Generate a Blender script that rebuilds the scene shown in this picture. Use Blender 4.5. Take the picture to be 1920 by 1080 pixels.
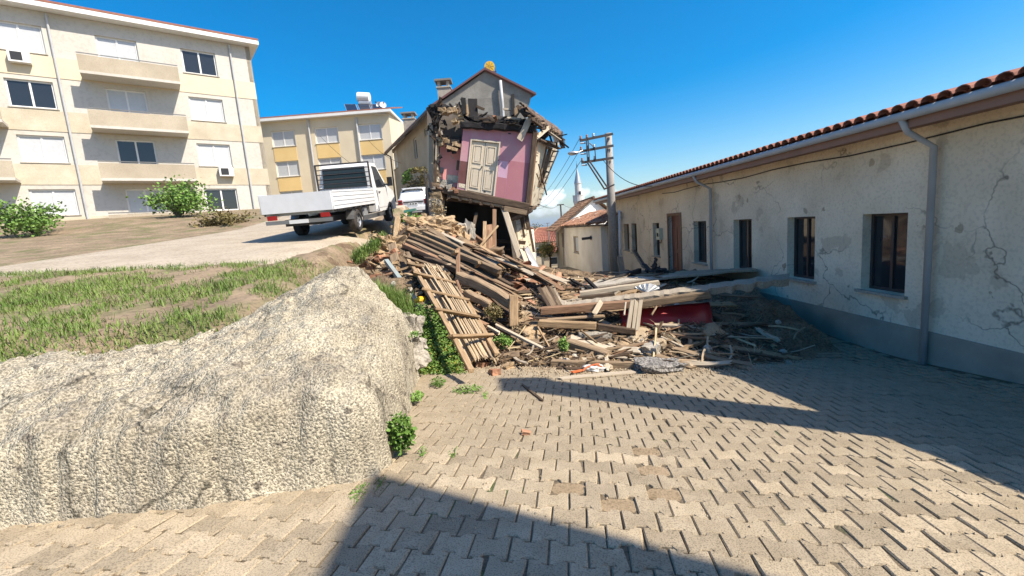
import bpy, math, random
import numpy as np
from mathutils import Vector, Matrix, Quaternion, noise

sc = bpy.context.scene
for _o in list(bpy.data.objects):
    bpy.data.objects.remove(_o)
COL = sc.collection
rad = math.radians

# ------------------------------------------------------------------ camera
FPX, PITCH, ROLL, CAMZ = 816.0, rad(7.8), rad(4.5), 1.51
_F = Vector((0, math.cos(PITCH), -math.sin(PITCH)))
_U0 = Vector((0, math.sin(PITCH), math.cos(PITCH)))
_R0 = Vector((1, 0, 0))
CR = _R0 * math.cos(ROLL) - _U0 * math.sin(ROLL)
CU = _U0 * math.cos(ROLL) + _R0 * math.sin(ROLL)
CPOS = Vector((0, 0, CAMZ))
cam_d = bpy.data.cameras.new('camera')
cam_d.sensor_width = 36.0
cam_d.lens = FPX / 1920 * 36.0
cam_d.clip_start = 0.05
cam_d.clip_end = 20000
cam = bpy.data.objects.new('camera', cam_d)
COL.objects.link(cam)
cam.matrix_world = Matrix((
    (CR.x, CU.x, -_F.x, CPOS.x), (CR.y, CU.y, -_F.y, CPOS.y),
    (CR.z, CU.z, -_F.z, CPOS.z), (0, 0, 0, 1)))
sc.camera = cam

# ------------------------------------------------------------------ sky, sun, exposure
SUN_EL = rad(49)
SUN_H = Vector((0.9, -0.45, 0)).normalized()
SUNV = (SUN_H * math.cos(SUN_EL) + Vector((0, 0, math.sin(SUN_EL)))).normalized()
world = bpy.data.worlds.new('World')
sc.world = world
world.use_nodes = True
wn, wl = world.node_tree.nodes, world.node_tree.links
wn.clear()
w_out = wn.new('ShaderNodeOutputWorld')
w_bg = wn.new('ShaderNodeBackground')
w_sky = wn.new('ShaderNodeTexSky')
w_sky.sky_type = 'NISHITA'
w_sky.sun_disc = False
w_sky.sun_elevation = SUN_EL
w_sky.sun_rotation = math.atan2(SUN_H.x, SUN_H.y)
w_sky.altitude = 200
w_sky.air_density = 1.0
w_sky.dust_density = 1.6
w_sky.ozone_density = 1.5
w_hsv = wn.new('ShaderNodeHueSaturation')
w_hsv.inputs['Saturation'].default_value = 1.75
w_hsv.inputs['Hue'].default_value = 0.497
wl.new(w_sky.outputs[0], w_hsv.inputs['Color'])
w_bg.inputs['Strength'].default_value = 0.112
wl.new(w_hsv.outputs[0], w_bg.inputs[0])
wl.new(w_bg.outputs[0], w_out.inputs[0])

sun_d = bpy.data.lights.new('sun', 'SUN')
sun_d.energy = 4.7
sun_d.angle = rad(0.55)
sun_d.color = (1,.9,.76)
sun = bpy.data.objects.new('sun', sun_d)
COL.objects.link(sun)
sun.rotation_euler = SUNV.to_track_quat('Z', 'Y').to_euler()

sc.view_settings.view_transform = 'Standard'
sc.view_settings.look = 'None'
sc.view_settings.gamma = 1
sc.view_settings.use_curve_mapping = False
sc.view_settings.exposure = 0.84
sc.cycles.use_denoising = True
sc.cycles.max_bounces = 6
sc.cycles.transparent_max_bounces = 6

# ------------------------------------------------------------------ helpers
def P(px, py, d):
    """the point of the place seen at photo pixel (px, py), d metres ahead"""
    v = _F + CR * ((px - 960) / FPX) - CU * ((py - 540) / FPX)
    return CPOS + v * (d / v.y)

def proj(p):
    q = Vector(p) - CPOS
    z = q.dot(_F)
    if z <= 0.05:
        return None
    return (960 + FPX * q.dot(CR) / z, 540 - FPX * q.dot(CU) / z, z)

def tag(o, label=None, cat=None, group=None, kind=None):
    if label: o['label'] = label
    if cat: o['category'] = cat
    if group: o['group'] = group
    if kind: o['kind'] = kind
    return o

def thing(name, loc, label, cat, group=None, rot=None):
    o = bpy.data.objects.new(name, None)
    COL.objects.link(o)
    o.location = loc
    o.empty_display_size = 0.2
    if rot: o.rotation_euler = rot
    return tag(o, label, cat, group)

def base_of(o):
    v = Vector((0, 0, 0))
    while o is not None:
        v = v + Vector(o.location)
        o = o.parent
    return v

class MB:
    def __init__(s):
        s.v, s.f = [], []
    def add(s, vs, fs):
        n = len(s.v)
        s.v.extend([tuple(v) for v in vs])
        s.f.extend([tuple(i + n for i in f) for f in fs])
        return s
    def box8(s, p):       # p: bottom 4 (ccw) then top 4
        return s.add(p, [(3, 2, 1, 0), (4, 5, 6, 7), (0, 1, 5, 4), (1, 2, 6, 5), (2, 3, 7, 6), (3, 0, 4, 7)])
    def box(s, x0, x1, y0, y1, z0, z1):
        return s.box8([(x0, y0, z0), (x1, y0, z0), (x1, y1, z0), (x0, y1, z0), (x0, y0, z1), (x1, y0, z1), (x1, y1, z1), (x0, y1, z1)])
    def obox(s, c, ax, ay, az):   # centre and three half-axes
        c, ax, ay, az = map(Vector, (c, ax, ay, az))
        return s.box8([c - ax - ay - az, c + ax - ay - az, c + ax + ay - az, c - ax + ay - az,
                       c - ax - ay + az, c + ax - ay + az, c + ax + ay + az, c - ax + ay + az])
    def slab(s, quad, off):       # a quad given thickness by the vector off
        q = [Vector(a) for a in quad]
        off = Vector(off)
        return s.box8([a + off for a in q] + q)
    def poly(s, pts, off):        # polygon extruded along off
        n = len(pts)
        a = [Vector(p) for p in pts]
        b = [p + Vector(off) for p in a]
        return s.add(a + b, [tuple(range(n - 1, -1, -1)), tuple(range(n, 2 * n))] +
                     [(i, (i + 1) % n, n + (i + 1) % n, n + i) for i in range(n)])
    def tube(s, pts, r, n=8, cap=True):
        pts = [Vector(p) for p in pts]
        rs = r if isinstance(r, (list, tuple)) else [r] * len(pts)
        k = len(s.v)
        u = None
        for i, p in enumerate(pts):
            t = (pts[min(i + 1, len(pts) - 1)] - pts[max(i - 1, 0)]).normalized()
            if u is None:
                u = t.orthogonal().normalized()
            else:
                u = (u - t * u.dot(t)).normalized()
            w = t.cross(u)
            for j in range(n):
                a = 2 * math.pi * j / n
                s.v.append(tuple(p + (u * math.cos(a) + w * math.sin(a)) * rs[i]))
        for i in range(len(pts) - 1):
            for j in range(n):
                a, b = k + i * n + j, k + i * n + (j + 1) % n
                s.f.append((a, b, b + n, a + n))
        if cap:
            s.f.append(tuple(k + j for j in range(n - 1, -1, -1)))
            s.f.append(tuple(k + (len(pts) - 1) * n + j for j in range(n)))
        return s
    def lathe(s, c, prof, n=20):  # prof: (r, z)
        c = Vector(c)
        k = len(s.v)
        for r, z in prof:
            for j in range(n):
                a = 2 * math.pi * j / n
                s.v.append((c.x + r * math.cos(a), c.y + r * math.sin(a), c.z + z))
        for i in range(len(prof) - 1):
            for j in range(n):
                a, b = k + i * n + j, k + i * n + (j + 1) % n
                s.f.append((a, b, b + n, a + n))
        s.f.append(tuple(k + j for j in range(n - 1, -1, -1)))
        s.f.append(tuple(k + (len(prof) - 1) * n + j for j in range(n)))
        return s
    def mesh(s, name):
        m = bpy.data.meshes.new(name)
        m.from_pydata(s.v, [], s.f)
        m.update()
        return m
    def build(s, name, mat, parent=None, local=False, smooth=False, loc=None):
        if not local:
            if parent is not None:
                b = base_of(parent)
            else:
                a = np.array(s.v)
                b = Vector(((a[:, 0].min() + a[:, 0].max()) / 2, (a[:, 1].min() + a[:, 1].max()) / 2, a[:, 2].min())) if loc is None else Vector(loc)
            s.v = [(v[0] - b.x, v[1] - b.y, v[2] - b.z) for v in s.v]
        m = s.mesh(name)
        m.materials.append(M[mat] if isinstance(mat, str) else mat)
        if smooth:
            m.polygons.foreach_set('use_smooth', [True] * len(m.polygons))
        o = bpy.data.objects.new(name, m)
        COL.objects.link(o)
        if parent is not None:
            o.parent = parent
        elif not local:
            o.location = b
        return o

def link_mesh(name, me, mat, parent=None, mw=None):
    if mat is not None and not me.materials:
        me.materials.append(M[mat])
    o = bpy.data.objects.new(name, me)
    COL.objects.link(o)
    if mw is None:
        mw = Matrix.Identity(4)
    if parent is not None:
        o.parent = parent
        o.matrix_local = Matrix.Translation(-base_of(parent)) @ mw
    else:
        o.matrix_world = mw
    return o

def smoothstep(a, b, x):
    t = min(1, max(0, (x - a) / (b - a)))
    return t * t * (3 - 2 * t)

def fbm(x, y, z=0.0, o=4):
    return noise.fractal(Vector((x, y, z)), 1.0, 2.0, o)

# ------------------------------------------------------------------ materials
M = {}
def mk(name, c1, c2, scale=4, stretch=(1, 1, 1), rough=0.85, bump=0.3, bscale=None, fine=None, dirt=None,
       rand=0.0, metal=0.0, spec=0.3, detail=6, contrast=(0.3, 0.7), patch=None, bdist=0.02, crack=None):
    """noise between two base colours, fine speckle, stains of their own shape, per-object variation"""
    m = bpy.data.materials.new(name)
    m.use_nodes = True
    n, l = m.node_tree.nodes, m.node_tree.links
    b = n['Principled BSDF']
    b.inputs['Roughness'].default_value = rough
    b.inputs['Metallic'].default_value = metal
    b.inputs['Specular IOR Level'].default_value = spec
    tc = n.new('ShaderNodeTexCoord')
    oi = n.new('ShaderNodeObjectInfo')
    mp = n.new('ShaderNodeMapping')
    mp.inputs['Scale'].default_value = stretch
    va = n.new('ShaderNodeVectorMath'); va.operation = 'SCALE'
    cmb = n.new('ShaderNodeCombineXYZ')
    for i in range(3): l.new(oi.outputs['Random'], cmb.inputs[i])
    l.new(cmb.outputs[0], va.inputs[0]); va.inputs['Scale'].default_value = 37.0
    ad = n.new('ShaderNodeVectorMath'); ad.operation = 'ADD'
    l.new(tc.outputs['Object'], mp.inputs[0])
    l.new(mp.outputs[0], ad.inputs[0]); l.new(va.outputs[0], ad.inputs[1])
    no = n.new('ShaderNodeTexNoise')
    no.inputs['Scale'].default_value = scale
    no.inputs['Detail'].default_value = detail
    no.inputs['Roughness'].default_value = 0.62
    l.new(ad.outputs[0], no.inputs['Vector'])
    rp = n.new('ShaderNodeValToRGB')
    rp.color_ramp.elements[0].position, rp.color_ramp.elements[1].position = contrast
    rp.color_ramp.elements[0].color = (*c1, 1); rp.color_ramp.elements[1].color = (*c2, 1)
    l.new(no.outputs[0], rp.inputs[0])
    col = rp.outputs[0]
    def mix(fac, a, bcol, mode='MIX', const=None):
        x = n.new('ShaderNodeMix'); x.data_type = 'RGBA'; x.blend_type = mode
        if fac is not None: l.new(fac, x.inputs[0])
        else: x.inputs[0].default_value = const
        l.new(a, x.inputs[6])
        if isinstance(bcol, tuple): x.inputs[7].default_value = (*bcol, 1)
        else: l.new(bcol, x.inputs[7])
        return x.outputs[2]
    def nz(sc_, dt, lo, hi, vec=ad.outputs[0]):
        a = n.new('ShaderNodeTexNoise'); a.inputs['Scale'].default_value = sc_; a.inputs['Detail'].default_value = dt
        l.new(vec, a.inputs['Vector'])
        r = n.new('ShaderNodeMapRange'); r.inputs[1].default_value = lo; r.inputs[2].default_value = hi
        l.new(a.outputs[0], r.inputs[0])
        return a.outputs[0], r.outputs[0]
    bh = no.outputs[0]
    if patch:   # (colour, scale, lo, hi): fallen-away or worn patches
        for (pc, ps, lo, hi) in (patch if isinstance(patch, list) else [patch]):
            _, f = nz(ps, 8, lo, hi)
            col = mix(f, col, pc)
    if dirt:    # (colour, scale, strength)
        _, f = nz(dirt[1], 5, 0.42, 0.75)
        mm = n.new('ShaderNodeMath'); mm.operation = 'MULTIPLY'; mm.inputs[1].default_value = dirt[2]
        l.new(f, mm.inputs[0])
        col = mix(mm.outputs[0], col, dirt[0])
    if fine:    # (scale, dark factor, lo, hi): pits and speckle
        a, f = nz(fine[0], 3, fine[2], fine[3])
        col = mix(f, col, (fine[1],) * 3, 'MULTIPLY')
        bh = a
    if crack:   # (scale, width, dark factor): wandering hairline cracks
        vd = n.new('ShaderNodeTexNoise'); vd.inputs['Scale'].default_value = crack[0] * 2.5; vd.inputs['Detail'].default_value = 4
        l.new(ad.outputs[0], vd.inputs['Vector'])
        vs = n.new('ShaderNodeVectorMath'); vs.operation = 'SCALE'; vs.inputs['Scale'].default_value = .55 / crack[0]
        l.new(vd.outputs['Color'], vs.inputs[0])
        v2 = n.new('ShaderNodeVectorMath'); v2.operation = 'ADD'; l.new(ad.outputs[0], v2.inputs[0]); l.new(vs.outputs[0], v2.inputs[1])
        vo = n.new('ShaderNodeTexVoronoi'); vo.feature = 'DISTANCE_TO_EDGE'; vo.inputs['Scale'].default_value = crack[0]
        l.new(v2.outputs[0], vo.inputs['Vector'])
        mr = n.new('ShaderNodeMapRange'); mr.inputs[1].default_value = crack[1]; mr.inputs[2].default_value = 0.0
        l.new(vo.outputs['Distance'], mr.inputs[0])
        _, cm = nz(crack[0] * .8, 2, .47, .58)
        mm2 = n.new('ShaderNodeMath'); mm2.operation = 'MULTIPLY'; l.new(mr.outputs[0], mm2.inputs[0]); l.new(cm, mm2.inputs[1])
        col = mix(mm2.outputs[0], col, (crack[2],) * 3, 'MULTIPLY')
    if rand:
        r = n.new('ShaderNodeMapRange'); r.inputs[3].default_value = 1 - rand; r.inputs[4].default_value = 1 + rand
        l.new(oi.outputs['Random'], r.inputs[0])
        g = n.new('ShaderNodeVectorMath'); g.operation = 'SCALE'
        l.new(col, g.inputs[0]); l.new(r.outputs[0], g.inputs['Scale'])
        col = g.outputs[0]
    l.new(col, b.inputs['Base Color'])
    if bump:
        bp = n.new('ShaderNodeBump'); bp.inputs['Strength'].default_value = bump; bp.inputs['Distance'].default_value = bdist
        if bscale:
            a, _ = nz(bscale, 5, 0, 1); bh = a
        l.new(bh, bp.inputs['Height'])
        l.new(bp.outputs[0], b.inputs['Normal'])
    M[name] = m
    return m

def plain(name, c, rough=0.5, metal=0.0, spec=0.4, **kw):
    d = tuple(x * 0.88 for x in c)
    return mk(name, d, c, scale=kw.pop('scale', 3), rough=rough, metal=metal, spec=spec, bump=kw.pop('bump', 0.0), **kw)

WS = (1.2, 14, 14)
mk('wood_grey', (.135, .092, .055), (.36, .265, .17), 3, WS, bump=.5, rand=.28, dirt=((.17, .12, .075), 1.2, .5))
mk('wood_tan', (.17, .11, .06), (.42, .30, .175), 3, WS, bump=.5, rand=.25, dirt=((.2, .13, .075), 1.5, .45))
mk('wood_red', (.15, .085, .05), (.31, .19, .115), 3, WS, bump=.4, rand=.25)
mk('wood_dark', (.038, .026, .018), (.125, .085, .055), 3, WS, bump=.5, rand=.3)
mk('wood_char', (.006, .006, .007), (.028, .025, .024), 4, WS, bump=.6, rand=.3)
mk('wood_pale', (.36, .30, .22), (.55, .48, .37), 3, WS, bump=.35, rand=.2, dirt=((.25, .18, .11), 1.5, .4))
mk('reed', (.26, .19, .115), (.52, .41, .27), 2.5, (1, 24, 24), bump=.6, rand=.2)
mk('adobe', (.30, .205, .115), (.48, .35, .21), 5, bump=.6, fine=(38, .72, .5, .6), rand=.15, bdist=.03)
mk('adobe_dark', (.12, .085, .055), (.22, .155, .095), 5, bump=.6, rand=.2)
mk('brick_red', (.24, .10, .055), (.38, .19, .11), 6, bump=.3, rand=.25, dirt=((.4, .3, .2), 4, .5))
mk('tile_clay', (.30, .13, .075), (.48, .27, .165), 5, bump=.3, rand=.32, dirt=((.13, .10, .075), 3, .6))
mk('tile_old', (.16, .095, .06), (.33, .20, .13), 2.2, bump=.35, dirt=((.07, .055, .045), 1.2, .7), fine=(9, .6, .52, .62))
mk('tile_burnt', (.055, .042, .034), (.20, .135, .095), 5, bump=.3, rand=.4)
mk('tile_red', (.21, .085, .06), (.36, .155, .105), 2, bump=.2, dirt=((.2, .1, .07), 1.5, .4))
mk('rubble', (.12, .085, .052), (.31, .225, .14), 2.6, bump=.9, fine=(30, .55, .48, .6), dirt=((.10, .07, .045), 1.1, .5), bdist=.05)
mk('dust', (.34, .265, .175), (.46, .375, .265), 3, bump=.5, fine=(45, .7, .52, .62))
mk('concrete_coarse', (.47, .415, .305), (.66, .60, .46), 2.2, rough=.95, bump=1.0, fine=(62, .42, .40, .62), dirt=((.30, .26, .20), 1.8, .7), bdist=.03, patch=((.24, .21, .165), 9, .62, .68), crack=(1.5, .035, .3))
mk('concrete', (.33, .30, .25), (.47, .43, .36), 3, bump=.4, fine=(30, .8, .5, .6), rand=.12)
mk('concrete_gray', (.20, .19, .17), (.33, .315, .28), 1.3, bump=.35, dirt=((.12, .11, .10), .5, .6), fine=(16, .85, .5, .62))
mk('aggregate', (.09, .085, .08), (.36, .34, .31), 30, bump=1.0, rough=.95, contrast=(.42, .6), bdist=.03)
mk('slab_top', (.30, .255, .19), (.42, .365, .285), 3, bump=.4, fine=(35, .75, .5, .6), dirt=((.30, .22, .14), 1.6, .5))
mk('paver', (.33, .27, .185), (.43, .355, .25), 7, rough=.93, bump=.6, fine=(120, .58, .50, .62), rand=.2, dirt=((.26, .20, .125), 3.0, .45), bdist=.006)
mk('joint_sand', (.085, .068, .045), (.22, .17, .11), 9, bump=.6, fine=(60, .6, .5, .62), patch=((.10, .125, .045), 3.0, .60, .68))
mk('soil', (.17, .125, .08), (.33, .25, .165), 1.2, bump=.7, fine=(14, .7, .5, .62), patch=((.13, .14, .055), 1.1, .48, .70))
mk('road_dirt', (.33, .275, .205), (.44, .38, .295), 1.2, bump=.4, fine=(18, .75, .5, .62))
mk('sand', (.25, .185, .11), (.35, .265, .17), 6, bump=.5, fine=(60, .7, .5, .62))
mk('stone', (.27, .245, .20), (.45, .41, .345), 4, bump=.7, fine=(30, .7, .48, .6), rand=.2, bdist=.03)
mk('plaster_cream', (.47, .41, .305), (.60, .54, .42), 1.2, bump=.25, dirt=((.33, .28, .2), .8, .5), fine=(25, .88, .5, .62))
mk('plaster_shade', (.74, .645, .49), (.84, .745, .59), .9, bump=.3, dirt=((.55, .46, .33), .8, .7), fine=(22, .88, .5, .62), patch=[((.62, .535, .41), 1.6, .60, .615), ((.42, .34, .24), 2.6, .69, .70)], crack=(.7, .012, .35))
mk('plaster_white', (.72, .66, .55), (.84, .79, .69), .8, bump=.25, dirt=((.50, .43, .33), .6, .55), fine=(22, .9, .5, .62), patch=((.36, .29, .20), 1.1, .69, .74))
mk('plaster_tan', (.37, .315, .235), (.47, .41, .315), .7, bump=.25, dirt=((.27, .225, .165), .5, .5), fine=(18, .9, .5, .62))
mk('plaster_old', (.55, .47, .33), (.70, .62, .47), 2.0, bump=.5, fine=(20, .8, .5, .62), patch=[((.25, .17, .10), 2.1, .63, .67), ((.09, .06, .04), 4.5, .66, .70)], bdist=.03)
mk('paint_yellow', (.66, .47, .20), (.72, .53, .245), .6, bump=.1, dirt=((.55, .4, .2), .4, .3))
mk('paint_cream', (.58, .50, .36), (.67, .59, .44), .6, bump=.1, dirt=((.55, .47, .35), .4, .3))
mk('paint_white_wall', (.50, .475, .43), (.60, .575, .52), .5, bump=.1, dirt=((.36, .33, .28), .5, .6), fine=(6, .9, .5, .65))
mk('pink', (.46, .215, .255), (.52, .26, .305), 1.4, bump=.2, dirt=((.47, .33, .33), 1.4, .6), patch=((.50, .40, .36), 2.4, .70, .725))
mk('pink_deep', (.37, .15, .175), (.415, .18, .205), 1.4, bump=.2, dirt=((.39, .2, .24), .9, .4))
mk('whitewash', (.80, .78, .74), (.88, .87, .84), 1, bump=.2, dirt=((.6, .56, .5), .8, .4))
mk('plinth', (.30, .27, .22), (.42, .38, .31), 1.5, bump=.4, dirt=((.2, .17, .13), 1.2, .6))
mk('lilac', (.50, .31, .41), (.55, .36, .46), 2, bump=.2)
mk('salmon', (.72, .28, .25), (.78, .36, .32), 1.6, bump=.3, patch=[((.44, .36, .31), 1.7, .60, .63)])
mk('maroon', (.115, .045, .042), (.165, .07, .065), 2, bump=.2)
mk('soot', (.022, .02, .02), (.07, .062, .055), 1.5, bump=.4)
mk('dark_wall', (.035, .034, .035), (.075, .07, .066), .9, bump=.3)  # near-black colour for the ground-floor inner walls
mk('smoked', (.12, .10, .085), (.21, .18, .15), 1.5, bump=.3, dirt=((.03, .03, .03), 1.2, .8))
mk('door_paint', (.55, .475, .36), (.64, .565, .44), 2.5, (1, 1, .3), rough=.6, bump=.15, dirt=((.40, .32, .22), 2.2, .4))
plain('white_paint', (.78, .78, .77), .35, dirt=((.55, .52, .46), 1.2, .25))
plain('car_white', (.80, .81, .82), .22, spec=.55, dirt=((.6, .57, .52), 1.6, .25))
plain('plastic_black', (.022, .022, .024), .5)
plain('rubber', (.028, .027, .026), .85, bump=.2, dirt=((.16, .13, .1), 4, .4))
plain('rim', (.52, .53, .54), .35, .7)
plain('metal_grey', (.33, .34, .35), .45, .8, dirt=((.2, .15, .1), 3, .4))
plain('metal_dark', (.075, .07, .07), .55, .5, dirt=((.14, .08, .05), 4, .5))
plain('metal_pale', (.55, .56, .57), .4, .6)
plain('pole_concrete', (.34, .325, .30), .9, fine=(25, .8, .5, .6), dirt=((.22, .2, .18), 1.2, .5), bump=.2)
plain('pipe_grey', (.46, .47, .48), .5, dirt=((.3, .3, .3), 2, .4))
plain('green_paint', (.06, .23, .18), .5, dirt=((.25, .2, .15), 4, .5))
plain('greygreen_paint', (.27, .32, .31), .5, dirt=((.25, .18, .12), 4, .5))
plain('red_paint', (.40, .018, .028), .4, dirt=((.2, .05, .04), 2.5, .6))
plain('tail_red', (.35, .02, .02), .2)
plain('yellow_paint', (.80, .50, .03), .45, dirt=((.5, .3, .05), 8, .5))
plain('glass_dark', (.02, .024, .03), .06, spec=.6)
plain('solar_glass', (.02, .03, .055), .12, spec=.6)
plain('curtain', (.50, .52, .54), .3, scale=6)
plain('frame_white', (.75, .75, .73), .4)
plain('fascia', (.27, .165, .135), .6, dirt=((.2, .12, .1), 2, .4))
plain('roof_maroon', (.16, .075, .07), .55)
plain('door_brown', (.17, .055, .04), .5, dirt=((.1, .05, .04), 2, .4))
plain('meter_box', (.52, .54, .42), .5)
plain('sack', (.62, .62, .60), .6, bump=.4, dirt=((.35, .30, .25), 6, .6))
plain('cloth_orange', (.55, .12, .03), .7, dirt=((.5, .35, .2), 6, .5))
plain('black_wire', (.02, .02, .022), .6)
plain('stone_minaret', (.62, .61, .585), .8, dirt=((.45, .43, .4), .4, .4), bump=.1)
plain('lead', (.40, .42, .44), .45, .4)
mk('leaf', (.07, .15, .022), (.20, .33, .07), 3, rough=.55, bump=0, rand=.2)
mk('leaf_yellow', (.19, .20, .03), (.34, .29, .05), 3, rough=.55, bump=0, rand=.2)
mk('grass_blade', (.075, .145, .022), (.20, .27, .065), 1.6, rough=.6, bump=0)
mk('straw', (.38, .29, .16), (.55, .45, .28), 3, rough=.8, bump=0)
mk('dry_leaf', (.10, .085, .03), (.20, .16, .06), 3, rough=.7, bump=0)
mk('bark', (.09, .07, .05), (.17, .13, .095), 4, (4, 4, 1), bump=.5)
mk('hill_green', (.06, .085, .055), (.12, .14, .085), .004, bump=0)
# ------------------------------------------------------------------ ground
def zg(y):
    return float(np.interp(y, [-30, 0, 7, 14, 24, 34, 60, 120, 300, 1000, 6000],
                           [2.6, 0, -.67, -1.0, -1.58, -1.75, -4.5, -11, -30, -70, -120]))
def zs(x, y):
    # the street falls a little towards the right-hand houses
    return zg(y) - .075 * (max(-2.5, min(5.5, x)) + .2) * (1 - smoothstep(6.5, 13, y)) * smoothstep(-4, 0, y)
def zup(x, y):
    y2 = min(y, 34) + max(0, min(y, 60) - 34) * .3
    z = 1.75 + .1 * (y2 - 14) + .38 * smoothstep(17.5, 24, y) + .035 * min(20, max(0, -5 - x))
    return z
def edge(y):
    return float(np.interp(y, [2, 3.4, 4.2, 5.8, 8, 11, 15, 22, 45, 70], [-1.1, -1.15, -1.2, -1.5, -2.3, -2.6, -3.3, -3.7, -3.2, -60]))
def yfront(x):
    return float(np.interp(x, [-9, -4, -1.3, -1], [2.3, 2.75, 3.25, 3.6]))
def terr(x, y):
    s = min(edge(y) - x, y - yfront(x))
    k = smoothstep(.35, 1.9, s) if y < 45 else smoothstep(.35, 8, s)
    if y > 60: k *= 1 - smoothstep(60, 140, y)
    z = zs(x, y)
    if x > 6.5: z += .06 * (min(x, 40) - 6.5)
    return z * (1 - k) + zup(x, y) * k

def axis(fine0, fine1, step, far0, far1, g=1.28):
    a = list(np.arange(fine0, fine1 + 1e-6, step))
    d = step; v = fine1
    while v < far1: d *= g; v += d; a.append(v)
    d = step; v = fine0
    while v > far0: d *= g; v -= d; a.insert(0, v)
    return a
xs, ys = axis(-9, 8, .2, -3000, 3000), axis(-3, 18, .2, -60, 5200)
b = MB()
for y in ys:
    for x in xs:
        near = abs(x) < 40 and -10 < y < 60
        z = terr(x, y) - .045
        s = min(edge(y) - x, y - yfront(x))
        if near and s > .4: z += .05 * fbm(x * 1.3, y * 1.3, 3) * min(1, s)
        elif not near: z += fbm(x * .01, y * .01) * min(8, .02 * abs(y))
        b.v.append((x, y, z))
nx = len(xs)
for j in range(len(ys) - 1):
    for i in range(nx - 1):
        k = j * nx + i
        b.f.append((k, k + 1, k + nx + 1, k + nx))
tag(b.build('ground', 'soil', loc=(0, 0, 0), smooth=True), kind='structure')

# hills behind the village
b = MB()
hx = np.linspace(-2600, 3600, 130)
for k, (yy, hh) in enumerate([(3300, 0), (3600, .55), (4000, 1.0), (4600, .8)]):
    for x in hx:
        h = 118 + 40 * fbm(x * .0009, k * .3, 7) - .012 * x
        b.v.append((float(x), yy, -95 + h * hh))
for k in range(3):
    for i in range(129):
        a = k * 130 + i
        b.f.append((a, a + 1, a + 131, a + 130))
tag(b.build('hill', 'hill_green', loc=(0, 0, 0), smooth=True), kind='structure')

# upper road on the terrace
b = MB()
ry = list(np.arange(8.6, 44, .6))
for y in ry:
    for t in np.linspace(0, 1, 9):
        xr = float(np.interp(y, [8, 11, 15, 22, 30, 44], [-4.1, -3.5, -3.9, -3.9, -6.6, -11.2]))
        xl = float(np.interp(y, [8, 16, 30, 44], [-12.5, -11.5, -11.5, -15]))
        x = xr + (xl - xr) * t
        b.v.append((x, y, terr(x, y) + .012 - (.12 if t in (0, 1) or y < 8.8 else 0)))
for j in range(len(ry) - 1):
    for i in range(8):
        k = j * 9 + i
        b.f.append((k, k + 9, k + 10, k + 1))
tag(b.build('road', 'road_dirt', loc=(0, 0, 0), smooth=True), kind='structure')

# ------------------------------------------------------------------ street of interlocking pavers
SYAW = rad(-8)      # the street runs a little to the right of the view
su = Vector((math.cos(SYAW), math.sin(SYAW), 0))     # along the courses
sv = Vector((-math.sin(SYAW), math.cos(SYAW), 0))    # down the street
b = MB()
g_x, g_y = np.arange(-6.4, 7.01, .3), np.arange(-6, 13.01, .3)
for y in g_y:
    for x in g_x:
        b.v.append((float(x), float(y), zs(float(x), float(y)) - .012))
for j in range(len(g_y) - 1):
    for i in range(len(g_x) - 1):
        k = j * len(g_x) + i
        b.f.append((k, k + 1, k + len(g_x) + 1, k + len(g_x)))
street = tag(b.build('street', 'joint_sand', loc=(0, 0, 0)), kind='structure')

PL, PD, PA, PGAP = .212, .175, .018, .0046
def paver_outline(inset):
    us = [0, .27, .37, .63, .73, 1]
    ss = [1, 1, -1, -1, 1, 1]
    g = PGAP + inset
    pts = []
    for u, s in zip(us, ss):
        pts.append((-PL / 2 + u * PL, -PD / 2 - s * PA + g))
    for u, s in reversed(list(zip(us, ss))):
        pts.append((-PL / 2 + u * PL, PD / 2 + s * PA - g))
    return [(max(-PL / 2 + g, min(PL / 2 - g, x)), y) for x, y in pts]
def paver_mesh(seed, chip=0):
    r = random.Random(seed)
    o0, o1 = paver_outline(0), paver_outline(.006)
    n = len(o0)
    j = lambda a: a + r.uniform(-.0016, .0016)
    v = [(j(x), j(y), -.03) for x, y in o0] + [(j(x), j(y), -.007) for x, y in o0] + [(j(x), j(y), r.uniform(-.0012, .0012)) for x, y in o1]
    if chip:
        k = r.choice([0, 5, 6, 11])
        for q in (n + k, 2 * n + k):
            v[q] = (v[q][0] * .84, v[q][1] * .84, v[q][2] - .004)
    f = []
    for a in (0, n):
        for i in range(n):
            f.append((a + i, a + (i + 1) % n, a + n + (i + 1) % n, a + n + i))
    f.append(tuple(range(2 * n, 3 * n)))
    me = bpy.data.meshes.new('paver')
    me.from_pydata(v, [], f)
    me.materials.append(M['paver'])
    return me
pav = [paver_mesh(i, i > 7) for i in range(11)]
rng = random.Random(5)
slope = math.atan(.0957)
cells, holes_ = [], []
gone = {(1245, 893), (1232, 915), (1170, 937), (1054, 915), (1218, 850), (1248, 985), (1225, 880)}
for row in range(-12, 56):
    for c in range(-24, 37):
        p = su * ((c + (.5 if row % 2 else 0)) * PL) + sv * (row * PD + .9)
        x, y = p.x, p.y
        if x > 6.2 or x < -5 or y > 8.2 or y < -.8: continue
        if x < -1.0 and min(edge(y) - x, y - yfront(x)) > .22: continue
        q = proj((x, y, zs(x, y))) or (9999, 9999, 1)
        seen_ = -60 < q[0] < 1980 and q[1] < 1150
        if any(abs(q[0] - gx) < 17 and abs(q[1] - gy) < 10 for gx, gy in gone): holes_.append((x, y)); continue
        cells.append((q[2] + (0 if seen_ else 100), x, y))
cells.sort()
rest = MB()
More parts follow.
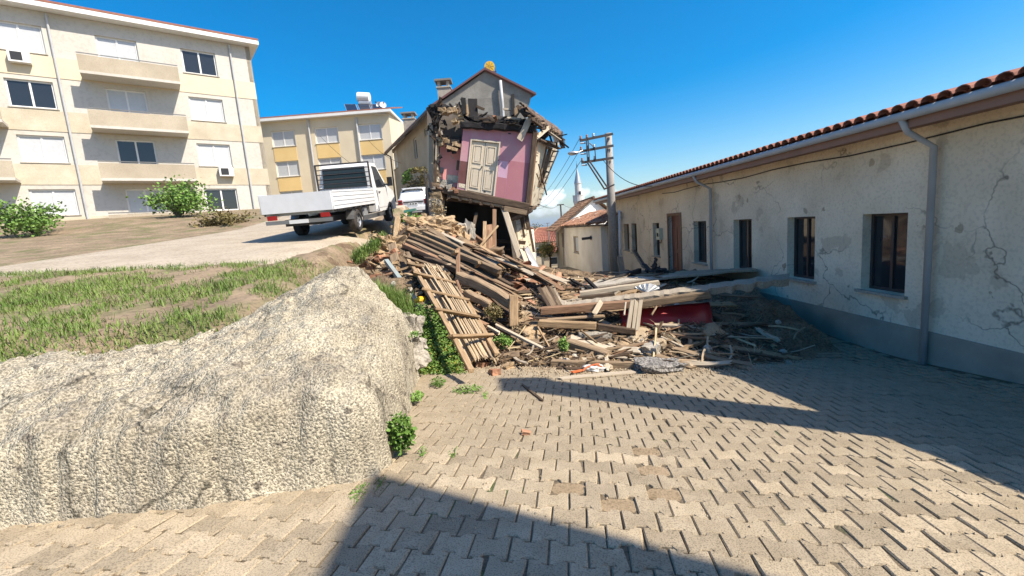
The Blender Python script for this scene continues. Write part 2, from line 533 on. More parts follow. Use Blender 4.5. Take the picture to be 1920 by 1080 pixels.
for i, (_, x, y) in enumerate(cells):
    me = pav[rng.choice([0, 1, 2, 3, 4, 5, 6, 7, 7, 8, 9, 10])]
    h = .010 * fbm(x * 1.1, y * 1.1, 9) + rng.uniform(-.003, .003)
    mw = (Matrix.Translation((x, y, zs(x, y) + h)) @
          Matrix.Rotation(-slope + rng.uniform(-.02, .02), 4, 'X') @ Matrix.Rotation((math.atan(.075) if y < 8 else 0) + rng.uniform(-.02, .02), 4, 'Y') @
          Matrix.Rotation(SYAW + rng.uniform(-.02, .02), 4, 'Z'))
    if i < 300:
        link_mesh('paver', me, None, street, mw)
    else:
        rest.add([mw @ v.co for v in me.vertices], [tuple(p.vertices) for p in me.polygons])
tag(rest.build('paver_field', 'paver', street), kind='stuff')

for x, y in holes_:     # bare sand where pavers are missing
    b = MB(); n_ = 14
    for k in range(n_):
        a = 2 * math.pi * k / n_; r_ = 1 + .12 * noise.noise(Vector((x * 9 + k, y * 9, 0)))
        b.v.append((x + math.cos(a) * .125 * r_, y + math.sin(a) * .10 * r_, zs(x + math.cos(a) * .125, y + math.sin(a) * .10) - .0105))
    b.v.append((x, y, zs(x, y) - .006))
    b.f += [(k, (k + 1) % n_, n_) for k in range(n_)]
    b.build('sand_patch', 'sand', street, smooth=True)

# ------------------------------------------------------------------ concrete-faced embankment, lower left
def retaining_wall():
    def gh(px, py):
        d = 1.2
        while d < 12:
            p = P(px, py, d)
            if p.z < zs(p.x, p.y): return (p.x, p.y)
            d += .01
    base = [(-9.8, 1.9), (-5.5, 2.35)] + [gh(*q) for q in [(150, 975), (350, 950), (520, 928), (656, 906), (705, 892), (735, 870), (743, 845), (752, 810), (764, 780), (772, 752), (780, 720), (784, 702)]]
    x_, y_ = base[-1]
    base += [(x_ - .28, y_ + .38), (x_ - .75, y_ + .68), (x_ - 1.5, y_ + .95), (-9.8, y_ + 1.6)]
    A = np.array(base[:-1]); B = np.array(base[1:])
    poly = base
    def sdist(x, y):
        p = np.array((x, y)); d = B - A
        t = np.clip(((p - A) * d).sum(1) / (d * d).sum(1), 0, 1)
        r = np.sqrt((((A + d * t[:, None]) - p) ** 2).sum(1)).min()
        ins = False
        n = len(poly); k = n - 1
        for q in range(n):
            xi, yi = poly[q]; xj, yj = poly[k]
            if (yi > y) != (yj > y) and x < (xj - xi) * (y - yi) / (yj - yi) + xi: ins = not ins
            k = q
        return r if ins else -r
    prof_o = [-.06, 0, .02, .05, .12, .24, .42, .62, .86, 1.15, 1.6]
    prof_s = [-.08, .0, .3, .5, .64, .74, .83, .90, .96, 1.0, 1.0]
    prof_h = [-.08, .0, .2, .34, .47, .60, .74, .86, .96, 1.0, 1.0]
    b = MB()
    gx = np.concatenate([np.arange(-9.8, -3.6, .04), np.arange(-3.6, -.7, .022)]); gy_ = np.arange(1.8, 6.9, .03)
    nx = len(gx); S = []
    for y in gy_:
        for x in gx:
            x, y = float(x), float(y)
            s = sdist(x, y) + .05 * fbm(x * 2.1, y * 2.1, 4) + .03 * fbm(x * 7, y * 7, 2)
            S.append(s)
            g = zs(x, y)
            if s < -.07: b.v.append((x, y, g - .08)); continue
            ztop = .78 + .63 * smoothstep(3.5, 6.0, y) * smoothstep(-3.6, -1.9, x) - .16 * smoothstep(-1.6, -3.2, x)
            kk = smoothstep(4.3, 5.2, y)
            h = float(np.interp(s, prof_o, prof_h)) * kk + float(np.interp(s, prof_o, prof_s)) * (1 - kk)
            z = g + h * (ztop - g)
            k = smoothstep(-.05, .1, s)
            d = .075 * fbm(x * 1.6, y * 1.6, z * 1.6) + .05 * fbm(x * 5, y * 5, z * 5 + 4) + .03 * fbm(x * 15, y * 15, z * 15, 3)
            lump = noise.noise(Vector((x * 8, y * 8, z * 8 + 2)))
            d += .03 * max(0, lump - .25)
            b.v.append((x + .4 * d * k, y - .3 * d * k, z + d * k))
    for j in range(len(gy_) - 1):
        for i in range(nx - 1):
            a = j * nx + i
            if max(S[a], S[a + 1], S[a + nx], S[a + nx + 1]) < -.05: continue
            b.f.append((a, a + 1, a + nx + 1, a + nx))
    o = b.build('retaining_wall', 'concrete_coarse', smooth=True)
    tag(o, 'rough pale concrete retaining wall bulging beside the paved street, lower left', 'wall')
retaining_wall()

# ------------------------------------------------------------------ houses
def wall_with_holes(root, name, A, B, z0, z1, holes, mat, th=.25, ztop=None):
    """vertical wall from A to B (xy), solid pieces around rectangular holes (s0, s1, h0, h1)"""
    A, B = Vector((A[0], A[1], 0)), Vector((B[0], B[1], 0))
    d = (B - A); L = d.length; d.normalize()
    n = Vector((d.y, -d.x, 0))         # outward is to the right of A->B
    b = MB()
    cuts = sorted({0, L} | {h[0] for h in holes} | {h[1] for h in holes})
    for s0, s1 in zip(cuts[:-1], cuts[1:]):
        mids = (s0 + s1) / 2
        spans, cur = [], z0
        for h in sorted([h for h in holes if h[0] < mids < h[1]], key=lambda q: q[2]):
            spans.append((cur, h[2])); cur = h[3]
        spans.append((cur, z1))
        for a, c in spans:
            if c - a < .004: continue
            p0, p1 = A + d * s0, A + d * s1
            b.slab([(p0.x, p0.y, a), (p1.x, p1.y, a), (p1.x, p1.y, c), (p0.x, p0.y, c)], -n * th)
    return b.build(name, mat, root), A, d, n

def window(root, A, d, n, s0, s1, h0, h1, kind='two', glass='glass_dark', frame='frame_white', rec=.12, fw=.06, sill=True, name='window'):
    def q(s, h, o): 
        p = A + d * s + n * o
        return Vector((p.x, p.y, h))
    b = MB()
    def bar(sa, sb, ha, hb, o0, o1):
        b.slab([q(sa, ha, o1), q(sb, ha, o1), q(sb, hb, o1), q(sa, hb, o1)], n * (o0 - o1))
    bar(s0, s1, h0, h0 + fw, -rec - .05, -rec); bar(s0, s1, h1 - fw, h1, -rec - .05, -rec)
    bar(s0, s0 + fw, h0 + fw, h1 - fw, -rec - .05, -rec); bar(s1 - fw, s1, h0 + fw, h1 - fw, -rec - .05, -rec)
    k = {'one': 0, 'two': 1, 'three': 2}[kind]
    for i in range(k):
        c = s0 + (s1 - s0) * (i + 1) / (k + 1)
        bar(c - fw / 2, c + fw / 2, h0 + fw, h1 - fw, -rec - .05, -rec)
    w = b.build(name, frame, root)
    b = MB()
    b.slab([q(s0 + .01, h0 + .01, -rec - .03), q(s1 - .01, h0 + .01, -rec - .03), q(s1 - .01, h1 - .01, -rec - .03), q(s0 + .01, h1 - .01, -rec - .03)], -n * .01)
    b.build('pane', glass, w)
    if sill:
        b = MB()
        b.slab([q(s0 - .06, h0 - .05, .07), q(s1 + .06, h0 - .05, .07), q(s1 + .06, h0 - .002, .07), q(s0 - .06, h0 - .002, .07)], -n * .16)
        b.build('sill', 'concrete', w)
    return w

def tile_roof(root, e0, e1, r0, r1, mat, pitch_w=.24, course=.36, amp=.045, name='roof_tiles', jag=.0, seed=1, th=.05):
    """corrugated clay-tile sheet between eave e0->e1 and ridge r0->r1, with stepped courses"""
    rr = random.Random(seed)
    e0, e1, r0, r1 = map(Vector, (e0, e1, r0, r1))
    L = (e1 - e0).length; D = ((r0 - e0).length + (r1 - e1).length) / 2
    nu, nv = max(2, int(L / pitch_w)), max(1, int(D / course))
    nrm = (e1 - e0).cross(r0 - e0).normalized()
    if nrm.z < 0: nrm = -nrm
    b = MB()
    sub = 6
    W = nu * sub + 1
    for j in range(nv):
        jit = [rr.uniform(-jag, jag) for _ in range(nu + 1)]
        lift = [rr.uniform(-jag, jag) * .5 for _ in range(nu + 1)]
        for vv, up in ((j / nv, th), ((j + 1.12) / nv, 0.0)):
            vv = min(vv, 1.0)
            for i in range(W):
                u = i / (W - 1)
                t = i // sub
                p = e0.lerp(e1, u).lerp(r0.lerp(r1, u), max(0, vv + (jit[t] / D if j else jit[t] * .6 / D)))
                a = amp * math.cos(2 * math.pi * i / sub)
                b.v.append(tuple(p + nrm * (a + up + lift[t])))
        k = len(b.v) - 2 * W
        for i in range(W - 1):
            b.f.append((k + i, k + i + 1, k + W + i + 1, k + W + i))
        # butt end of the course
        k2 = len(b.v)
        for i in range(W):
            p = Vector(b.v[k + i]); b.v.append(tuple(p - nrm * (th * .8)))
        for i in range(W - 1):
            b.f.append((k2 + i, k2 + i + 1, k + i + 1, k + i))
    o = b.build(name, mat, root)
    o['kind'] = 'stuff'
    return o

# ---- beige house along the right side of the street
HB0, HB1 = Vector((5.75, 25.2, 0)), Vector((6.5, 1.0, 0))
root = thing('house', (5.6, 14, -1.0), 'long low beige house with red tile roof along the right of the street', 'house')
Lb = (HB1 - HB0).length
def sB(px):   # distance along the facade for a photo column
    best = min(np.arange(0, Lb, .02), key=lambda s: abs((proj((*(HB0.lerp(HB1, s / Lb)).xy, 1.0)) or (9e9,))[0] - px))
    return float(best)
def hB(px, py):
    s = sB(px); y = HB0.lerp(HB1, s / Lb).y
    return P(px, py, y).z
zE = 2.55
wins = []
for (a, c, t, bt) in [(1170, 1179, 420, 469), (1184, 1193.5, 419, 474), (1224, 1236, 418, 480)]:
    m = (a + c) / 2
    wins.append((sB(a), sB(c), hB(m, bt), hB(m, t)))
door = (sB(1254), sB(1254) + 1.05, hB(1258, 522), hB(1258, 405))
wx = door[1] + 1.0
more = [(wx, wx + .85, wins[2][2], wins[2][3]), (wx + 2.4, wx + 3.25, wins[2][2], wins[2][3]),
        (wx + 4.6, wx + 5.45, wins[2][2], wins[2][3]), (wx + 6.6, wx + 7.45, wins[2][2], wins[2][3])]
wo, A, d, n = wall_with_holes(root, 'wall', HB0, HB1, -2.0, zE, wins + [door] + more, 'plaster_shade', .3)
for i, w in enumerate(wins + more):
    window(root, A, d, n, *w, kind='two' if i != 2 else 'one', frame='wood_red' if i < 2 else 'metal_dark', rec=.16, fw=.05, sill=True)
def qB(s, h, o):
    p = A + d * s + n * o
    return Vector((p.x, p.y, h))
b = MB(); b.slab([qB(door[0], door[2], -.12), qB(door[1], door[2], -.12), qB(door[1], door[3], -.12), qB(door[0], door[3], -.12)], -n * .05)
dr = b.build('door', 'door_brown', root)
b = MB()
b.slab([qB(door[0] - .09, door[2], .03), qB(door[0], door[2], .03), qB(door[0], door[3], .03), qB(door[0] - .09, door[3], .03)], -n * .1)
b.slab([qB(door[1], door[2], .03), qB(door[1] + .09, door[2], .03), qB(door[1] + .09, door[3], .03), qB(door[1], door[3], .03)], -n * .1)
b.slab([qB(door[0] - .09, door[3], .031), qB(door[1] + .09, door[3], .031), qB(door[1] + .09, door[3] + .1, .031), qB(door[0] - .09, door[3] + .1, .031)], -n * .1)
b.build('door_frame', 'wood_red', dr)
for k in range(2):
    for j in range(2):
        s0 = door[0] + .1 + k * .47; h0 = door[2] + .15 + j * .95
        b = MB(); b.slab([qB(s0, h0, -.105), qB(s0 + .38, h0, -.105), qB(s0 + .38, h0 + .8, -.105), qB(s0, h0 + .8, -.105)], -n * .02)
        b.build('door_panel', 'door_brown', dr)
b = MB(); b.slab([qB(door[0] - .25, door[2] - .8, .5), qB(door[1] + .25, door[2] - .8, .5), qB(door[1] + .25, door[2] - .01, .5), qB(door[0] - .25, door[2] - .01, .5)], -n * .6)
b.build('doorstep', 'concrete', root)
# far gable wall + back
wall_with_holes(root, 'gable_wall', (9.9, 25.2), (5.76, 25.2), -2.0, zE, [], 'plaster_shade', .25)
b = MB(); b.poly([(5.76, 25.19, zE), (9.9, 25.19, zE), (9.9, 25.19, zE + .05), (7.8, 25.19, 3.1)], (0, -.25, 0)); b.build('gable', 'plaster_shade', root)
wall_with_holes(root, 'back_wall', (9.9, 1.0), (9.9, 25.2), -2.0, zE + .02, [], 'plaster_shade', .25)
# eave: soffit, fascia, gutter
b = MB()
b.slab([qB(-.45, zE - .02, .0), qB(Lb, zE - .02, .0), qB(Lb, zE - .02, .52), qB(-.45, zE - .02, .52)], (0, 0, .05)); b.build('soffit', 'fascia', root)
b = MB()
b.slab([qB(-.45, zE - .07, .54), qB(Lb, zE - .07, .54), qB(Lb, zE + .14, .54), qB(-.45, zE + .14, .54)], -n * .03); b.build('fascia_board', 'fascia', root)
b = MB(); b.tube([qB(-.47, zE + .10, .61), qB(Lb, zE + .10, .61)], .065, 10); b.build('gutter', 'pipe_grey', root, smooth=True)
ez, rz_ = zE + .19, 3.3
e0, e1 = qB(-.5, ez, .62), qB(Lb, ez, .62)
r0, r1 = Vector((7.95, e0.y, rz_)), Vector((8.5, e1.y, rz_))
tile_roof(root, e0 + (r0 - e0) * .075, e1 + (r1 - e1) * .075, r0, r1, 'tile_red', .22, .36, .04, seed=3, th=.03)
tile_roof(root, (10.3, 25.6, zE), (10.1, 1.0, zE), r0, r1, 'tile_red', .3, .6, .04, name='roof_tiles_back', seed=4, th=.03)
# the eave course, tile by tile
tm = MB()
for k, (yy, rr_) in enumerate([(0, .1), (.40, .085)]):
    for j in range(7):
        a = math.pi * j / 6
        tm.v.append((rr_ * math.cos(a), yy, rr_ * .75 * math.sin(a)))
for k, (yy, rr_) in enumerate([(0, .085), (.40, .07)]):
    for j in range(7):
        a = math.pi * j / 6
        tm.v.append((rr_ * math.cos(a), yy, rr_ * .75 * math.sin(a)))
for j in range(6):
    tm.f += [(j, j + 1, 7 + j + 1, 7 + j), (14 + j + 1, 14 + j, 21 + j, 21 + j + 1), (j + 1, j, 14 + j, 14 + j + 1)]
tile_me = tm.mesh('tile'); tile_me.materials.append(M['tile_red'])
ed = (e1 - e0).normalized(); rd = (r0 - e0).normalized(); rn = ed.cross(rd).normalized()
if rn.z < 0: rn = -rn
nt = int((e1 - e0).length / .22)
for i in range(nt):
    p = e0 + ed * (.11 + .22 * i) - rd * .03 + rn * .012
    q = proj(p)
    if q is None or q[0] > 1990: continue
    mw = Matrix((( -ed.x, rd.x, rn.x, p.x), (-ed.y, rd.y, rn.y, p.y), (-ed.z, rd.z, rn.z, p.z), (0, 0, 0, 1)))
    link_mesh('tile', tile_me, None, root, mw)
# added chimney, unseen at the right, made tall so its shadow crosses the pavers
b = MB(); b.box(6.2, 6.7, 2.16, 2.62, 2.6, 7.55); b.box(6.12, 6.78, 2.08, 2.7, 7.55, 7.7); b.build('chimney', 'plaster_cream', root)
pz = -.55
b = MB(); b.slab([qB(door[1] + .3, -1.6, .035), qB(Lb, -1.6, .035), qB(Lb, pz, .035), qB(door[1] + .3, pz, .035)], -n * .033); b.build('plinth', 'plinth', root)
for s_ in (door[1] + 2.35, door[1] + 8.9):
    b = MB(); b.tube([qB(s_, zE + .06, .6), qB(s_, zE - .12, .5), qB(s_, zE - .35, .1), qB(s_, -1.3, .1)], .045, 8); b.build('downpipe', 'pipe_grey', root, smooth=True)
b = MB(); b.tube([qB(sB(1245), zE - .18, .02)] + [qB(sB(1245) + k * 1.1, zE - .2 - .03 * math.sin(k * 1.7), .025) for k in range(1, 12)], .012, 5); b.build('wall_cable', 'black_wire', root)
# meter box, cables and spots on the wall
sm = sB(1239)
mb = thing('meter_box', qB(sm, hB(1239, 451), .0), 'pale electricity meter box on the beige house wall beside the brown door', 'meter box')
h0, h1 = hB(1239, 449), hB(1239, 428)
b = MB(); b.slab([qB(sm - .16, h0, .14), qB(sm + .2, h0, .14), qB(sm + .2, h1, .14), qB(sm - .16, h1, .14)], -n * .138); b.build('case', 'meter_box', mb)
b = MB(); b.slab([qB(sm - .06, h0 + .12, .15), qB(sm + .1, h0 + .12, .15), qB(sm + .1, h0 + .27, .15), qB(sm - .06, h0 + .27, .15)], -n * .01); b.build('dial_window', 'glass_dark', mb)
b = MB(); b.tube([qB(sm - .1, h0, .05), qB(sm - .1, h0 - .1, .05), qB(sm + .1, h0 - .14, .05), qB(sm + .15, h0, .05)], .015, 6); b.build('conduit', 'black_wire', mb)

# ---- unseen neighbour house added behind the camera, shaped so its corner shades near pavers
nb = thing('house', (8, -4, 0), 'added unseen two-storey house beyond the right edge, shaped to shade the nearest pavers', 'house')
FP = [(5.6, -.42), (10.6, -2.92), (10.6, -9.5), (5.6, -9.5)]
b = MB(); b.poly([(x, y, -.5) for x, y in reversed(FP)], (0, 0, 8.44)); b.build('wall', 'plaster_cream', nb)
b = MB(); b.poly([(x, y, 7.95) for x, y in [(5.35, -.18), (10.9, -2.95), (10.9, -9.8), (5.35, -9.8)][::-1]], (0, 0, .2)); b.build('roof', 'tile_red', nb)
for yy in (-7, -4.5, -2):
    for zz in (1.2, 4.6):
        b = MB(); b.box(5.55, 5.598, yy, yy + 1, zz, zz + 1.3); w_ = b.build('window', 'frame_white', nb)
        b = MB(); b.box(5.535, 5.549, yy + .07, yy + .93, zz + .07, zz + 1.23); b.build('pane', 'glass_dark', w_)

# ---- low whitewashed house, right middle
W0, W1 = P(1062, 470, 35), P(1139, 470, 22.8)
W0 = Vector((W0.x, 35, 0)); W1 = Vector((W1.x, 22.8, 0)); W2 = Vector((5.72, 24.2, 0))
root = thing('house', (W1.x + 1.0, 30, -1.7), 'low whitewashed house with sagging old tile roof behind the utility pole', 'house')
zt0, zt1 = P(1062, 432, 35).z, P(1139, 414, 22.8).z
zt = (zt0 + zt1) / 2
La = (W1 - W0).length
def sW(px): return float(min(np.arange(0, La, .02), key=lambda s: abs(proj((*(W0.lerp(W1, s / La)).xy, 0.))[0] - px)))
def hW(px, py): return P(px, py, W0.lerp(W1, sW(px) / La).y).z
hole = (sW(1075.5), sW(1084.5), hW(1080, 474), hW(1080, 443))
wo, A, d, n = wall_with_holes(root, 'wall', W0, W1, -2.6, zt + .09, [hole], 'plaster_white', .3)
window(root, A, d, n, *hole, kind='one', glass='curtain', frame='wood_grey', rec=.1, fw=.09)
wall_with_holes(root, 'end_wall', W1 + Vector((.002, 0, 0)), W2, -2.6, zt + .07, [], 'plaster_white', .3)
# eave boards and roof
Ea, Eb, Ec = P(1052, 432, 36), P(1134, 415, 22.0), P(1172, 398, 25.2)
Ea.z = zt + .06; Eb.z = zt + .12
Ra, Rb = P(1098, 411, 35), P(1156, 393, 27)
tile_roof(root, Ea, Eb, Ra, Rb, 'tile_old', .26, .40, .055, seed=8, jag=.06, th=.06)
b = MB(); b.slab([Ea + Vector((0, 0, -.05)), Eb + Vector((0, 0, -.05)), Eb + Vector((.5, 0, -.05)), Ea + Vector((.5, 0, -.05))], (0, 0, -.06)); b.build('eave_board', 'wood_dark', root)
b = MB(); b.slab([Vector((W1.x - .1, W1.y, zt - .02)), Vector((W2.x + .3, W2.y, zt - .02)), Vector((Rb.x + .6, 27, Rb.z - .05)), Vector((Rb.x, 27, Rb.z - .05))], (0, 0, .08)); b.build('roof_end', 'tile_old', root)
# eave course tile by tile (old curved tiles)
told = tm.mesh('tile'); told.materials.append(M['tile_clay'])
ed = (Eb - Ea).normalized(); rd = (Rb - Eb).normalized(); rn = ed.cross(rd).normalized()
if rn.z < 0: rn = -rn
rr_ = random.Random(4)
for A_, B_, R_ in ((Ea, Eb, Rb),):
    ed = (B_ - A_).normalized(); rd = (R_ - B_ if A_ is Ea else R_ - A_); rd = (rd - ed * rd.dot(ed)).normalized(); rn = ed.cross(rd).normalized()
    if rn.z < 0: rn = -rn
    for row in range(6):
        for i in range(int((B_ - A_).length / .26)):
            p = A_ + ed * (.13 + .26 * i + rr_.uniform(-.03, .03)) + rd * (row * .4 - .05 + rr_.uniform(-.04, .04)) + rn * (.075 + rr_.uniform(-.01, .03))
            if row > 1 and rr_.random() < .55: continue
            e2 = (ed + rd * rr_.uniform(-.12, .12)).normalized(); r2 = rn.cross(e2) if rn.cross(e2).dot(rd) > 0 else -rn.cross(e2)
            mw = Matrix(((e2.x, r2.x, rn.x, p.x), (e2.y, r2.y, rn.y, p.y), (e2.z, r2.z, rn.z, p.z), (0, 0, 0, 1)))
            link_mesh('tile', told, None, root, mw)
# spout on the wall, dark stove-pipe
sp = hW(1100, 445)
b = MB(); s_ = sW(1110)
pA = A + d * s_; b.tube([Vector((pA.x + .1, pA.y, sp)), Vector((pA.x - .02, pA.y, sp)), Vector((pA.x - .03, pA.y, sp)), Vector((pA.x - .06, pA.y, sp)), Vector((pA.x - .07, pA.y, sp)), Vector((pA.x - .58, pA.y, sp - .02))], [.08, .08, .14, .14, .08, .08], 12)
tag(b.build('stove_pipe', 'metal_dark', smooth=True), 'short black stove pipe sticking out of the low whitewashed house wall', 'pipe')

# ---- taller white house with gable, behind it
root = thing('house', (6, 40, -2), 'taller white house with bright gable and brown tile roof below the minaret', 'house')
G0, G1 = P(1060, 430, 38), P(1140, 430, 38)
apex = P(1118, 372, 38)
eL = P(1060, 424, 38).z
F0 = P(1041, 430, 45)
x0, x1 = G0.x, G0.x + 2 * (apex.x - G0.x)
wo, A, d, n = wall_with_holes(root, 'street_wall', (F0.x, 45, 0), (x0, 38, 0), -4, eL, [], 'plaster_cream', .3)
Lw = math.hypot(F0.x - x0, 7)
for s in (1.6, 4.6):
    b = MB(); p0, p1 = A + d * s + n * .03, A + d * (s + .9) + n * .03
    b.slab([(p0.x, p0.y, eL - 1.9), (p1.x, p1.y, eL - 1.9), (p1.x, p1.y, eL - .6), (p0.x, p0.y, eL - .6)], -n * .02); b.build('shutter', 'wood_grey', root)
wall_with_holes(root, 'front_wall', (x0, 38, 0), (x1, 41, 0), -4, eL, [], 'whitewash', .3)
b = MB(); b.poly([(x0, 38, eL), (x1, 41, eL), (apex.x, 39.5, apex.z)], (0, .3, 0)); b.build('gable', 'whitewash', root)
ov = 1.0
e0 = Vector((x0 - ov * .9, 37.5, eL - .38)); r0 = Vector((apex.x, 39.1, apex.z + .12))
dx = F0.x - x0
e1 = Vector((x0 - ov * .9 + dx, 45.5, eL - .38)); r1 = Vector((apex.x + dx, 46.5, apex.z + .12))
tile_roof(root, e0, e1, r0, r1, 'tile_old', .26, .42, .06, seed=11, jag=.06, th=.07)
tile_roof(root, Vector((x1 + .9, 40.6, eL - .38)), Vector((x1 + .9 + dx, 45.5, eL - .38)), r0, r1, 'tile_old', .26, .42, .06, name='roof_tiles_back', seed=12, jag=.05, th=.07)
b = MB(); b.tube([r0 + Vector((0, -.05, .06)), r1 + Vector((0, 0, .06))], .11, 8); b.build('ridge_tiles', 'tile_old', root)
b = MB(); b.slab([e0 + Vector((0, .02, -.03)), r0 + Vector((0, .02, -.03)), r0 + Vector((0, .02, -.13)), e0 + Vector((0, .02, -.13))], (0, .06, 0))
b.build('verge_board', 'wood_dark', root)
# drain pipe on the corner
b = MB(); b.tube([P(1057, 420, 37.6), P(1058, 498, 37.0)], .05, 8); tag(b.build('drain_pipe', 'metal_dark'), 'thin dark drain pipe down the corner of the taller white house', 'pipe')

# ---- minaret
mp_ = P(1082, 366, 78)
mroot = thing('minaret', (mp_.x, 78, zg(78)), 'white stone minaret with balcony and grey conical cap behind the white house', 'minaret')
k = 78 / 816
zz = mp_.z
c = Vector((mp_.x + .25, 78, zz))
b = MB(); b.lathe(c, [(.80, -22), (.78, -2.0)], 20); b.build('lower_shaft', 'stone_minaret', mroot, smooth=False)
b = MB(); b.lathe(c, [(.78, -2.0), (.8, -1.85), (.86, -1.7), (.86, -1.6), (.93, -1.45), (.93, -1.35), (1.0, -1.15), (1.02, -1.05)], 20); b.build('corbel', 'stone_minaret', mroot)
b = MB(); b.lathe(c, [(1.02, -1.05), (1.02, -.15), (1.06, -.15), (1.06, -.02), (.96, -.02), (.96, -1.0)], 16); b.build('balcony', 'stone_minaret', mroot)
b = MB(); b.lathe(c, [(.58, -1.05), (.58, 1.85), (.65, 1.95), (.65, 2.05)], 16); b.build('upper_shaft', 'stone_minaret', mroot)
b = MB(); b.lathe(c, [(.66, 2.05), (.44, 3.0), (.22, 3.9), (.04, 4.6)], 16); b.build('cap', 'lead', mroot)
b = MB(); b.lathe(c, [(.04, 4.6), (.05, 4.8), (.14, 4.9), (.05, 5.0), (.11, 5.15), (.03, 5.25), (.07, 5.35), (.02, 5.45), (.02, 5.8)], 8); b.build('finial', 'metal_dark', mroot)
b = MB(); b.box(c.x - .02, c.x + .34, 77.3, 77.5, zz - .2, zz + .6); b.build('door', 'plastic_black', mroot)

# ---- red-roofed houses down the street
def small_house(label, xc, y, w, dep, z0, h, roofh, mat, roof, seed, hip=False, win=True):
    r = thing('house', (xc, y + dep / 2, z0), label, 'house', 'red-roofed houses down the street')
    b = MB(); b.box(xc - w / 2, xc + w / 2, y, y + dep, z0 - 3, z0 + h); b.build('wall', mat, r)
    i = w * .28 if hip else 0
    yh = dep * .35 if hip else 0
    e = .35
    za, zb = z0 + h + .02, z0 + h + roofh
    A0, A1, A2, A3 = Vector((xc - w / 2 - e, y - e, za)), Vector((xc + w / 2 + e, y - e, za)), Vector((xc + w / 2 + e, y + dep + e, za)), Vector((xc - w / 2 - e, y + dep + e, za))
    R0, R1 = Vector((xc - w / 2 + i, y + dep / 2, zb)), Vector((xc + w / 2 - i, y + dep / 2, zb))
    tile_roof(r, A0, A1, R0, R1, roof, .3, .5, .05, seed=seed)
    tile_roof(r, A2, A3, R1, R0, roof, .3, .5, .05, name='roof_tiles_back', seed=seed + 1)
    tile_roof(r, A3, A0, R0, R0 + Vector((0, .01, 0)), roof, .3, .5, .04, name='hip_tiles', seed=seed + 2)
    tile_roof(r, A1, A2, R1, R1 + Vector((0, .01, 0)), roof, .3, .5, .04, name='hip_tiles', seed=seed + 3)
    b = MB(); b.tube([R0, R1], .12, 8); b.tube([A1, R1], .1, 6); b.tube([A0, R0], .1, 6); b.build('ridge_tiles', 'tile_clay', r)
    if win:
        for k in range(2):
            xx = xc - w * .25 + k * w * .5
            b = MB(); b.box(xx - .45, xx + .45, y - .04, y - .004, z0 + h * .3, z0 + h * .75); w_ = b.build('window', 'frame_white', r)
            b = MB(); b.box(xx - .38, xx + .38, y - .055, y - .041, z0 + h * .3 + .07, z0 + h * .75 - .07); b.build('pane', 'glass_dark', w_)
p = P(1030, 448, 62); small_house('far house with large red hipped roof seen down the street gap', p.x + .3, 62, 7.5, 6, p.z - 3.2, 2.8, 2.0, 'plaster_cream', 'tile_red', 21, True)
p = P(998, 445, 72); small_house('distant house with orange tile roof left of the far hipped roof', p.x - 1.5, 74, 8, 6, p.z - 2.6, 2.4, 1.8, 'plaster_white', 'tile_clay', 27, True)
p = P(1040, 470, 50); small_house('small outbuilding with tiled lean roof behind the yellowing bush', p.x + 1.0, 50, 4.6, 4, p.z - 2.2, 2.0, 1.0, 'plaster_cream', 'tile_red', 31, True)
# white house at the left of the gap
p0, p1 = P(985, 460, 26), P(1003, 460, 34)
root = thing('house', (p0.x - 2, 30, -1.7), 'narrow white rendered house front between the ruin and the street gap', 'house')
wo, A, d, n = wall_with_holes(root, 'wall', (p0.x - 1.5, 26, 0), (p0.x, 26, 0), -4, P(990, 432, 26).z, [], 'plaster_white', .25)
wo, A, d, n = wall_with_holes(root, 'street_wall', (p0.x, 26, 0), (p1.x, 34, 0), -4, P(990, 432, 26).z, [], 'plaster_white', .25)
b = MB(); q0, q1 = A + d * 4.5 + n * .02, A + d * 5.6 + n * .02
b.slab([(q0.x, q0.y, -3.2), (q1.x, q1.y, -3.2), (q1.x, q1.y, -.9), (q0.x, q0.y, -.9)], -n * .03); b.build('door', 'green_paint', root)

# ---- grey gabled house behind the ruin
GY = 29.0
g0, g1, ga = P(828, 192, GY), P(997, 176, GY), P(910, 134, GY)
ez = (g0.z + g1.z) / 2
wy = 43.0
wx_ = P(737, 300, wy).x
dxy = Vector((wx_ - g0.x, wy - GY, 0))
root = thing('house', (g0.x + 2, 34, 2.8), 'tall grey rendered house with gable rising behind the collapsed house', 'house')
zb = 1.6
wl_holes = []
A = Vector((g0.x + dxy.x, wy, 0)); Lg = dxy.length
def sG(px): return float(min(np.arange(0, Lg, .02), key=lambda s: abs(proj((*(A - dxy.normalized() * s).xy, 5.))[0] - px)))
def hG(px, py):
    return P(px, py, (A - dxy.normalized() * sG(px)).y).z
spec_w = [(739, 753, 286, 318, 'three', 'curtain'), (784.5, 790, 258, 296, 'one', 'glass_dark'), (806, 811.5, 239, 253, 'one', 'glass_dark')]
for a, c_, t, bt, kd, gl in spec_w:
    m = (a + c_) / 2
    wl_holes.append((sG(a), sG(c_), hG(m, bt), hG(m, t)))
wo, A, d, n = wall_with_holes(root, 'side_wall', A, g0, zb, ez, wl_holes, 'plaster_tan', .3)
for h, sp_ in zip(wl_holes, spec_w):
    window(root, A, d, n, *h, kind=sp_[4], glass=sp_[5], frame='frame_white', rec=.12, fw=.08)
gw_ = [P(988, 203, GY), P(992, 196, GY), P(987, 210, GY), P(985, 260, GY)]
b = MB(); b.poly([(g0.x, GY, zb), (P(968, 420, GY).x, GY, zb), (P(972, 330, GY).x, GY, P(972, 330, GY).z), tuple(gw_[3]), tuple(gw_[2]), tuple(gw_[1]), (g1.x, GY, ez), (g0.x, GY, ez)], (0, .3, 0)); b.build('gable_wall', 'concrete_gray', root)
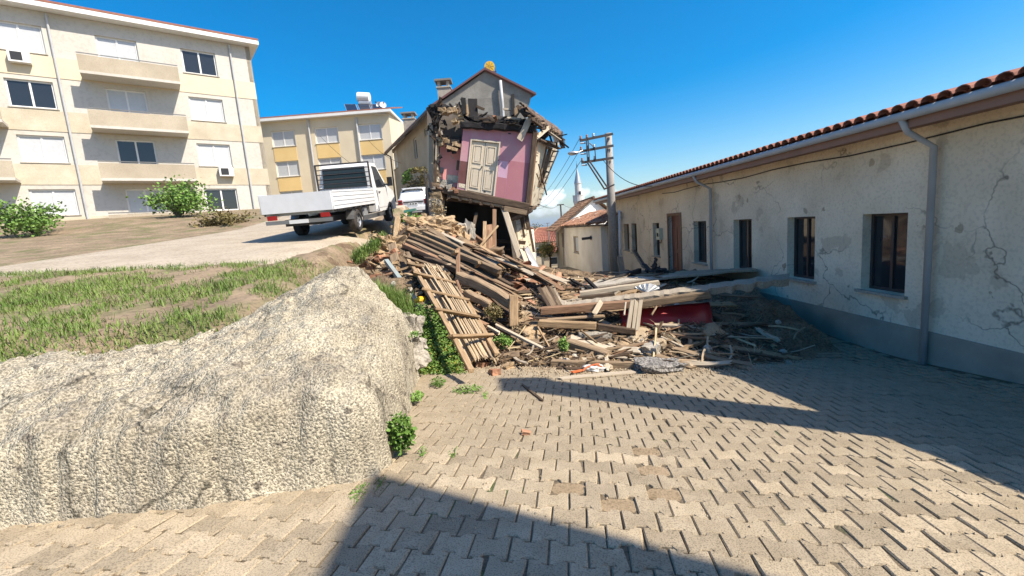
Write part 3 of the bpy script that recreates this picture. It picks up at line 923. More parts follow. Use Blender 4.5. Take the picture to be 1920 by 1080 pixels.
b = MB(); b.poly([(g0.x, GY, ez), (g1.x, GY, ez), (ga.x, GY, ga.z)], (0, .3, 0)); b.build('gable', 'concrete_gray', root)
b = MB(); b.slab([(P(968, 420, GY).x, GY + .32, zb), (g1.x + dxy.x, wy, zb), (g1.x + dxy.x, wy, ez), (P(985, 260, GY).x, GY + .32, ez)], (-.3, 0, 0)); b.build('back_wall', 'plaster_tan', root)
def roofpt(p, o): return Vector((p.x, p.y, p.z)) + Vector(o)
su_ = (Vector((ga.x, 0, ga.z)) - Vector((g0.x, 0, ez))).normalized()
sr_ = (Vector((ga.x, 0, ga.z)) - Vector((g1.x, 0, ez))).normalized()
for nm, sd, gp in (('roof_slope', su_, g0), ('roof_slope', sr_, g1)):
    lo = Vector((gp.x, GY - .22, ez + .05)) - sd * (.75 if gp is g0 else .3)
    hi = Vector((ga.x, GY - .22, ga.z + .05))
    b = MB(); b.slab([lo, hi, hi + dxy * 1.02, lo + dxy * 1.02], (0, 0, .13)); b.build(nm, 'roof_maroon', root)
lo = Vector((g0.x, GY, ez)) - su_ * .75
b = MB(); b.tube([lo + Vector((0, -.2, 0)), lo + dxy * 1.02], .09, 8); b.build('gutter', 'metal_dark', root)
b = MB(); dpt = A + n * .12; b.tube([lo + dxy * 1.0, Vector((dpt.x, dpt.y - .3, ez - .7)), Vector((dpt.x, dpt.y - .3, 3.5))], .07, 8); b.build('downpipe', 'metal_dark', root)
# chimneys
def chimney(px0, px1, pyt, pyb, d_):
    pa, pb = P(px0, pyt, d_), P(px1, pyt, d_)
    w = pb.x - pa.x; zt = pa.z; zb_ = P(px0, pyb, d_).z - .8
    b = MB(); b.box(pa.x, pb.x, d_, d_ + w * .9, zb_, zt - .55); o = b.build('chimney', 'concrete', root)
    b = MB(); b.box(pa.x - .06, pb.x + .06, d_ - .06, d_ + w * .9 + .06, zt - .55, zt - .47); b.build('collar', 'concrete', o)
    for i in range(2):
        for j in range(2):
            x_ = pa.x + .04 + i * (w - .26); y_ = d_ + .04 + j * (w * .9 - .26)
            b = MB(); b.box(x_, x_ + .18, y_, y_ + .18, zt - .47, zt - .12); b.build('post', 'concrete', o)
    b = MB(); b.box(pa.x - .13, pb.x + .13, d_ - .13, d_ + w * .9 + .13, zt - .12, zt); b.build('cap', 'concrete_gray', o)
chimney(818, 842, 149, 205, 31.0)
chimney(754, 775, 211, 262, 38.5)
# drum tank on the ridge
tc_ = P(918, 125, GY + .6)
tk = thing('water_tank', (tc_.x, GY + .9, ga.z), 'round yellow drum end of a water heater tank on the grey gable ridge', 'water tank')
b = MB(); b.tube([tc_ + Vector((0, 0, 0)), tc_ + Vector((0, 1.4, 0))], .32, 24); b.build('drum', 'metal_pale', tk, smooth=False)
b = MB(); b.tube([tc_ + Vector((0, -.03, 0)), tc_ + Vector((0, -.002, 0))], .335, 24); o = b.build('end_cap', 'yellow_paint', tk)
b = MB()
for k in range(8):
    a = k * math.pi / 4; b.obox(tc_ + Vector((math.cos(a) * .16, -.035, math.sin(a) * .16)), Vector((math.cos(a) * .12, 0, math.sin(a) * .12)), (0, .006, 0), Vector((-math.sin(a), 0, math.cos(a))) * .008)
b.build('spoke_mark', 'fascia', o)
for sx in (-.42, .42):
    for sy in (0.05, 1.3):
        b = MB(); b.tube([tc_ + Vector((sx, sy, -.75)), tc_ + Vector((sx * .75, sy, .05))], .025, 6); b.build('leg', 'metal_dark', tk)
b = MB(); b.tube([tc_ + Vector((-.42, .05, -.3)), tc_ + Vector((.42, .05, -.3))], .02, 6); b.tube([tc_ + Vector((-.42, 1.3, -.3)), tc_ + Vector((.42, 1.3, -.3))], .02, 6); b.build('crossbar', 'metal_dark', tk)
# grey flue on the gable
b = MB(); b.tube([P(938, 151, GY - .2), P(942, 195, GY - .2), P(944, 226, GY - .2), P(945, 260, GY - .2)], .10, 12)
tag(b.build('flue_pipe', 'pipe_grey', smooth=True), 'long pale grey flue pipe running up the grey gable wall', 'pipe')
b = MB(); b.slab([P(961, 176, GY - .12), P(964, 176, GY - .12), P(966, 216, GY - .12), P(962, 216, GY - .12)], (0, .1, 0))
tag(b.build('board', 'wood_char'), 'thin blackened board standing against the grey gable wall right of the flue', 'board')

# ---- yellow apartment house, far left
YY = 46
yr, yl = P(738, 300, YY), P(470, 300, YY)
top = P(700, 214, YY).z
root = thing('apartment_house', ((yr.x + yl.x) / 2, YY + 5, 4.2), 'cream and yellow apartment house with solar panels on its roof', 'building')
holes = []
fl = P(700, 260, YY).z - P(700, 317, YY).z
cols = [(672, 716), (590, 634), (508, 552)]
Ln = yr.x - yl.x
for a, c_ in cols:
    s0, s1 = P(a, 250, YY).x - yl.x, P(c_, 250, YY).x - yl.x
    for f_ in range(3):
        z1 = P(694, 232, YY).z - f_ * fl
        holes.append((s0, s1, z1 - 1.55, z1))
wo, A, d, n = wall_with_holes(root, 'front_wall', (yl.x, YY), (yr.x, YY), 2.5, top, holes, 'paint_cream', .3)
for h in holes:
    window(root, A, d, n, *h, kind='two', glass='curtain', frame='frame_white', rec=.1, fw=.1)
    b = MB(); b.box(yl.x + h[0] + .02, yl.x + h[1] - .02, YY - .03, YY - .004, h[2] - 1.45, h[2] - .06); b.build('spandrel', 'paint_yellow', root)
b = MB(); b.slab([(yr.x, YY + .01, 2.5), (yr.x + .9, YY + 11, 2.5), (yr.x + .9, YY + 11, top), (yr.x, YY + .01, top)], (-.3, 0, 0)); b.build('side_wall', 'paint_cream', root)
b = MB(); b.box(yl.x - .4, yr.x + .35, YY - .55, YY + 11.5, top + .002, top + .26); b.build('eave', 'frame_white', root)
b = MB(); b.slab([(yl.x - .4, YY - .5, top + .28), (yr.x + .35, YY - .5, top + .28), (yr.x + .35, YY + 5.5, top + 1.9), (yl.x - .4, YY + 5.5, top + 1.9)], (0, 0, .12)); b.build('roof', 'tile_red', root)
b = MB(); dp = P(667, 220, YY - .15); b.tube([dp, Vector((dp.x, dp.y, 3))], .09, 8); b.build('downpipe', 'pipe_grey', root)
b = MB(); dp = P(576, 220, YY - .15); b.tube([dp, Vector((dp.x, dp.y, 3))], .09, 8); b.build('downpipe', 'pipe_grey', root)
for k, px in enumerate((652, 677, 701)):
    pA, pB, pC, pD = P(px, 213, YY - .2), P(px + 22, 213, YY - .2), P(px + 15, 195, YY + 1.6), P(px - 7, 195, YY + 1.6)
    r = thing('solar_panel', pA, ['leftmost solar panel of the three on the yellow apartment roof', 'middle solar panel of the three on the yellow apartment roof', 'rightmost solar panel of the three on the yellow apartment roof'][k], 'solar panel', 'solar panels on the apartment roof')
    b = MB(); b.slab([pA, pB, pC, pD], (0, .03, -.08)); b.build('frame', 'metal_pale', r)
    ins = lambda p, c: p + (c - p) * .10
    c = (pA + pB + pC + pD) / 4
    b = MB(); b.slab([ins(q, c) + Vector((0, -.012, .03)) for q in (pA, pB, pC, pD)], (0, .004, -.01)); b.build('collector', 'solar_glass', r)
pT0, pT1 = P(671, 182, YY + 1.8), P(693, 183, YY + 1.8)
r = thing('water_tank', (pT0.x, YY + 2, top + 1), 'white horizontal solar water tank above the panels on the yellow apartment', 'water tank')
b = MB(); b.tube([pT0, pT1], .48, 18); b.build('drum', 'white_paint', r, smooth=False)
b = MB(); b.tube([P(674, 194, YY + 1.7), P(696, 194, YY + 1.7)], .28, 14); b.build('lower_drum', 'metal_pale', r)
for px in (672, 692):
    b = MB(); b.tube([P(px, 184, YY + 1.8), P(px + 4, 212, YY + 1.8)], .05, 6); b.build('leg', 'metal_grey', r)
for k, (px, py, rr) in enumerate([(710.5, 196, .28), (718, 197.5, .33)]):
    c = P(px, py, YY + .4)
    r = thing('satellite_dish', c, ['left one of two satellite dishes on the yellow apartment roof', 'right one of two satellite dishes on the yellow apartment roof'][k], 'dish', 'rooftop satellite dishes')
    ax = (Vector((.45 if k else -.5, -1, .35))).normalized(); u = ax.orthogonal().normalized(); w = ax.cross(u)
    b = MB()
    for t in np.linspace(0.02, 1, 5):
        for j in range(18):
            a = 2 * math.pi * j / 18
            b.v.append(tuple(c + (u * math.cos(a) + w * math.sin(a)) * rr * float(t) + ax * (.1 * float(t * t))))
    for i in range(4):
        for j in range(18):
            b.f.append((i * 18 + j, i * 18 + (j + 1) % 18, (i + 1) * 18 + (j + 1) % 18, (i + 1) * 18 + j))
    b.build('reflector', 'white_paint', r, smooth=True)
    b = MB(); b.tube([c - ax * .03, c - ax * .1 + Vector((0, .1, -.9))], .03, 6); b.build('mast', 'metal_grey', r)
    b = MB(); b.tube([c + ax * .02 - Vector((0, 0, rr * .8)), c + ax * .42], .02, 6); b.obox(c + ax * .45, u * .05, w * .05, ax * .07); b.build('feed_arm', 'metal_dark', r)

# ---- taller apartment house past the left edge of the road
B0, B1 = Vector((-31, 22, 0)), Vector((-17.2, 33, 0))
Lh = (B1 - B0).length
root = thing('apartment_house', (-23, 28, 3), 'tall white and beige apartment block with balconies at the far left', 'building')
hs = []
for f_ in range(4):
    for k in range(4):
        s0 = 1.3 + k * 4.1
        hs.append((s0, s0 + 1.9, 4.3 + f_ * 3.0, 5.8 + f_ * 3.0))
wo, A, d, n = wall_with_holes(root, 'front_wall', B0, B1, 2.0, 15.6, hs, 'paint_white_wall', .3)
for i, h in enumerate(hs):
    window(root, A, d, n, *h, kind='two', glass='curtain' if i % 3 else 'glass_dark', frame='frame_white', rec=.12, fw=.09)
def qA(s, h, o):
    p = A + d * s + n * o
    return Vector((p.x, p.y, h))
for f_ in range(4):
    z0 = 3.25 + f_ * 3
    b = MB(); b.slab([qA(0.01, z0 - .2, .03), qA(Lh, z0 - .2, .03), qA(Lh, z0 + .95, .03), qA(.01, z0 + .95, .03)], -n * .027); b.build('band', 'plaster_cream' if f_ < 3 else 'paint_cream', root)
    for s0 in (8.6, 0.6):
        b = MB(); b.slab([qA(s0, z0 - .12, 1.3), qA(s0 + 4.6, z0 - .12, 1.3), qA(s0 + 4.6, z0 + .03, 1.3), qA(s0, z0 + .03, 1.3)], -n * 1.26); bal = b.build('balcony', 'paint_white_wall', root)
        b = MB(); b.slab([qA(s0, z0 + .032, 1.28), qA(s0 + 4.6, z0 + .032, 1.28), qA(s0 + 4.6, z0 + .9, 1.28), qA(s0, z0 + .9, 1.28)], -n * .08); b.build('parapet', 'plaster_tan', bal)
        b = MB(); b.tube([qA(s0, z0 + 1.0, 1.24), qA(s0 + 4.6, z0 + 1.0, 1.24)], .03, 6); b.build('handrail', 'metal_grey', bal)
ar = random.Random(8)
for f_ in range(4):
    for s0 in (5.8, 14.6):
        z0 = 3.6 + f_ * 3
        if ar.random() < .35: continue
        b = MB(); b.slab([qA(s0, z0, .42), qA(s0 + .85, z0, .42), qA(s0 + .85, z0 + .6, .42), qA(s0, z0 + .6, .42)], -n * .35); ac = b.build('air_conditioner', 'frame_white', root)
        b = MB(); b.slab([qA(s0 + .1, z0 + .08, .43), qA(s0 + .55, z0 + .08, .43), qA(s0 + .55, z0 + .52, .43), qA(s0 + .1, z0 + .52, .43)], -n * .01); b.build('fan_grille', 'plastic_black', ac)
for s0 in (7.6, 16.4):
    b = MB(); b.tube([qA(s0, 15.5, .1), qA(s0, 2.5, .1)], .06, 8); b.build('downpipe', 'pipe_grey', root)
b = MB(); b.slab([qA(Lh, 2.0, 0), qA(Lh, 2.0, -10), qA(Lh, 15.6, -10), qA(Lh, 15.6, 0)], -d * .28); b.build('side_wall', 'paint_cream', root)
b = MB(); b.slab([qA(-.5, 15.61, .7), qA(Lh + .5, 15.61, .7), qA(Lh + .5, 15.61, -11), qA(-.5, 15.61, -11)], (0, 0, .25)); b.build('eave', 'frame_white', root)
b = MB(); b.slab([qA(-.5, 15.88, .7), qA(Lh + .5, 15.88, .7), qA(Lh + .5, 17.6, -5), qA(-.5, 17.6, -5)], (0, 0, .12)); b.build('roof', 'tile_red', root)
# ------------------------------------------------------------------ timber pieces
def plank_mesh(L, w, t, seed=0, seg=4, bend=0.0, rag=.02, chamfer=None, jit=.035):
    """a board along local X with worn edges, a slight bow and broken ends"""
    r = random.Random(seed)
    ch = min(w, t) * .12 if chamfer is None else chamfer
    hw, ht = w / 2, t / 2
    sect = [(-hw + ch, -ht), (hw - ch, -ht), (hw, -ht + ch), (hw, ht - ch), (hw - ch, ht), (-hw + ch, ht), (-hw, ht - ch), (-hw, -ht + ch)]
    v, f = [], []
    n = 8
    for i in range(seg + 1):
        u = i / seg
        x = (u - .5) * L
        dy, dz = bend * math.sin(math.pi * u) + r.uniform(-1, 1) * w * jit * .7, bend * .6 * math.sin(math.pi * u * 1.3) + r.uniform(-1, 1) * t * jit
        for (a, c) in sect:
            xx = x + (r.uniform(-rag, rag) if i in (0, seg) else 0)
            k = 1 + r.uniform(-jit, jit)
            v.append((xx, a * k + dy, c * k + dz))
    for i in range(seg):
        for j in range(n):
            a, b = i * n + j, i * n + (j + 1) % n
            f.append((a, b, b + n, a + n))
    f.append(tuple(range(n - 1, -1, -1)))
    f.append(tuple(seg * n + j for j in range(n)))
    me = bpy.data.meshes.new('board')
    me.from_pydata(v, [], f)
    return me

def frame_matrix(p0, p1, up=(0, 0, 1), roll=0.0):
    p0, p1 = Vector(p0), Vector(p1)
    x = (p1 - p0).normalized()
    u = Vector(up)
    if abs(x.dot(u.normalized())) > .97: u = Vector((0, -1, .1))
    y = u.cross(x).normalized()
    z = x.cross(y)
    m = Matrix(((x.x, y.x, z.x, 0), (x.y, y.y, z.y, 0), (x.z, y.z, z.z, 0), (0, 0, 0, 1)))
    m = m @ Matrix.Rotation(roll, 4, 'X')
    m.translation = (p0 + p1) / 2
    return m

_sd = [100]
def plank(name, p0, p1, w, t, mat, parent=None, label=None, cat=None, group=None, roll=0.0, up=(0, 0, 1), bend=0.0, rag=.02, seg=4, jit=.035):
    p0, p1 = Vector(p0), Vector(p1)
    _sd[0] += 1
    me = plank_mesh((p1 - p0).length, w, t, _sd[0], seg, bend, rag, None, jit)
    o = link_mesh(name, me, mat, parent, frame_matrix(p0, p1, up, roll))
    if label: tag(o, label, cat or 'board', group)
    return o

def lump_mesh(sx, sy, sz, seed, sub=2, rough=.25, boxy=0.0):
    """broken chunk: a jittered sphere or block"""
    import bmesh
    bm = bmesh.new()
    if boxy:
        bmesh.ops.create_cube(bm, size=2)
        bmesh.ops.subdivide_edges(bm, edges=bm.edges[:], cuts=sub, use_grid_fill=True)
    else:
        bmesh.ops.create_icosphere(bm, subdivisions=sub, radius=1)
    for v in bm.verts:
        c = v.co
        k = 1 + rough * noise.fractal(c * 1.3 + Vector((seed * 3.7, seed * 1.9, 0)), 1, 2, 3)
        if sub >= 4: k += rough * .45 * noise.fractal(c * 4.5 + Vector((seed, 5, 1)), .8, 2, 4)
        v.co = Vector((c.x * sx * k, c.y * sy * k, c.z * sz * k))
    me = bpy.data.meshes.new('chunk')
    bm.to_mesh(me); bm.free()
    return me

def chunk(name, p, s, mat, seed, parent=None, rot=(0, 0, 0), rough=.25, boxy=0, sub=2, label=None, cat=None, group=None, smooth=False):
    me = lump_mesh(*s, seed, sub, rough, boxy)
    me.materials.append(M[mat])
    if smooth: me.polygons.foreach_set('use_smooth', [True] * len(me.polygons))
    from mathutils import Euler
    o = link_mesh(name, me, None, parent, Matrix.Translation(Vector(p)) @ Euler(rot).to_matrix().to_4x4())
    if label: tag(o, label, cat, group)
    return o

# ------------------------------------------------------------------ the collapsed house
RY = 15.0
ruin = thing('collapsed_house', (P(900, 480, 16).x, 16.5, -.9), 'half collapsed old house leaning over with its pink inner wall and double door exposed', 'house')

def panel(name, quad, u0, u1, v0, v1, o0, o1, mat, parent=None):
    """piece of a leaning wall: quad = TL, TR, BR, BL; offsets towards the viewer"""
    TL, TR, BR, BL = quad
    nrm = (TR - TL).cross(BL - TL).normalized()
    if nrm.y > 0: nrm = -nrm
    def q(u, v): return TL.lerp(TR, u).lerp(BL.lerp(BR, u), v)
    b = MB()
    pts = [q(u0, v1), q(u1, v1), q(u1, v0), q(u0, v0)]
    b.slab([p + nrm * o1 for p in pts], nrm * (o0 - o1))
    return b.build(name, mat, parent or ruin)

rr0 = random.Random(5)
# pink partition
PQ = (P(869, 236, RY), P(1005, 247, RY), P(989, 382, RY - .1), P(857, 354, RY - .1))
panel('pink_wall', PQ, 0, .12, 0, 1, -.12, 0, 'pink')
panel('pink_wall', PQ, .12, .53, 0, .195, -.12, 0, 'pink')
panel('pink_wall', PQ, .53, 1, 0, 1, -.12, 0, 'pink')
panel('paint_patch', PQ, .675, .995, .44, .995, 0, .004, 'pink_deep')
panel('paint_patch', PQ, .54, .67, .46, .70, 0, .005, 'lilac')
panel('paint_patch', PQ, .54, .672, .70, .995, 0, .004, 'pink_deep')
panel('dado', PQ, .004, .118, .55, .90, 0, .006, 'maroon')
panel('plaster_scar', PQ, .02, .11, .905, .97, 0, .012, 'plaster_old')
panel('socket', PQ, .62, .66, .05, .065, 0, .02, 'plastic_black')
# double door
dq = lambda *a: panel(*a[:1], PQ, *a[1:])
door_o = panel('door', PQ, .135, .515, .21, .985, -.08, -.05, 'door_paint')
for (a, c, t, bt) in [(.118, .138, .19, 1.0), (.512, .532, .19, 1.0), (.138, .512, .19, .213)]:
    panel('door_frame', PQ, a, c, t, bt, -.07, .035, 'door_paint', door_o)
for k in range(2):
    a, c = (.142, .322) if k == 0 else (.328, .508)
    lf = panel('door_leaf', PQ, a, c, .222, .985, -.05, -.018, 'door_paint', door_o)
    for (t, bt) in [(.27, .55), (.615, .93)]:
        # mouldings round a sunk field
        for (aa, cc, tt, bb) in [(a + .03, a + .04, t, bt), (c - .04, c - .03, t, bt), (a + .04, c - .04, t, t + .016), (a + .04, c - .04, bt - .016, bt)]:
            panel('moulding', PQ, aa, cc, tt, bb, -.018, .004, 'door_paint', door_o)
        panel('door_field', PQ, a + .055, c - .055, t + .03, bt - .03, -.018, -.006, 'door_paint', door_o)
panel('door_gap', PQ, .3225, .3275, .222, .985, -.05, -.03, 'plastic_black', door_o)
panel('knob', PQ, .305, .318, .585, .60, -.018, .05, 'metal_dark', door_o)
panel('knob', PQ, .525, .537, .455, .47, .036, .07, 'metal_dark', door_o)
panel('chip', PQ, .37, .40, .945, .965, -.018, -.012, 'soot', door_o)
# charred head beam over the pink wall
plank('head_beam', P(864, 234, RY - .08), P(1006, 243, RY - .08), .2, .2, 'wood_char', ruin, up=(0, -1, 0), jit=.12, seg=14)
plank('head_beam', P(880, 229, RY + .3), P(1000, 233, RY + .3), .2, .22, 'wood_char', ruin)
for k in range(34):
    u = rr0.random(); p = P(868 + u * 132, 226 + u * 8 + rr0.uniform(-5, 5), RY + rr0.uniform(-.2, .3)); a_ = rr0.gauss(.1, .6); l_ = rr0.uniform(.12, .5)
    plank('charred_board', p, p + Vector((math.cos(a_) * l_, rr0.uniform(-.15, .15), math.sin(a_) * l_ * .6)), rr0.uniform(.03, .1), rr0.uniform(.02, .06), rr0.choice(['wood_char', 'wood_char', 'wood_char', 'wood_dark', 'wood_grey']), ruin, rag=.06, jit=.15, seg=3)
# salmon niche on the left
SQ = (P(822, 262, RY + .35), P(868, 268, RY + .35), P(860, 352, RY + .25), P(818, 347, RY + .25))
panel('salmon_wall', SQ, 0, 1, 0, 1, -.15, 0, 'salmon')
panel('plaster_scar', SQ, .0, .75, .86, 1, 0, .03, 'stone')
panel('plaster_scar', SQ, .05, .28, .60, .73, 0, .02, 'concrete_gray')
panel('plaster_scar', SQ, .45, .95, .74, .90, 0, .02, 'plaster_old')
panel('plaster_scar', SQ, .82, .98, .40, .62, 0, .015, 'adobe_dark')
NQ = (P(824, 203, RY + .6), P(872, 208, RY + .6), P(866, 268, RY + .45), P(822, 264, RY + .45))
panel('sooty_wall', NQ, 0, 1, 0, 1, -.15, 0, 'smoked')
panel('sooty_wall', (P(868, 234, RY), P(868.5, 234, RY + .7), P(859, 354, RY + .6), P(857, 354, RY)), 0, 1, 0, 1, -.06, 0, 'maroon')
# left corner: charred posts
plank('post', P(813, 200, RY), P(818, 268, RY), .13, .14, 'wood_char', ruin, up=(0, -1, 0), jit=.2, seg=8, rag=.08)
plank('post', P(817, 262, RY), P(816, 352, RY - .05), .1, .12, 'wood_dark', ruin, up=(0, -1, 0), jit=.16, seg=8, rag=.08)
for k in range(30):
    p = P(rr0.gauss(815, 6), rr0.uniform(196, 262), RY + rr0.uniform(-.2, .2)); a_ = rr0.uniform(-1.6, 1.6); l_ = rr0.uniform(.1, .4)
    plank('charred_board', p, p + Vector((math.cos(a_) * l_ * .6, rr0.uniform(-.1, .1), math.sin(a_) * l_)), rr0.uniform(.04, .12), rr0.uniform(.02, .06), rr0.choice(['wood_char', 'wood_char', 'wood_dark']), ruin, rag=.06, jit=.18, seg=3)
for k in range(12):
    p = P(rr0.uniform(818, 826), 262 + k * 7.5, RY + rr0.uniform(-.05, .1)); l_ = rr0.uniform(.1, .25)
    chunk('plaster_bit', p, (.05, .04, l_ * .4), rr0.choice(['plaster_old', 'adobe_dark', 'soot']), 700 + k, ruin, (0, rr0.uniform(-.4, .4), 0), .4, 1, 1)
plank('post', P(820, 215, RY + .1), P(822, 350, RY + .05), .11, .1, 'wood_dark', ruin, up=(0, -1, 0))
plank('lath', P(826, 232, RY - .05), P(823, 246, RY - .05), .05, .02, 'wood_pale', ruin)
plank('lath', P(827, 246, RY - .05), P(829, 252, RY - .05), .05, .02, 'wood_pale', ruin)
plank('lath', P(819, 252, RY - .1), P(817, 300, RY - .1), .05, .03, 'wood_pale', ruin)
plank('lath', P(821, 270, RY), P(819, 350, RY), .06, .03, 'plaster_old', ruin)
plank('rail', P(822, 257, RY + .1), P(866, 262, RY + .1), .12, .16, 'wood_char', ruin)
for k, (a, c_, e, g_) in enumerate([(838, 262, 843, 285), (848, 262, 852, 288), (856, 262, 858, 280)]):
    plank('hanging_board', P(a, c_, RY - .05), P(e, g_, RY - .12), .16, .03, 'wood_char', ruin)
    chunk('adobe_brick', P(e, g_ - 8, RY - .16), (.10, .05, .05), 'adobe', 40 + k, ruin, (0, .3, .2), .2, 1, 1)
# adobe bricks left along the wall head
rr = random.Random(12)
for k in range(10):
    u = k / 9
    px, py = 818 + u * 48 + rr.uniform(-2, 2), 204 + u * 8 + rr.uniform(-3, 4)
    if k in (0, 9): py += 8
    chunk('adobe_brick', P(px, py, RY + rr.uniform(-.1, .15)), (.07 + rr.uniform(0, .05), .07, .05 + rr.uniform(0, .05)), 'adobe', k, ruin, (rr.uniform(-.3, .3),) * 3, .25, 1, 1)
for k, (px, py) in enumerate([(852, 228), (864, 230), (863, 215), (834, 262), (827, 271), (853, 270), (824, 262), (838, 265)]):
    chunk('adobe_brick', P(px, py, RY - .05), (.085, .06, .06), 'adobe', 60 + k, ruin, (rr.uniform(-.3, .3),) * 3, .25, 1, 1)
# charred planks sticking up and lying along the roof edge
for (a, c_, e, g_, w, t, m) in [
    (888, 222, 886, 187, .30, .05, 'wood_char'), (893, 221, 890, 188, .14, .05, 'wood_char'), (871, 214, 869, 184, .14, .1, 'wood_char'),
    (873, 212, 866, 186, .10, .05, 'wood_char'), (862, 212, 861, 192, .07, .05, 'wood_dark'), (877, 215, 874, 197, .1, .03, 'adobe'),
    (838, 200, 880, 224, .10, .08, 'wood_char'), (820, 205, 872, 207, .12, .1, 'wood_char'), (806, 199, 836, 199, .12, .1, 'wood_char'),
    (808, 208, 824, 196, .1, .1, 'wood_char'), (803, 203, 818, 230, .14, .1, 'wood_char'), (812, 210, 820, 240, .1, .1, 'wood_char'),
    (868, 224, 887, 241, .06, .05, 'wood_pale'), (895, 200, 907, 205, .08, .06, 'wood_dark'), (888, 222, 930, 230, .16, .1, 'wood_char'),
    (900, 223, 926, 231, .1, .12, 'wood_char'), (915, 220, 930, 229, .09, .05, 'wood_dark'), (927, 217, 930, 227, .12, .05, 'brick_red'),
    (945, 205, 966, 206, .07, .07, 'wood_pale'), (953, 221, 975, 224, .07, .07, 'wood_pale'), (961, 222, 972, 205, .2, .05, 'wood_grey'),
    (962, 216, 961, 178, .1, .06, 'wood_char'), (971, 200, 986, 218, .12, .1, 'wood_dark'), (940, 228, 990, 232, .1, .1, 'wood_char'),
    (848, 205, 858, 198, .06, .05, 'wood_pale'), (842, 194, 858, 212, .07, .06, 'wood_char'), (855, 197, 868, 200, .1, .02, 'wood_tan')]:
    plank('charred_board' if m == 'wood_char' else 'broken_board', P(a, c_, RY + rr.uniform(-.15, .25)), P(e, g_, RY + rr.uniform(-.1, .3)), w, t, m, ruin, up=(0, -1, 0), rag=.05)
# long loose boards hanging over the pink wall at the right
plank('hanging_board', P(994, 221, RY - .25), P(974, 262, RY - .35), .2, .04, 'wood_pale', ruin, up=(0, -1, 0), rag=.05)
plank('hanging_board', P(1029, 239, RY + .6), P(1007, 257, RY - .1), .14, .04, 'wood_pale', ruin, up=(0, -1, 0), rag=.05)
# remnant of the tiled roof at the right: rafters, boarding, tiles
rA, rB = P(974, 205, RY + .1), P(1053, 258, RY + 3.6)
rC, rD = P(1000, 222, RY - .35), P(1052, 270, RY + 3.0)
roof_pts = lambda u, v: P(976, 203, RY + .4).lerp(P(1052, 254, RY + 3.2), u).lerp(P(998, 224, RY - .5).lerp(P(1050, 262, RY + 1.8), u), v)
for k in range(7):
    v = k / 6
    plank('rafter', roof_pts(0 + .05 * (k % 2), v), roof_pts(1.0 - .06 * (k % 3), v), .11, .13, 'wood_dark', ruin, rag=.06)
for k in range(12):
    u = (k + .5) / 12
    plank('roof_board', roof_pts(u, -.05) + Vector((0, 0, .09)), roof_pts(u + .02, 1.04) + Vector((0, 0, .09)), .26, .03, rr.choice(['wood_grey', 'wood_dark', 'wood_dark']), ruin, rag=.05)
tburn = tm.mesh('tile'); tburn.materials.append(M['tile_burnt'])
for i in range(13):
    for j in range(6):
        if rr.random() < .4: continue
        u, v = (i + .5) / 13 + rr.uniform(-.02, .02), (j + .5) / 6
        p = roof_pts(u, v) + Vector((0, 0, .16))
        x = (roof_pts(u + .05, v) - roof_pts(u, v)).normalized()
        y = (roof_pts(u, v + .1) - roof_pts(u, v)).normalized()
        z = x.cross(y).normalized()
        if z.z < 0: z = -z; y = -y
        y = z.cross(x)
        mw = Matrix(((y.x, -x.x, z.x, p.x), (y.y, -x.y, z.y, p.y), (y.z, -x.z, z.z, p.z), (0, 0, 0, 1))) @ Matrix.Rotation(rr.uniform(-.25, .25), 4, 'Z')
        link_mesh('tile', tburn, None, ruin, mw)
for k in range(9):
    u = rr.uniform(.2, 1)
    p = roof_pts(u, rr.uniform(.7, 1.15))
    plank('broken_board', p, p + Vector((rr.uniform(-.1, .5), rr.uniform(-.3, .3), rr.uniform(-.45, .1))), .07, .03, rr.choice(['wood_dark', 'wood_grey', 'wood_char', 'wood_pale']), ruin, rag=.05)
plank('hanging_board', P(1050, 258, RY + 2), P(1056, 278, RY + 2), .16, .06, 'wood_char', ruin, rag=.05)
plank('hanging_board', P(1040, 256, RY + 1.8), P(1058, 262, RY + 2.2), .07, .05, 'wood_dark', ruin, rag=.05)
# dark vaulted soffit under that roof
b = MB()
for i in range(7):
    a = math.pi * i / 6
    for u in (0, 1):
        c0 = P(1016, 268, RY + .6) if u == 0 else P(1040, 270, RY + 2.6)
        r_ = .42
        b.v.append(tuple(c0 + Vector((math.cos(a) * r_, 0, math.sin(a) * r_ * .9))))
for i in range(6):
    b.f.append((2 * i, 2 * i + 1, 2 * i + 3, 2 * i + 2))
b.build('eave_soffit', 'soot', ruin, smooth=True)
# right side wall of the upper floor, leaning outwards, with a window hole
TQ = (P(1006, 258, RY), P(1049, 268, RY + 4.2), P(1011, 388, RY + 4.0), P(990, 384, RY - .05))
def spanel(name, u0, u1, v0, v1, o0, o1, mat, parent=None):
    TL, TR, BR, BL = TQ
    nrm = (TR - TL).cross(BL - TL).normalized()
    if nrm.x < 0: nrm = -nrm
    def q(u, v): return TL.lerp(TR, u).lerp(BL.lerp(BR, u), v)
    b = MB()
    b.slab([q(u0, v1) + nrm * o1, q(u1, v1) + nrm * o1, q(u1, v0) + nrm * o1, q(u0, v0) + nrm * o1], nrm * (o0 - o1))
    return b.build(name, mat, parent or ruin)
spanel('side_wall', 0, .40, 0, 1, -.15, 0, 'plaster_old')
spanel('side_wall', .40, .72, 0, .10, -.15, 0, 'plaster_old')
spanel('side_wall', .40, .72, .72, 1, -.15, 0, 'plaster_old')
spanel('side_wall', .72, 1, 0, 1, -.15, 0, 'plaster_old')
wfr = spanel('window', .42, .47, .12, .71, -.12, .03, 'wood_grey')
spanel('window_jamb', .66, .70, .12, .71, -.12, .03, 'wood_grey', wfr)
spanel('window_head', .42, .70, .102, .12, -.12, .03, 'wood_grey', wfr)
spanel('window_bar', .47, .66, .44, .46, -.10, -.03, 'wood_dark', wfr)
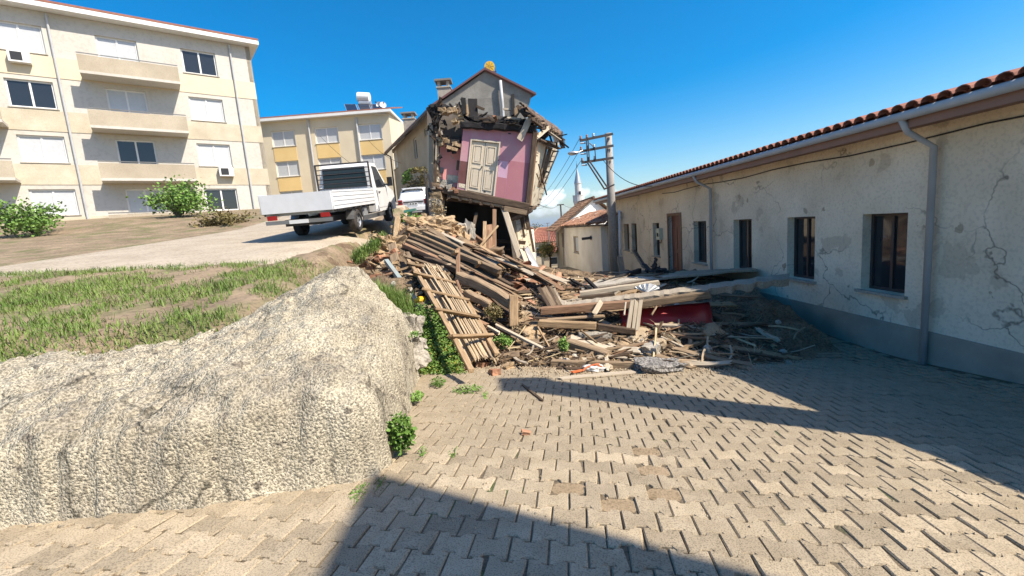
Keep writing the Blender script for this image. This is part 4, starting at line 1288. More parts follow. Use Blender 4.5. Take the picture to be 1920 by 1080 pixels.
spanel('pane', .47, .66, .46, .71, -.09, -.085, 'glass_dark', wfr)
for k in range(12):   # laths showing where the plaster is gone
    u, v = rr.uniform(.02, .12), rr.uniform(.02, .95)
    spanel('lath', u, u + rr.uniform(.05, .12), v, v + .008, 0, .02, rr.choice(['wood_dark', 'wood_grey', 'wood_dark']))
for k in range(12):
    v = k / 12 + .04
    spanel('lath', .74, .97, v, v + .01, 0, .02, rr.choice(['wood_dark', 'wood_grey']))
plank('corner_post', P(1003.5, 246, RY - .08), P(989, 385, RY - .12), .16, .16, 'wood_dark', ruin, up=(0, -1, 0))
plank('corner_post', P(1007.5, 250, RY), P(993, 386, RY - .05), .09, .1, 'wood_red', ruin, up=(0, -1, 0))
plank('window_head_board', P(1010, 262, RY - .1), P(1049, 279, RY + 3.2), .16, .05, 'wood_dark', ruin)
# swung-out window frame
pts = [P(1047, 283, RY + 2.4), P(1021, 344, RY + 2.2), P(1014, 340, RY + 2.9), P(1037, 285, RY + 3.2)]
sw = None
for a, c_ in ((0, 1), (1, 2), (2, 3), (3, 0)):
    o = plank('casement', pts[a], pts[c_], .035, .045, 'metal_dark', sw or ruin) if sw is None else plank('casement_bar', pts[a], pts[c_], .035, .045, 'metal_dark', ruin)
for t in (.33, .66):
    plank('casement_bar', pts[0].lerp(pts[1], t), pts[3].lerp(pts[2], t), .05, .05, 'metal_dark', ruin)
plank('loose_lath', P(1010, 308, RY - .1), P(1025, 366, RY + .1), .05, .025, 'wood_dark', ruin)
plank('loose_lath', P(1006, 325, RY - .1), P(1014, 345, RY), .05, .025, 'wood_grey', ruin)
# jettied floor: joists, boards, broken plaster edge
fA, fB = P(812, 352, RY - .1), P(991, 388, RY - .2)
plank('floor_beam', fA, fB, .24, .26, 'wood_dark', ruin, up=(0, -1, 0), rag=.04)
plank('floor_beam', P(840, 366, RY - .15), P(985, 394, RY - .25), .10, .14, 'wood_grey', ruin, rag=.05)
plank('floor_beam', P(828, 372, RY + .1), P(940, 384, RY + .1), .10, .12, 'wood_dark', ruin, rag=.05)
b = MB(); b.slab([fA + Vector((0, .1, 0)), fB + Vector((0, .1, 0)), P(1004, 388, RY + 4.1), P(822, 352, RY + 4.5)], (0, 0, -.12)); b.build('floor', 'wood_dark', ruin)
for k in range(9):
    u = (k + .5) / 9
    p = fA.lerp(fB, u) + Vector((0, 0, -.2))
    plank('joist', p + Vector((0, -.12, 0)), p + Vector((.2, 4.2, .1)), .12, .14, 'wood_dark', ruin)
for k in range(10):
    u = rr.uniform(0, .3)
    p = fA.lerp(fB, u) + Vector((rr.uniform(-.1, .1), -.12, rr.uniform(-.1, .14)))
    chunk('adobe_brick', p, (rr.uniform(.06, .12), .06, rr.uniform(.04, .07)), rr.choice(['brick_red', 'adobe', 'adobe_dark', 'stone']), 80 + k, ruin, (0, rr.uniform(-.3, .3), 0), .25, 1, 1)
# boarded bracket under the corner
b = MB()
q = [P(945, 390, RY - .2), P(992, 390, RY - .25), P(990, 398, RY - .2), P(961, 414, RY)]
b.poly([q[3], q[2], q[1], q[0]], (.25, 1.6, .05)); b.build('bracket', 'wood_dark', ruin)
plank('bracket_board', P(946, 391, RY - .3), P(988, 399, RY - .32), .16, .05, 'wood_grey', ruin, up=(0, -1, 0))
plank('bracket_board', P(959, 412, RY - .2), P(990, 399, RY - .3), .12, .05, 'wood_dark', ruin, up=(0, -1, 0))
plank('roof_edge_board', P(985, 401, RY), P(1004, 387, RY + 2.0), .14, .06, 'wood_dark', ruin)
# ground floor: pier, dark inner walls, lit side wall
for k in range(7):
    y0 = 362 + k * 12
    p = P(819 + rr.uniform(-1, 1), y0 + 6, RY - .05)
    chunk('pier_stone', p, (.20, .2, .13), rr.choice(['adobe', 'stone', 'adobe']), 120 + k, ruin, (0, rr.uniform(-.1, .1), rr.uniform(-.2, .2)), .22, 1, 2)
b = MB(); b.slab([P(826, 366, RY + .02), P(831, 368, RY + .02), P(834, 452, RY + .02), P(829, 452, RY + .02)], (0, .3, 0)); b.build('pier_edge', 'plaster_old', ruin)
b = MB(); b.slab([P(800, 350, RY + 4.4), P(985, 376, RY + 4.4), P(985, 540, RY + 4.4), P(800, 540, RY + 4.4)], (0, .2, 0)); b.build('back_wall', 'dark_wall', ruin)
b = MB(); b.slab([P(808, 352, RY + .3), P(812, 352, RY + 4.4), P(812, 540, RY + 4.4), P(808, 540, RY + .3)], (-.2, 0, 0)); b.build('inner_wall', 'dark_wall', ruin)
b = MB(); b.slab([P(893, 380, RY + 2.6), P(960, 388, RY + 2.6), P(960, 540, RY + 2.6), P(893, 540, RY + 2.6)], (0, .15, 0)); b.build('inner_wall', 'dark_wall', ruin)
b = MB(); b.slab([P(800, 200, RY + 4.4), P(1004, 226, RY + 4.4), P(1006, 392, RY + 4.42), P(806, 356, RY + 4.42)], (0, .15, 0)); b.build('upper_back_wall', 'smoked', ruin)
b = MB(); b.slab([P(812, 230, RY + .3), P(808, 250, RY + 4.4), P(808, 352, RY + 4.4), P(812, 352, RY + .3)], (-.15, 0, 0)); b.build('upper_left_wall', 'plaster_tan', ruin)
gq = [P(957, 402, RY + .2), P(985, 392, RY + 3.8), P(1000, 472, RY + 3.8), P(971, 500, RY + .2)]
b = MB(); b.slab([gq[3], gq[2], gq[1], gq[0]], (-.12, .05, 0)); gw = b.build('ground_floor_wall', 'plaster_old', ruin)
gl = lambda u, v: gq[0].lerp(gq[1], u).lerp(gq[3].lerp(gq[2], u), v)
for (u, v0_, v1_) in [(.08, .0, 1), (.5, 0.05, .55), (.62, .0, .4), (.8, 0, .45), (.97, 0, 1)]:
    plank('wall_stud', gl(u, v0_) + Vector((.05, -.04, 0)), gl(u, v1_) + Vector((.05, -.04, 0)), .09, .06, 'wood_pale' if u < .4 else 'wood_dark', ruin)
for k in range(10):
    u, v = rr.uniform(.1, .8), rr.uniform(.1, .9)
    plank('lath', gl(u, v) + Vector((.04, -.02, 0)), gl(u + .12, v + .02) + Vector((.04, -.02, 0)), .03, .015, 'wood_grey', ruin)
plank('inner_beam', P(925, 452, RY + 1), P(985, 455, RY + 1), .14, .14, 'wood_dark', ruin)
plank('inner_board', P(930, 466, RY + 1.2), P(985, 468, RY + 1.2), .2, .1, 'wood_dark', ruin)
plank('inner_board', P(838, 408, RY + .9), P(862, 452, RY + .6), .28, .05, 'wood_grey', ruin, up=(0, -1, 0))
plank('inner_board', P(846, 404, RY + 1.2), P(868, 446, RY + .9), .2, .05, 'wood_dark', ruin, up=(0, -1, 0))

# ------------------------------------------------------------------ utility pole
UY = 20.0
pt, pb = P(1140.5, 250, UY), P(1154, 545, UY)
pole = thing('utility_pole', (pb.x, UY, zg(UY)), 'tall grey concrete utility pole with three crossarms and a street lamp', 'pole')
b = MB(); b.tube([Vector((pb.x, UY, zg(UY) - .3)), Vector((pb.x, UY, P(1150, 400, UY).z)), Vector((pt.x, UY, pt.z))], [.21, .185, .15], 16); b.build('shaft', 'pole_concrete', pole, smooth=True)
arms = []
for (a, ya, c_, yb) in [(1087, 264, 1149, 251), (1088, 284, 1150, 273), (1090, 305, 1150, 296)]:
    p0, p1 = P(a, ya, UY - .25), P(c_, yb, UY - .25)
    b = MB(); dd = (p1 - p0).normalized()
    b.obox((p0 + p1) / 2, (p1 - p0) / 2, (0, .04, 0), dd.cross(Vector((0, 1, 0))).normalized() * .05)
    o = b.build('crossarm', 'metal_dark', pole); arms.append((p0, p1, o))
    for t in (.03, .22, .42):
        q = p0.lerp(p1, t)
        b = MB(); b.lathe(q + Vector((0, 0, .05)), [(.05, 0), (.06, .04), (.035, .07), (.055, .11), (.03, .15)], 10); b.build('insulator', 'fascia' if t < .3 else 'metal_pale', o, smooth=True)
    q = p0.lerp(p1, .06)
    b = MB(); b.tube([q + Vector((-.08, 0, -.12)), q + Vector((.16, 0, -.12))], .035, 8); b.build('clamp', 'metal_pale', o)
for (a, ya, c_, yb, r_) in [(1099.5, 262, 1101.5, 300, .025), (1102.5, 261, 1105, 300, .025), (1115, 275, 1117, 300, .022), (1105, 268, 1115, 277, .02),
                            (1101, 304, 1133, 354, .035), (1106, 303, 1138, 350, .035)]:
    b = MB(); p0, p1 = P(a, ya, UY - .32), P(c_, yb, UY - .32); b.tube([p0, p1], r_, 6); b.build('brace', 'metal_dark', pole)
b = MB(); b.tube([P(1132, 355, UY - .32), P(1152, 346, UY - .3)], .035, 6); b.build('brace_foot', 'metal_dark', pole)
lh = P(1075, 287, UY - .5)
b = MB(); b.tube([P(1092, 282, UY - .3), P(1084, 286, UY - .45)], .03, 8); b.build('lamp_arm', 'metal_grey', pole)
me = lump_mesh(.25, .14, .085, 3, 3, .02); me.materials.append(M['metal_pale']); me.polygons.foreach_set('use_smooth', [True] * len(me.polygons))
link_mesh('lamp_head', me, None, pole, Matrix.Translation(lh))
me = lump_mesh(.17, .10, .05, 3, 2, .02); me.materials.append(M['white_paint'])
link_mesh('lamp_glass', me, None, pole, Matrix.Translation(lh + Vector((-.04, 0, -.05))))
# white tube standing for the sunlit right edge of the lower pole
b = MB(); b.tube([P(1157, 395, UY - .1) + Vector((.1, 0, 0)), Vector((pb.x + .22, UY - .12, zg(UY)))], .06, 10); b.build('lit_edge', 'white_paint', pole, smooth=True)
# far small pole
fp = P(1051, 383, 52)
sp_ = thing('utility_pole', (fp.x, 52, zg(52)), 'small distant dark pole with short crossbar left of the minaret', 'pole')
b = MB(); b.tube([Vector((fp.x, 52, zg(52))), fp], .09, 8); b.build('shaft', 'metal_dark', sp_)
b = MB(); b.box(fp.x - .4, fp.x + .4, 51.95, 52.05, fp.z - .12, fp.z); b.build('crossarm', 'metal_dark', sp_)
tp = P(1027, 418, 60)
sp2 = thing('utility_pole', (tp.x, 60, zg(60)), 'thin pale distant pole standing above the red hipped roof', 'pole')
b = MB(); b.tube([Vector((tp.x, 60, zg(60))), tp], .06, 8); b.build('shaft', 'pole_concrete', sp2)
b = MB(); b.box(tp.x - .25, tp.x + .25, 59.97, 60.03, tp.z - .08, tp.z); b.build('crossarm', 'metal_grey', sp2)

def wire(name, a, c, sag, label, r=.012, n=10, group='overhead cables'):
    a, c = Vector(a), Vector(c)
    pts = []
    for i in range(n + 1):
        t = i / n
        p = a.lerp(c, t); p.z -= sag * 4 * t * (1 - t); pts.append(p)
    b = MB(); b.tube(pts, r, 5)
    tag(b.build(name, 'black_wire'), label, 'cable', group)
for k, ((p0, p1, o), lab) in enumerate(zip(arms, ['topmost overhead cable from the pole crossarms down towards the far pole', 'middle overhead cable from the pole crossarms down towards the far pole', 'lowest overhead cable from the pole crossarms down towards the far pole'])):
    wire('cable', p0 + Vector((0, 0, .1)), P(1003 + k * 3, 375 + 8 * k, 60), .6, lab)
wire('cable', arms[2][1] + Vector((-.5, 0, 0)), P(1222, 349, 16), .35, 'single cable sagging from the pole to the beige house roof', .014)
wire('cable', P(1004, 380, RY + 3), fp + Vector((-.3, 0, -.05)), .3, 'cable running from the ruin corner to the small distant pole', .014)
wire('cable', fp + Vector((.3, 0, -.05)), P(1072, 389, 44), .1, 'short cable from the small distant pole to the white house roof', .014)
wire('cable', P(690, 262, 40), P(752, 306, 33), .3, 'thin cable crossing in front of the yellow apartment towards the tan house', .015)
wire('cable', P(600, 255, 40), P(722, 345, 30), .4, 'long thin cable dropping across the yellow apartment front', .015)

# ------------------------------------------------------------------ vehicles
def wheel(root, x, y, r, w, side, rim='rim'):
    b = MB()
    prof = [(r * .62, -w / 2), (r * .9, -w / 2), (r, -w * .33), (r, w * .33), (r * .9, w / 2), (r * .62, w / 2)]
    n = 24
    for rr_, ww in prof:
        for j in range(n):
            a = 2 * math.pi * j / n
            b.v.append((x + ww, y + rr_ * math.cos(a), r + rr_ * math.sin(a)))
    for i in range(len(prof) - 1):
        for j in range(n):
            b.f.append((i * n + j, i * n + (j + 1) % n, (i + 1) * n + (j + 1) % n, (i + 1) * n + j))
    wh = b.build('wheel', 'rubber', root, local=True)
    b = MB()
    k = w / 2 * side * .7
    for rr_, ww in [(.0, k), (r * .2, k), (r * .5, k * .75), (r * .62, k * 1.2)]:
        for j in range(n):
            a = 2 * math.pi * j / n
            b.v.append((x + ww, y + rr_ * math.cos(a), r + rr_ * math.sin(a)))
    for i in range(3):
        for j in range(n):
            b.f.append((i * n + j, i * n + (j + 1) % n, (i + 1) * n + (j + 1) % n, (i + 1) * n + j))
    b.build('rim', rim, wh, local=True)
    for j in range(5):
        a = 2 * math.pi * j / 5
        b = MB(); b.obox((x + k * 1.02, y + r * .36 * math.cos(a), r + r * .36 * math.sin(a)), (.008, 0, 0), (0, r * .07, 0), (0, 0, r * .07)); b.build('rim_hole', 'plastic_black', wh, local=True)

def local_box(root, name, mat, *bx):
    b = MB(); b.box(*bx); return b.build(name, mat, root, local=True)

def truck():
    x0 = P(668, 418, 14).x - .86
    t = thing('pickup_truck', (x0, 14.0, terr(x0, 14.0) + .015), 'white flatbed truck parked on the upper road at the left', 'truck', rot=(math.atan(.1), 0, 0))
    L = lambda *a: local_box(t, *a)
    L('chassis', 'plastic_black', -.5, .5, -1.7, 4.3, .42, .6)
    L('bed_floor', 'metal_grey', -.96, .96, -1.9, 1.92, .80, .87)
    for k in range(6):
        L('bed_bearer', 'metal_grey', -.94, .94, -1.8 + k * .72, -1.72 + k * .72, .72, .80)
    for sx in (-1, 1):
        a, c = sorted((sx * .965, sx * .995))
        sb = L('side_board', 'car_white', a, c, -1.9, 1.92, .80, 1.30)
        a2, c2 = sorted((sx * .996, sx * 1.008))
        for zz in (.90, 1.02, 1.14, 1.26):
            local_box(sb, 'rib', 'car_white', a2, c2, -1.88, 1.9, zz, zz + .05)
        for k in range(8):
            local_box(sb, 'latch', 'plastic_black', a2, c2 + .002, -1.75 + k * .48, -1.55 + k * .48, .735, .795)
    L('rear_bumper', 'metal_grey', -.9, .9, -1.95, -1.88, .5, .6); L('number_plate', 'frame_white', -.26, .26, -1.965, -1.952, .5, .6)
    L('tailgate', 'car_white', -.96, .96, -1.935, -1.905, .80, 1.30)
    L('headboard', 'car_white', -.96, .96, 1.93, 1.97, .80, 1.35)
    for sx in (-.93, .93):
        L('rack_post', 'metal_dark', sx - .025, sx + .025, 1.94, 1.99, 1.35, 2.22)
    L('rack_rail', 'metal_dark', -.95, .95, 1.94, 1.99, 2.2, 2.25)
    for k in range(5):
        L('rack_bar', 'metal_dark', -.95, .95, 1.955, 1.975, 1.4 + k * .16, 1.43 + k * .16)
    # cab: profile in y-z, narrowing towards the roof
    prof = [(2.06, .5), (2.06, 1.35), (2.12, 2.12), (2.3, 2.22), (3.0, 2.24), (3.2, 2.2), (3.95, 1.42), (4.75, 1.2), (4.95, .95), (4.97, .45)]
    hw = lambda z: .97 if z < 1.3 else .97 - (z - 1.3) * .17
    b = MB()
    for sx in (-1, 1):
        for (y, z) in prof: b.v.append((sx * hw(z), y, z))
    n = len(prof)
    b.f += [tuple(range(n)), tuple(range(2 * n - 1, n - 1, -1))] + [(i, i + n, (i + 1) % n + n, (i + 1) % n) for i in range(n)]
    cab = b.build('cab', 'car_white', t, local=True)
    b = MB(); b.slab([(-.78, 2.035, 1.42), (.78, 2.035, 1.42), (.74, 2.09, 2.1), (-.74, 2.09, 2.1)], (0, .03, 0)); b.build('rear_window', 'glass_dark', cab, local=True)
    for sx in (-1, 1):
        o = .012 * sx
        side = lambda y, z: (sx * hw(z) + o, y, z)
        b = MB(); b.slab([side(2.6, 1.38), side(3.75, 1.38), side(3.15, 2.1), side(2.6, 2.12)], (-o * 1.5, 0, 0)); b.build('side_window', 'glass_dark', cab, local=True)
        b = MB(); b.slab([side(2.5, .62), side(3.8, .62), side(3.8, 1.33), side(2.5, 1.33)], (-o * .7, 0, 0)); dr_ = b.build('door', 'car_white', cab, local=True)
        b = MB(); b.obox((sx * .99, 2.68, 1.18), (.02, 0, 0), (0, .09, 0), (0, 0, .018)); b.build('handle', 'plastic_black', dr_, local=True)
        b = MB(); b.obox((sx * 1.16, 3.72, 1.55), (.09, 0, 0), (0, .05, 0), (0, 0, .17)); b.obox((sx * 1.02, 3.72, 1.45), (.08, 0, 0), (0, .02, 0), (0, 0, .02)); b.build('mirror', 'plastic_black', cab, local=True)
        b = MB()
        for j in range(13):
            a = math.pi * j / 12
            for r_ in (.37, .45):
                b.v += [(sx * .985, 3.95 + math.cos(a) * r_, .33 + math.sin(a) * r_), (sx * .99, 3.95 + math.cos(a) * r_, .33 + math.sin(a) * r_)]
        for j in range(12):
            k = 4 * j
            b.f += [(k + 1, k + 5, k + 7, k + 3)]
        b.build('arch_trim', 'plastic_black', cab, local=True)
        wheel(t, sx * .86, 0, .35, .24, sx); wheel(t, sx * .86, 3.95, .35, .24, sx)
        b = MB()
        for j in range(11):
            a = math.pi * (.05 + .9 * j / 10)
            b.v += [(sx * .72, math.cos(a) * .43, .36 + math.sin(a) * .43), (sx * .98, math.cos(a) * .43, .36 + math.sin(a) * .43)]
        for j in range(10):
            b.f.append((2 * j, 2 * j + 1, 2 * j + 3, 2 * j + 2))
        b.build('mudguard', 'metal_grey', t, local=True)
        L('tool_box', 'metal_pale', *sorted((sx * .6, sx * .9)), .75, 1.25, .42, .72)
        L('guard_rail', 'metal_grey', *sorted((sx * .9, sx * .93)), .6, 3.3, .30, .46)
        L('tail_light', 'tail_red', *sorted((sx * .6, sx * .85)), -1.93, -1.88, .62, .74)
truck()

def suv():
    cx = P(777.5, 400, 25).x
    t = thing('suv', (cx, 25, terr(cx, 25) + .02), 'white sport utility car parked rear towards us beside the tan house', 'car', rot=(math.atan(.1), 0, .06))
    W = .86
    # half section: (x factor, z) per station
    st = []
    def sect(y, zb, zsill, zbelt, zroof, wb, wt, wr):
        return (y, [(0, zb), (wb * .9, zb), (wb, zsill), (wb * 1.0, zbelt - .25), (wb * .97, zbelt), (wt, zroof - .12), (wr, zroof - .02), (wr * .6, zroof + .01), (0, zroof + .015)])
    S = [sect(0.0, .42, .55, .95, 1.0, .80, .76, .7), sect(.06, .34, .5, 1.02, 1.1, .84, .77, .7), sect(.12, .32, .48, 1.05, 1.25, W, .74, .68), sect(.38, .30, .46, 1.06, 1.58, W, .68, .60),
         sect(.55, .30, .46, 1.06, 1.63, W, .68, .60), sect(1.5, .28, .45, 1.04, 1.67, W, .69, .61), sect(2.4, .28, .45, 1.02, 1.62, W, .68, .6), sect(3.0, .28, .45, 1.0, 1.2, W, .74, .66),
         sect(3.3, .28, .45, .98, 1.02, W, .78, .7), sect(4.1, .32, .5, .85, .9, .82, .74, .66), sect(4.25, .4, .55, .7, .75, .74, .66, .6)]
    b = MB()
    n = len(S[0][1]) * 2 - 2
    for y, h in S:
        ring = [(x, z) for x, z in h] + [(-x, z) for x, z in reversed(h[1:-1])]
        for x, z in ring: b.v.append((x, y, z))
    for i in range(len(S) - 1):
        for j in range(n):
            b.f.append((i * n + j, i * n + (j + 1) % n, (i + 1) * n + (j + 1) % n, (i + 1) * n + j))
    b.f.append(tuple(range(n))); b.f.append(tuple((len(S) - 1) * n + j for j in range(n - 1, -1, -1)))
    body = b.build('body', 'car_white', t, local=True, smooth=True)
    bm_ = body.modifiers.new('edge', 'EDGE_SPLIT'); bm_.split_angle = rad(42)
    b = MB(); b.slab([(-.66, .085, 1.1), (.66, .085, 1.1), (.57, .33, 1.54), (-.57, .33, 1.54)], (0, .02, .0)); b.build('rear_window', 'glass_dark', body, local=True)
    b = MB(); b.obox((0, .30, 1.64), (.58, 0, 0), (0, .13, 0), (0, 0, .018)); b.build('roof_spoiler', 'car_white', body, local=True)
    b = MB(); b.box(-.84, .84, -.09, .14, .42, .62); b.build('bumper', 'car_white', t, local=True)
    b = MB(); b.box(-.78, .78, -.08, .12, .26, .415); b.build('lower_bumper', 'plastic_black', t, local=True)
    b = MB(); b.box(-.45, .45, -.10, -.02, .30, .38); b.build('skid_plate', 'metal_pale', t, local=True)
    b = MB(); b.box(-.56, .56, -.035, .0, .86, .92); b.build('tailgate_trim', 'plastic_black', body, local=True)
    b = MB(); b.box(-.26, .26, -.045, -.01, .72, .84); b.build('number_plate', 'frame_white', t, local=True)
    for sx in (-1, 1):
        b = MB(); b.box(*sorted((sx * .60, sx * .845)), -.02, .1, .76, 1.02); lt = b.build('tail_light', 'tail_red', t, local=True)
        b = MB(); b.box(*sorted((sx * .65, sx * .80)), -.032, -.021, .82, .96); b.build('lamp_core', 'plastic_black', lt, local=True)
        for (y0, y1, z1) in [(.62, 1.35, 1.5), (1.42, 2.45, 1.52)]:
            b = MB(); b.slab([(sx * .862, y0, 1.1), (sx * .862, y1, 1.1), (sx * .70, y1 - (.2 if y1 > 2 else 0), z1), (sx * .70, y0, z1)], (-sx * .02, 0, 0)); b.build('side_window', 'glass_dark', body, local=True)
        b = MB(); b.tube([(sx * .55, .5, 1.69), (sx * .55, 2.3, 1.69)], .02, 6); b.build('roof_rail', 'plastic_black', body, local=True)
        wheel(t, sx * .76, .85, .34, .22, sx); wheel(t, sx * .76, 3.45, .34, .22, sx)
    for k in range(3):
        b = MB(); b.box(-.2 + k * .15, -.11 + k * .15, -.052, -.046, .75, .81); b.build('plate_mark', 'plastic_black', t, local=True)
suv()
# ------------------------------------------------------------------ the rubble heap
ctrl = []
for (px, py, d) in [
    (905, 688, 7.1), (960, 690, 7.0), (1050, 694, 6.85), (1150, 690, 6.8), (1264, 684, 6.8), (1400, 690, 6.8), (1560, 700, 6.8),
    (930, 655, 7.6), (1000, 662, 7.4), (1100, 662, 7.3), (1200, 660, 7.2), (1300, 655, 7.3), (1450, 655, 7.4),
    (900, 600, 8.5), (960, 622, 8.2), (1040, 628, 8.0), (1120, 628, 7.9), (1200, 636, 7.8), (1300, 620, 7.9), (1420, 610, 8.2),
    (820, 640, 7.6), (790, 600, 8.2), (840, 560, 9.0), (900, 560, 9.3), (960, 590, 9.0), (1040, 596, 8.9), (1120, 596, 8.8), (1250, 580, 9.0), (1380, 565, 9.5),
    (700, 515, 9.0), (740, 520, 9.2), (800, 500, 10.0), (860, 500, 10.4), (920, 522, 10.4), (980, 540, 10.3), (1060, 560, 10.2), (1150, 548, 10.4), (1264, 535, 10.8), (1380, 525, 11),
    (690, 478, 10.2), (720, 452, 11.2), (760, 432, 11.8), (800, 428, 12.4), (850, 448, 12.2), (900, 470, 12), (960, 500, 12), (1020, 524, 12), (1100, 534, 12.2), (1200, 524, 12.6), (1264, 516, 12.8),
    (740, 415, 12.8), (790, 405, 13.2), (830, 418, 14), (880, 450, 14), (950, 492, 14), (1010, 512, 14.4), (1070, 528, 14.6), (1150, 520, 15.2), (1230, 512, 15.4),
    (830, 446, 17), (900, 470, 17), (980, 496, 17), (1040, 508, 18), (1110, 526, 19)]:
    p = P(px, py, d)
    while p.z < zs(p.x, p.y) + .02 and d > 5: d -= .05; p = P(px, py, d)
    ctrl.append(p)
ca = np.array([[v.x, v.y, v.z] for v in ctrl])
def mound_raw(x, y):
    w = 1.0 / (((ca[:, 0] - x) ** 2 + (ca[:, 1] - y) ** 2) ** 1.6 + .002)
    return float((w * ca[:, 2]).sum() / w.sum())
def foot(x):  # where the heap meets the paving
    return float(np.interp(x, [-2.2, -.6, 0, 1, 2.4, 4.0, 5.6], [7.7, 6.75, 6.5, 6.42, 6.36, 6.55, 7.4]))
def mound(x, y):
    k = smoothstep(0, .9, y - foot(x) + .25 * fbm(x * 2, y * 2, 2))
    g = terr(x, y) if x < -2 else zs(x, y)
    z = g + (mound_raw(x, y) - g) * k
    z += k * (.11 * fbm(x * 2.2, y * 2.2, 5) + .05 * fbm(x * 7, y * 7, 1))
    if y > 16: z = z * (1 - smoothstep(16, 18.5, y)) + (zg(y) - .05) * smoothstep(16, 18.5, y)
    if x < -2.6:   # run out into the terrace
        t = smoothstep(-2.6, -4.2, x)
        z = z * (1 - t) + (terr(x, y) - .06) * t
    return z
b = MB()
mx, my = np.arange(-4.6, 5.71, .085), np.arange(6.3, 18.6, .085)
for y in my:
    for x in mx:
        x, y = float(x), float(y)
        z = mound(x, y)
        if y < foot(x) - .1: z = zs(x, y) - .03
        b.v.append((x, y, z))
nx = len(mx)
for j in range(len(my) - 1):
    for i in range(nx - 1):
        k = j * nx + i
        b.f.append((k, k + 1, k + nx + 1, k + nx))
heap = b.build('rubble_heap', 'rubble', loc=(0, 10, -1))
tag(heap, 'brown heap of earth, plaster and splinters under the fallen timbers', 'rubble', kind='stuff')

def onto(x, y, up=.03):
    return Vector((x, y, mound(x, y) + up))
def hit(px, py, d0=6.0, d1=18):
    """where the line of sight at a photo pixel meets the heap"""
    d = d0
    while d < d1:
        p = P(px, py, d)
        if p.z < max(mound(p.x, p.y), zs(p.x, p.y)) + .01: return p
        d += .05
    return P(px, py, d1)

def PP(px, py, d, m=.03):
    # slide along the line of sight until the piece rests on the heap or the paving
    p = P(px, py, d)
    while d > 4 and p.z < max(zs(p.x, p.y), mound(p.x, p.y) if p.y > foot(p.x) - .3 else -9) + m:
        d -= .03; p = P(px, py, d)
    return p
T = lambda nm, a, c, w, t, m, lab, cat='timber', up=(0, 0, 1), roll=0., bend=0., rag=.03, seg=5, group=None, jit=.035: plank(nm, PP(*a, m=t * .4), PP(*c, m=t * .4), w, t, m, None, lab, cat, group, roll, up, bend, rag, seg, jit)

MARKS = [((800, 424), 'yellowish earth wall lump'), ((860, 500), 'upright reddish prop'), ((790, 520), 'ladder top'), ((880, 660), 'ladder foot'), ((930, 508), 'jutting beam end'),
         ((915, 548), 'thick debris-covered log'), ((963, 585), 'upright timber end'), ((1060, 608), 'stout orange-tan beam'), ((1190, 592), 'three hanging planks'), ((1100, 652), 'wide pale board'),
         ((1110, 684), 'dusty board on edge'), ((1234, 690), 'pebbly concrete chunk'), ((1236, 600), 'dark red panel'), ((1040, 556), 'curled slab lip'), ((1160, 562), 'pale slab edge'), ((1170, 540), 'pale beam in the hollow'),
         ((1000, 490), 'grey door leaf'), ((918, 445), 'upright brown planks'), ((872, 440), 'pale masonry chunks'), ((1200, 524), 'grey plaster sheet'), ((720, 462), 'earth wall stub'), ((1380, 560), 'far right end of the slab'), ((1400, 640), 'shaded right foot of the heap'), ((1300, 515), 'brown house door')]
SEEN = {}
COLR = {'wood_grey': 'grey', 'wood_tan': 'tan', 'wood_red': 'reddish', 'wood_pale': 'pale', 'wood_dark': 'dark', 'brick_red': 'red', 'adobe': 'yellowish', 'tile_clay': 'mottled', 'concrete': 'grey', 'stone': 'stony', 'dust': 'dusty', 'reed': 'straw-coloured', 'straw': 'blond'}
def where(p):
    q = proj(p) or (960, 600, 1)
    (mx_, my_), nm = min(MARKS, key=lambda m: (m[0][0] - q[0]) ** 2 + 2.5 * (m[0][1] - q[1]) ** 2)
    dx, dy = q[0] - mx_, (q[1] - my_) * 1.4
    r = math.hypot(dx, dy)
    if r < 9: return 'right at the ' + nm
    far = 'just ' if r < 24 else ('' if r < 48 else 'well ')
    if abs(dx) > 1.8 * abs(dy): rel = 'right of' if dx > 0 else 'left of'
    elif abs(dy) > 1.8 * abs(dx): rel = 'below' if dy > 0 else 'above'
    else: rel = ('lower' if dy > 0 else 'upper') + (' right of' if dx > 0 else ' left of')
    return far + rel + ' the ' + nm
# -- the slipped floor deck: joists side by side running down to the right
deck = [
    ((776, 429, 11.7), (941, 506, 9.9), .11, .10, 'wood_grey', 'topmost long joist of the slipped floor deck, running down from the earth mound'),
    ((771, 437, 11.5), (936, 515, 9.7), .10, .09, 'wood_tan', 'second joist of the slipped deck, tan and cracked, just under the topmost'),
    ((768, 446, 11.2), (960, 535, 9.5), .11, .10, 'wood_dark', 'dark joist in the middle of the slipped floor deck'),
    ((762, 452, 11.0), (968, 548, 9.3), .13, .12, 'wood_grey', 'grey joist low in the slipped floor deck'),
    ((758, 460, 10.9), (975, 562, 9.1), .12, .11, 'wood_red', 'reddish joist near the bottom of the slipped floor deck'),
    ((800, 486, 10.3), (900, 527, 9.4), .14, .12, 'wood_dark', 'short dark joist at the underside of the slipped deck')]
for a, c, w, t, m, lab in deck:
    T('joist', a, c, w, t, m, lab, bend=.04, seg=9, jit=.07, rag=.06)
T('beam', (856, 476, 10.3), (937, 509, 9.6), .14, .12, 'wood_grey', 'thick grey beam whose sawn end juts out at the right of the deck', seg=6)
rr = random.Random(77)
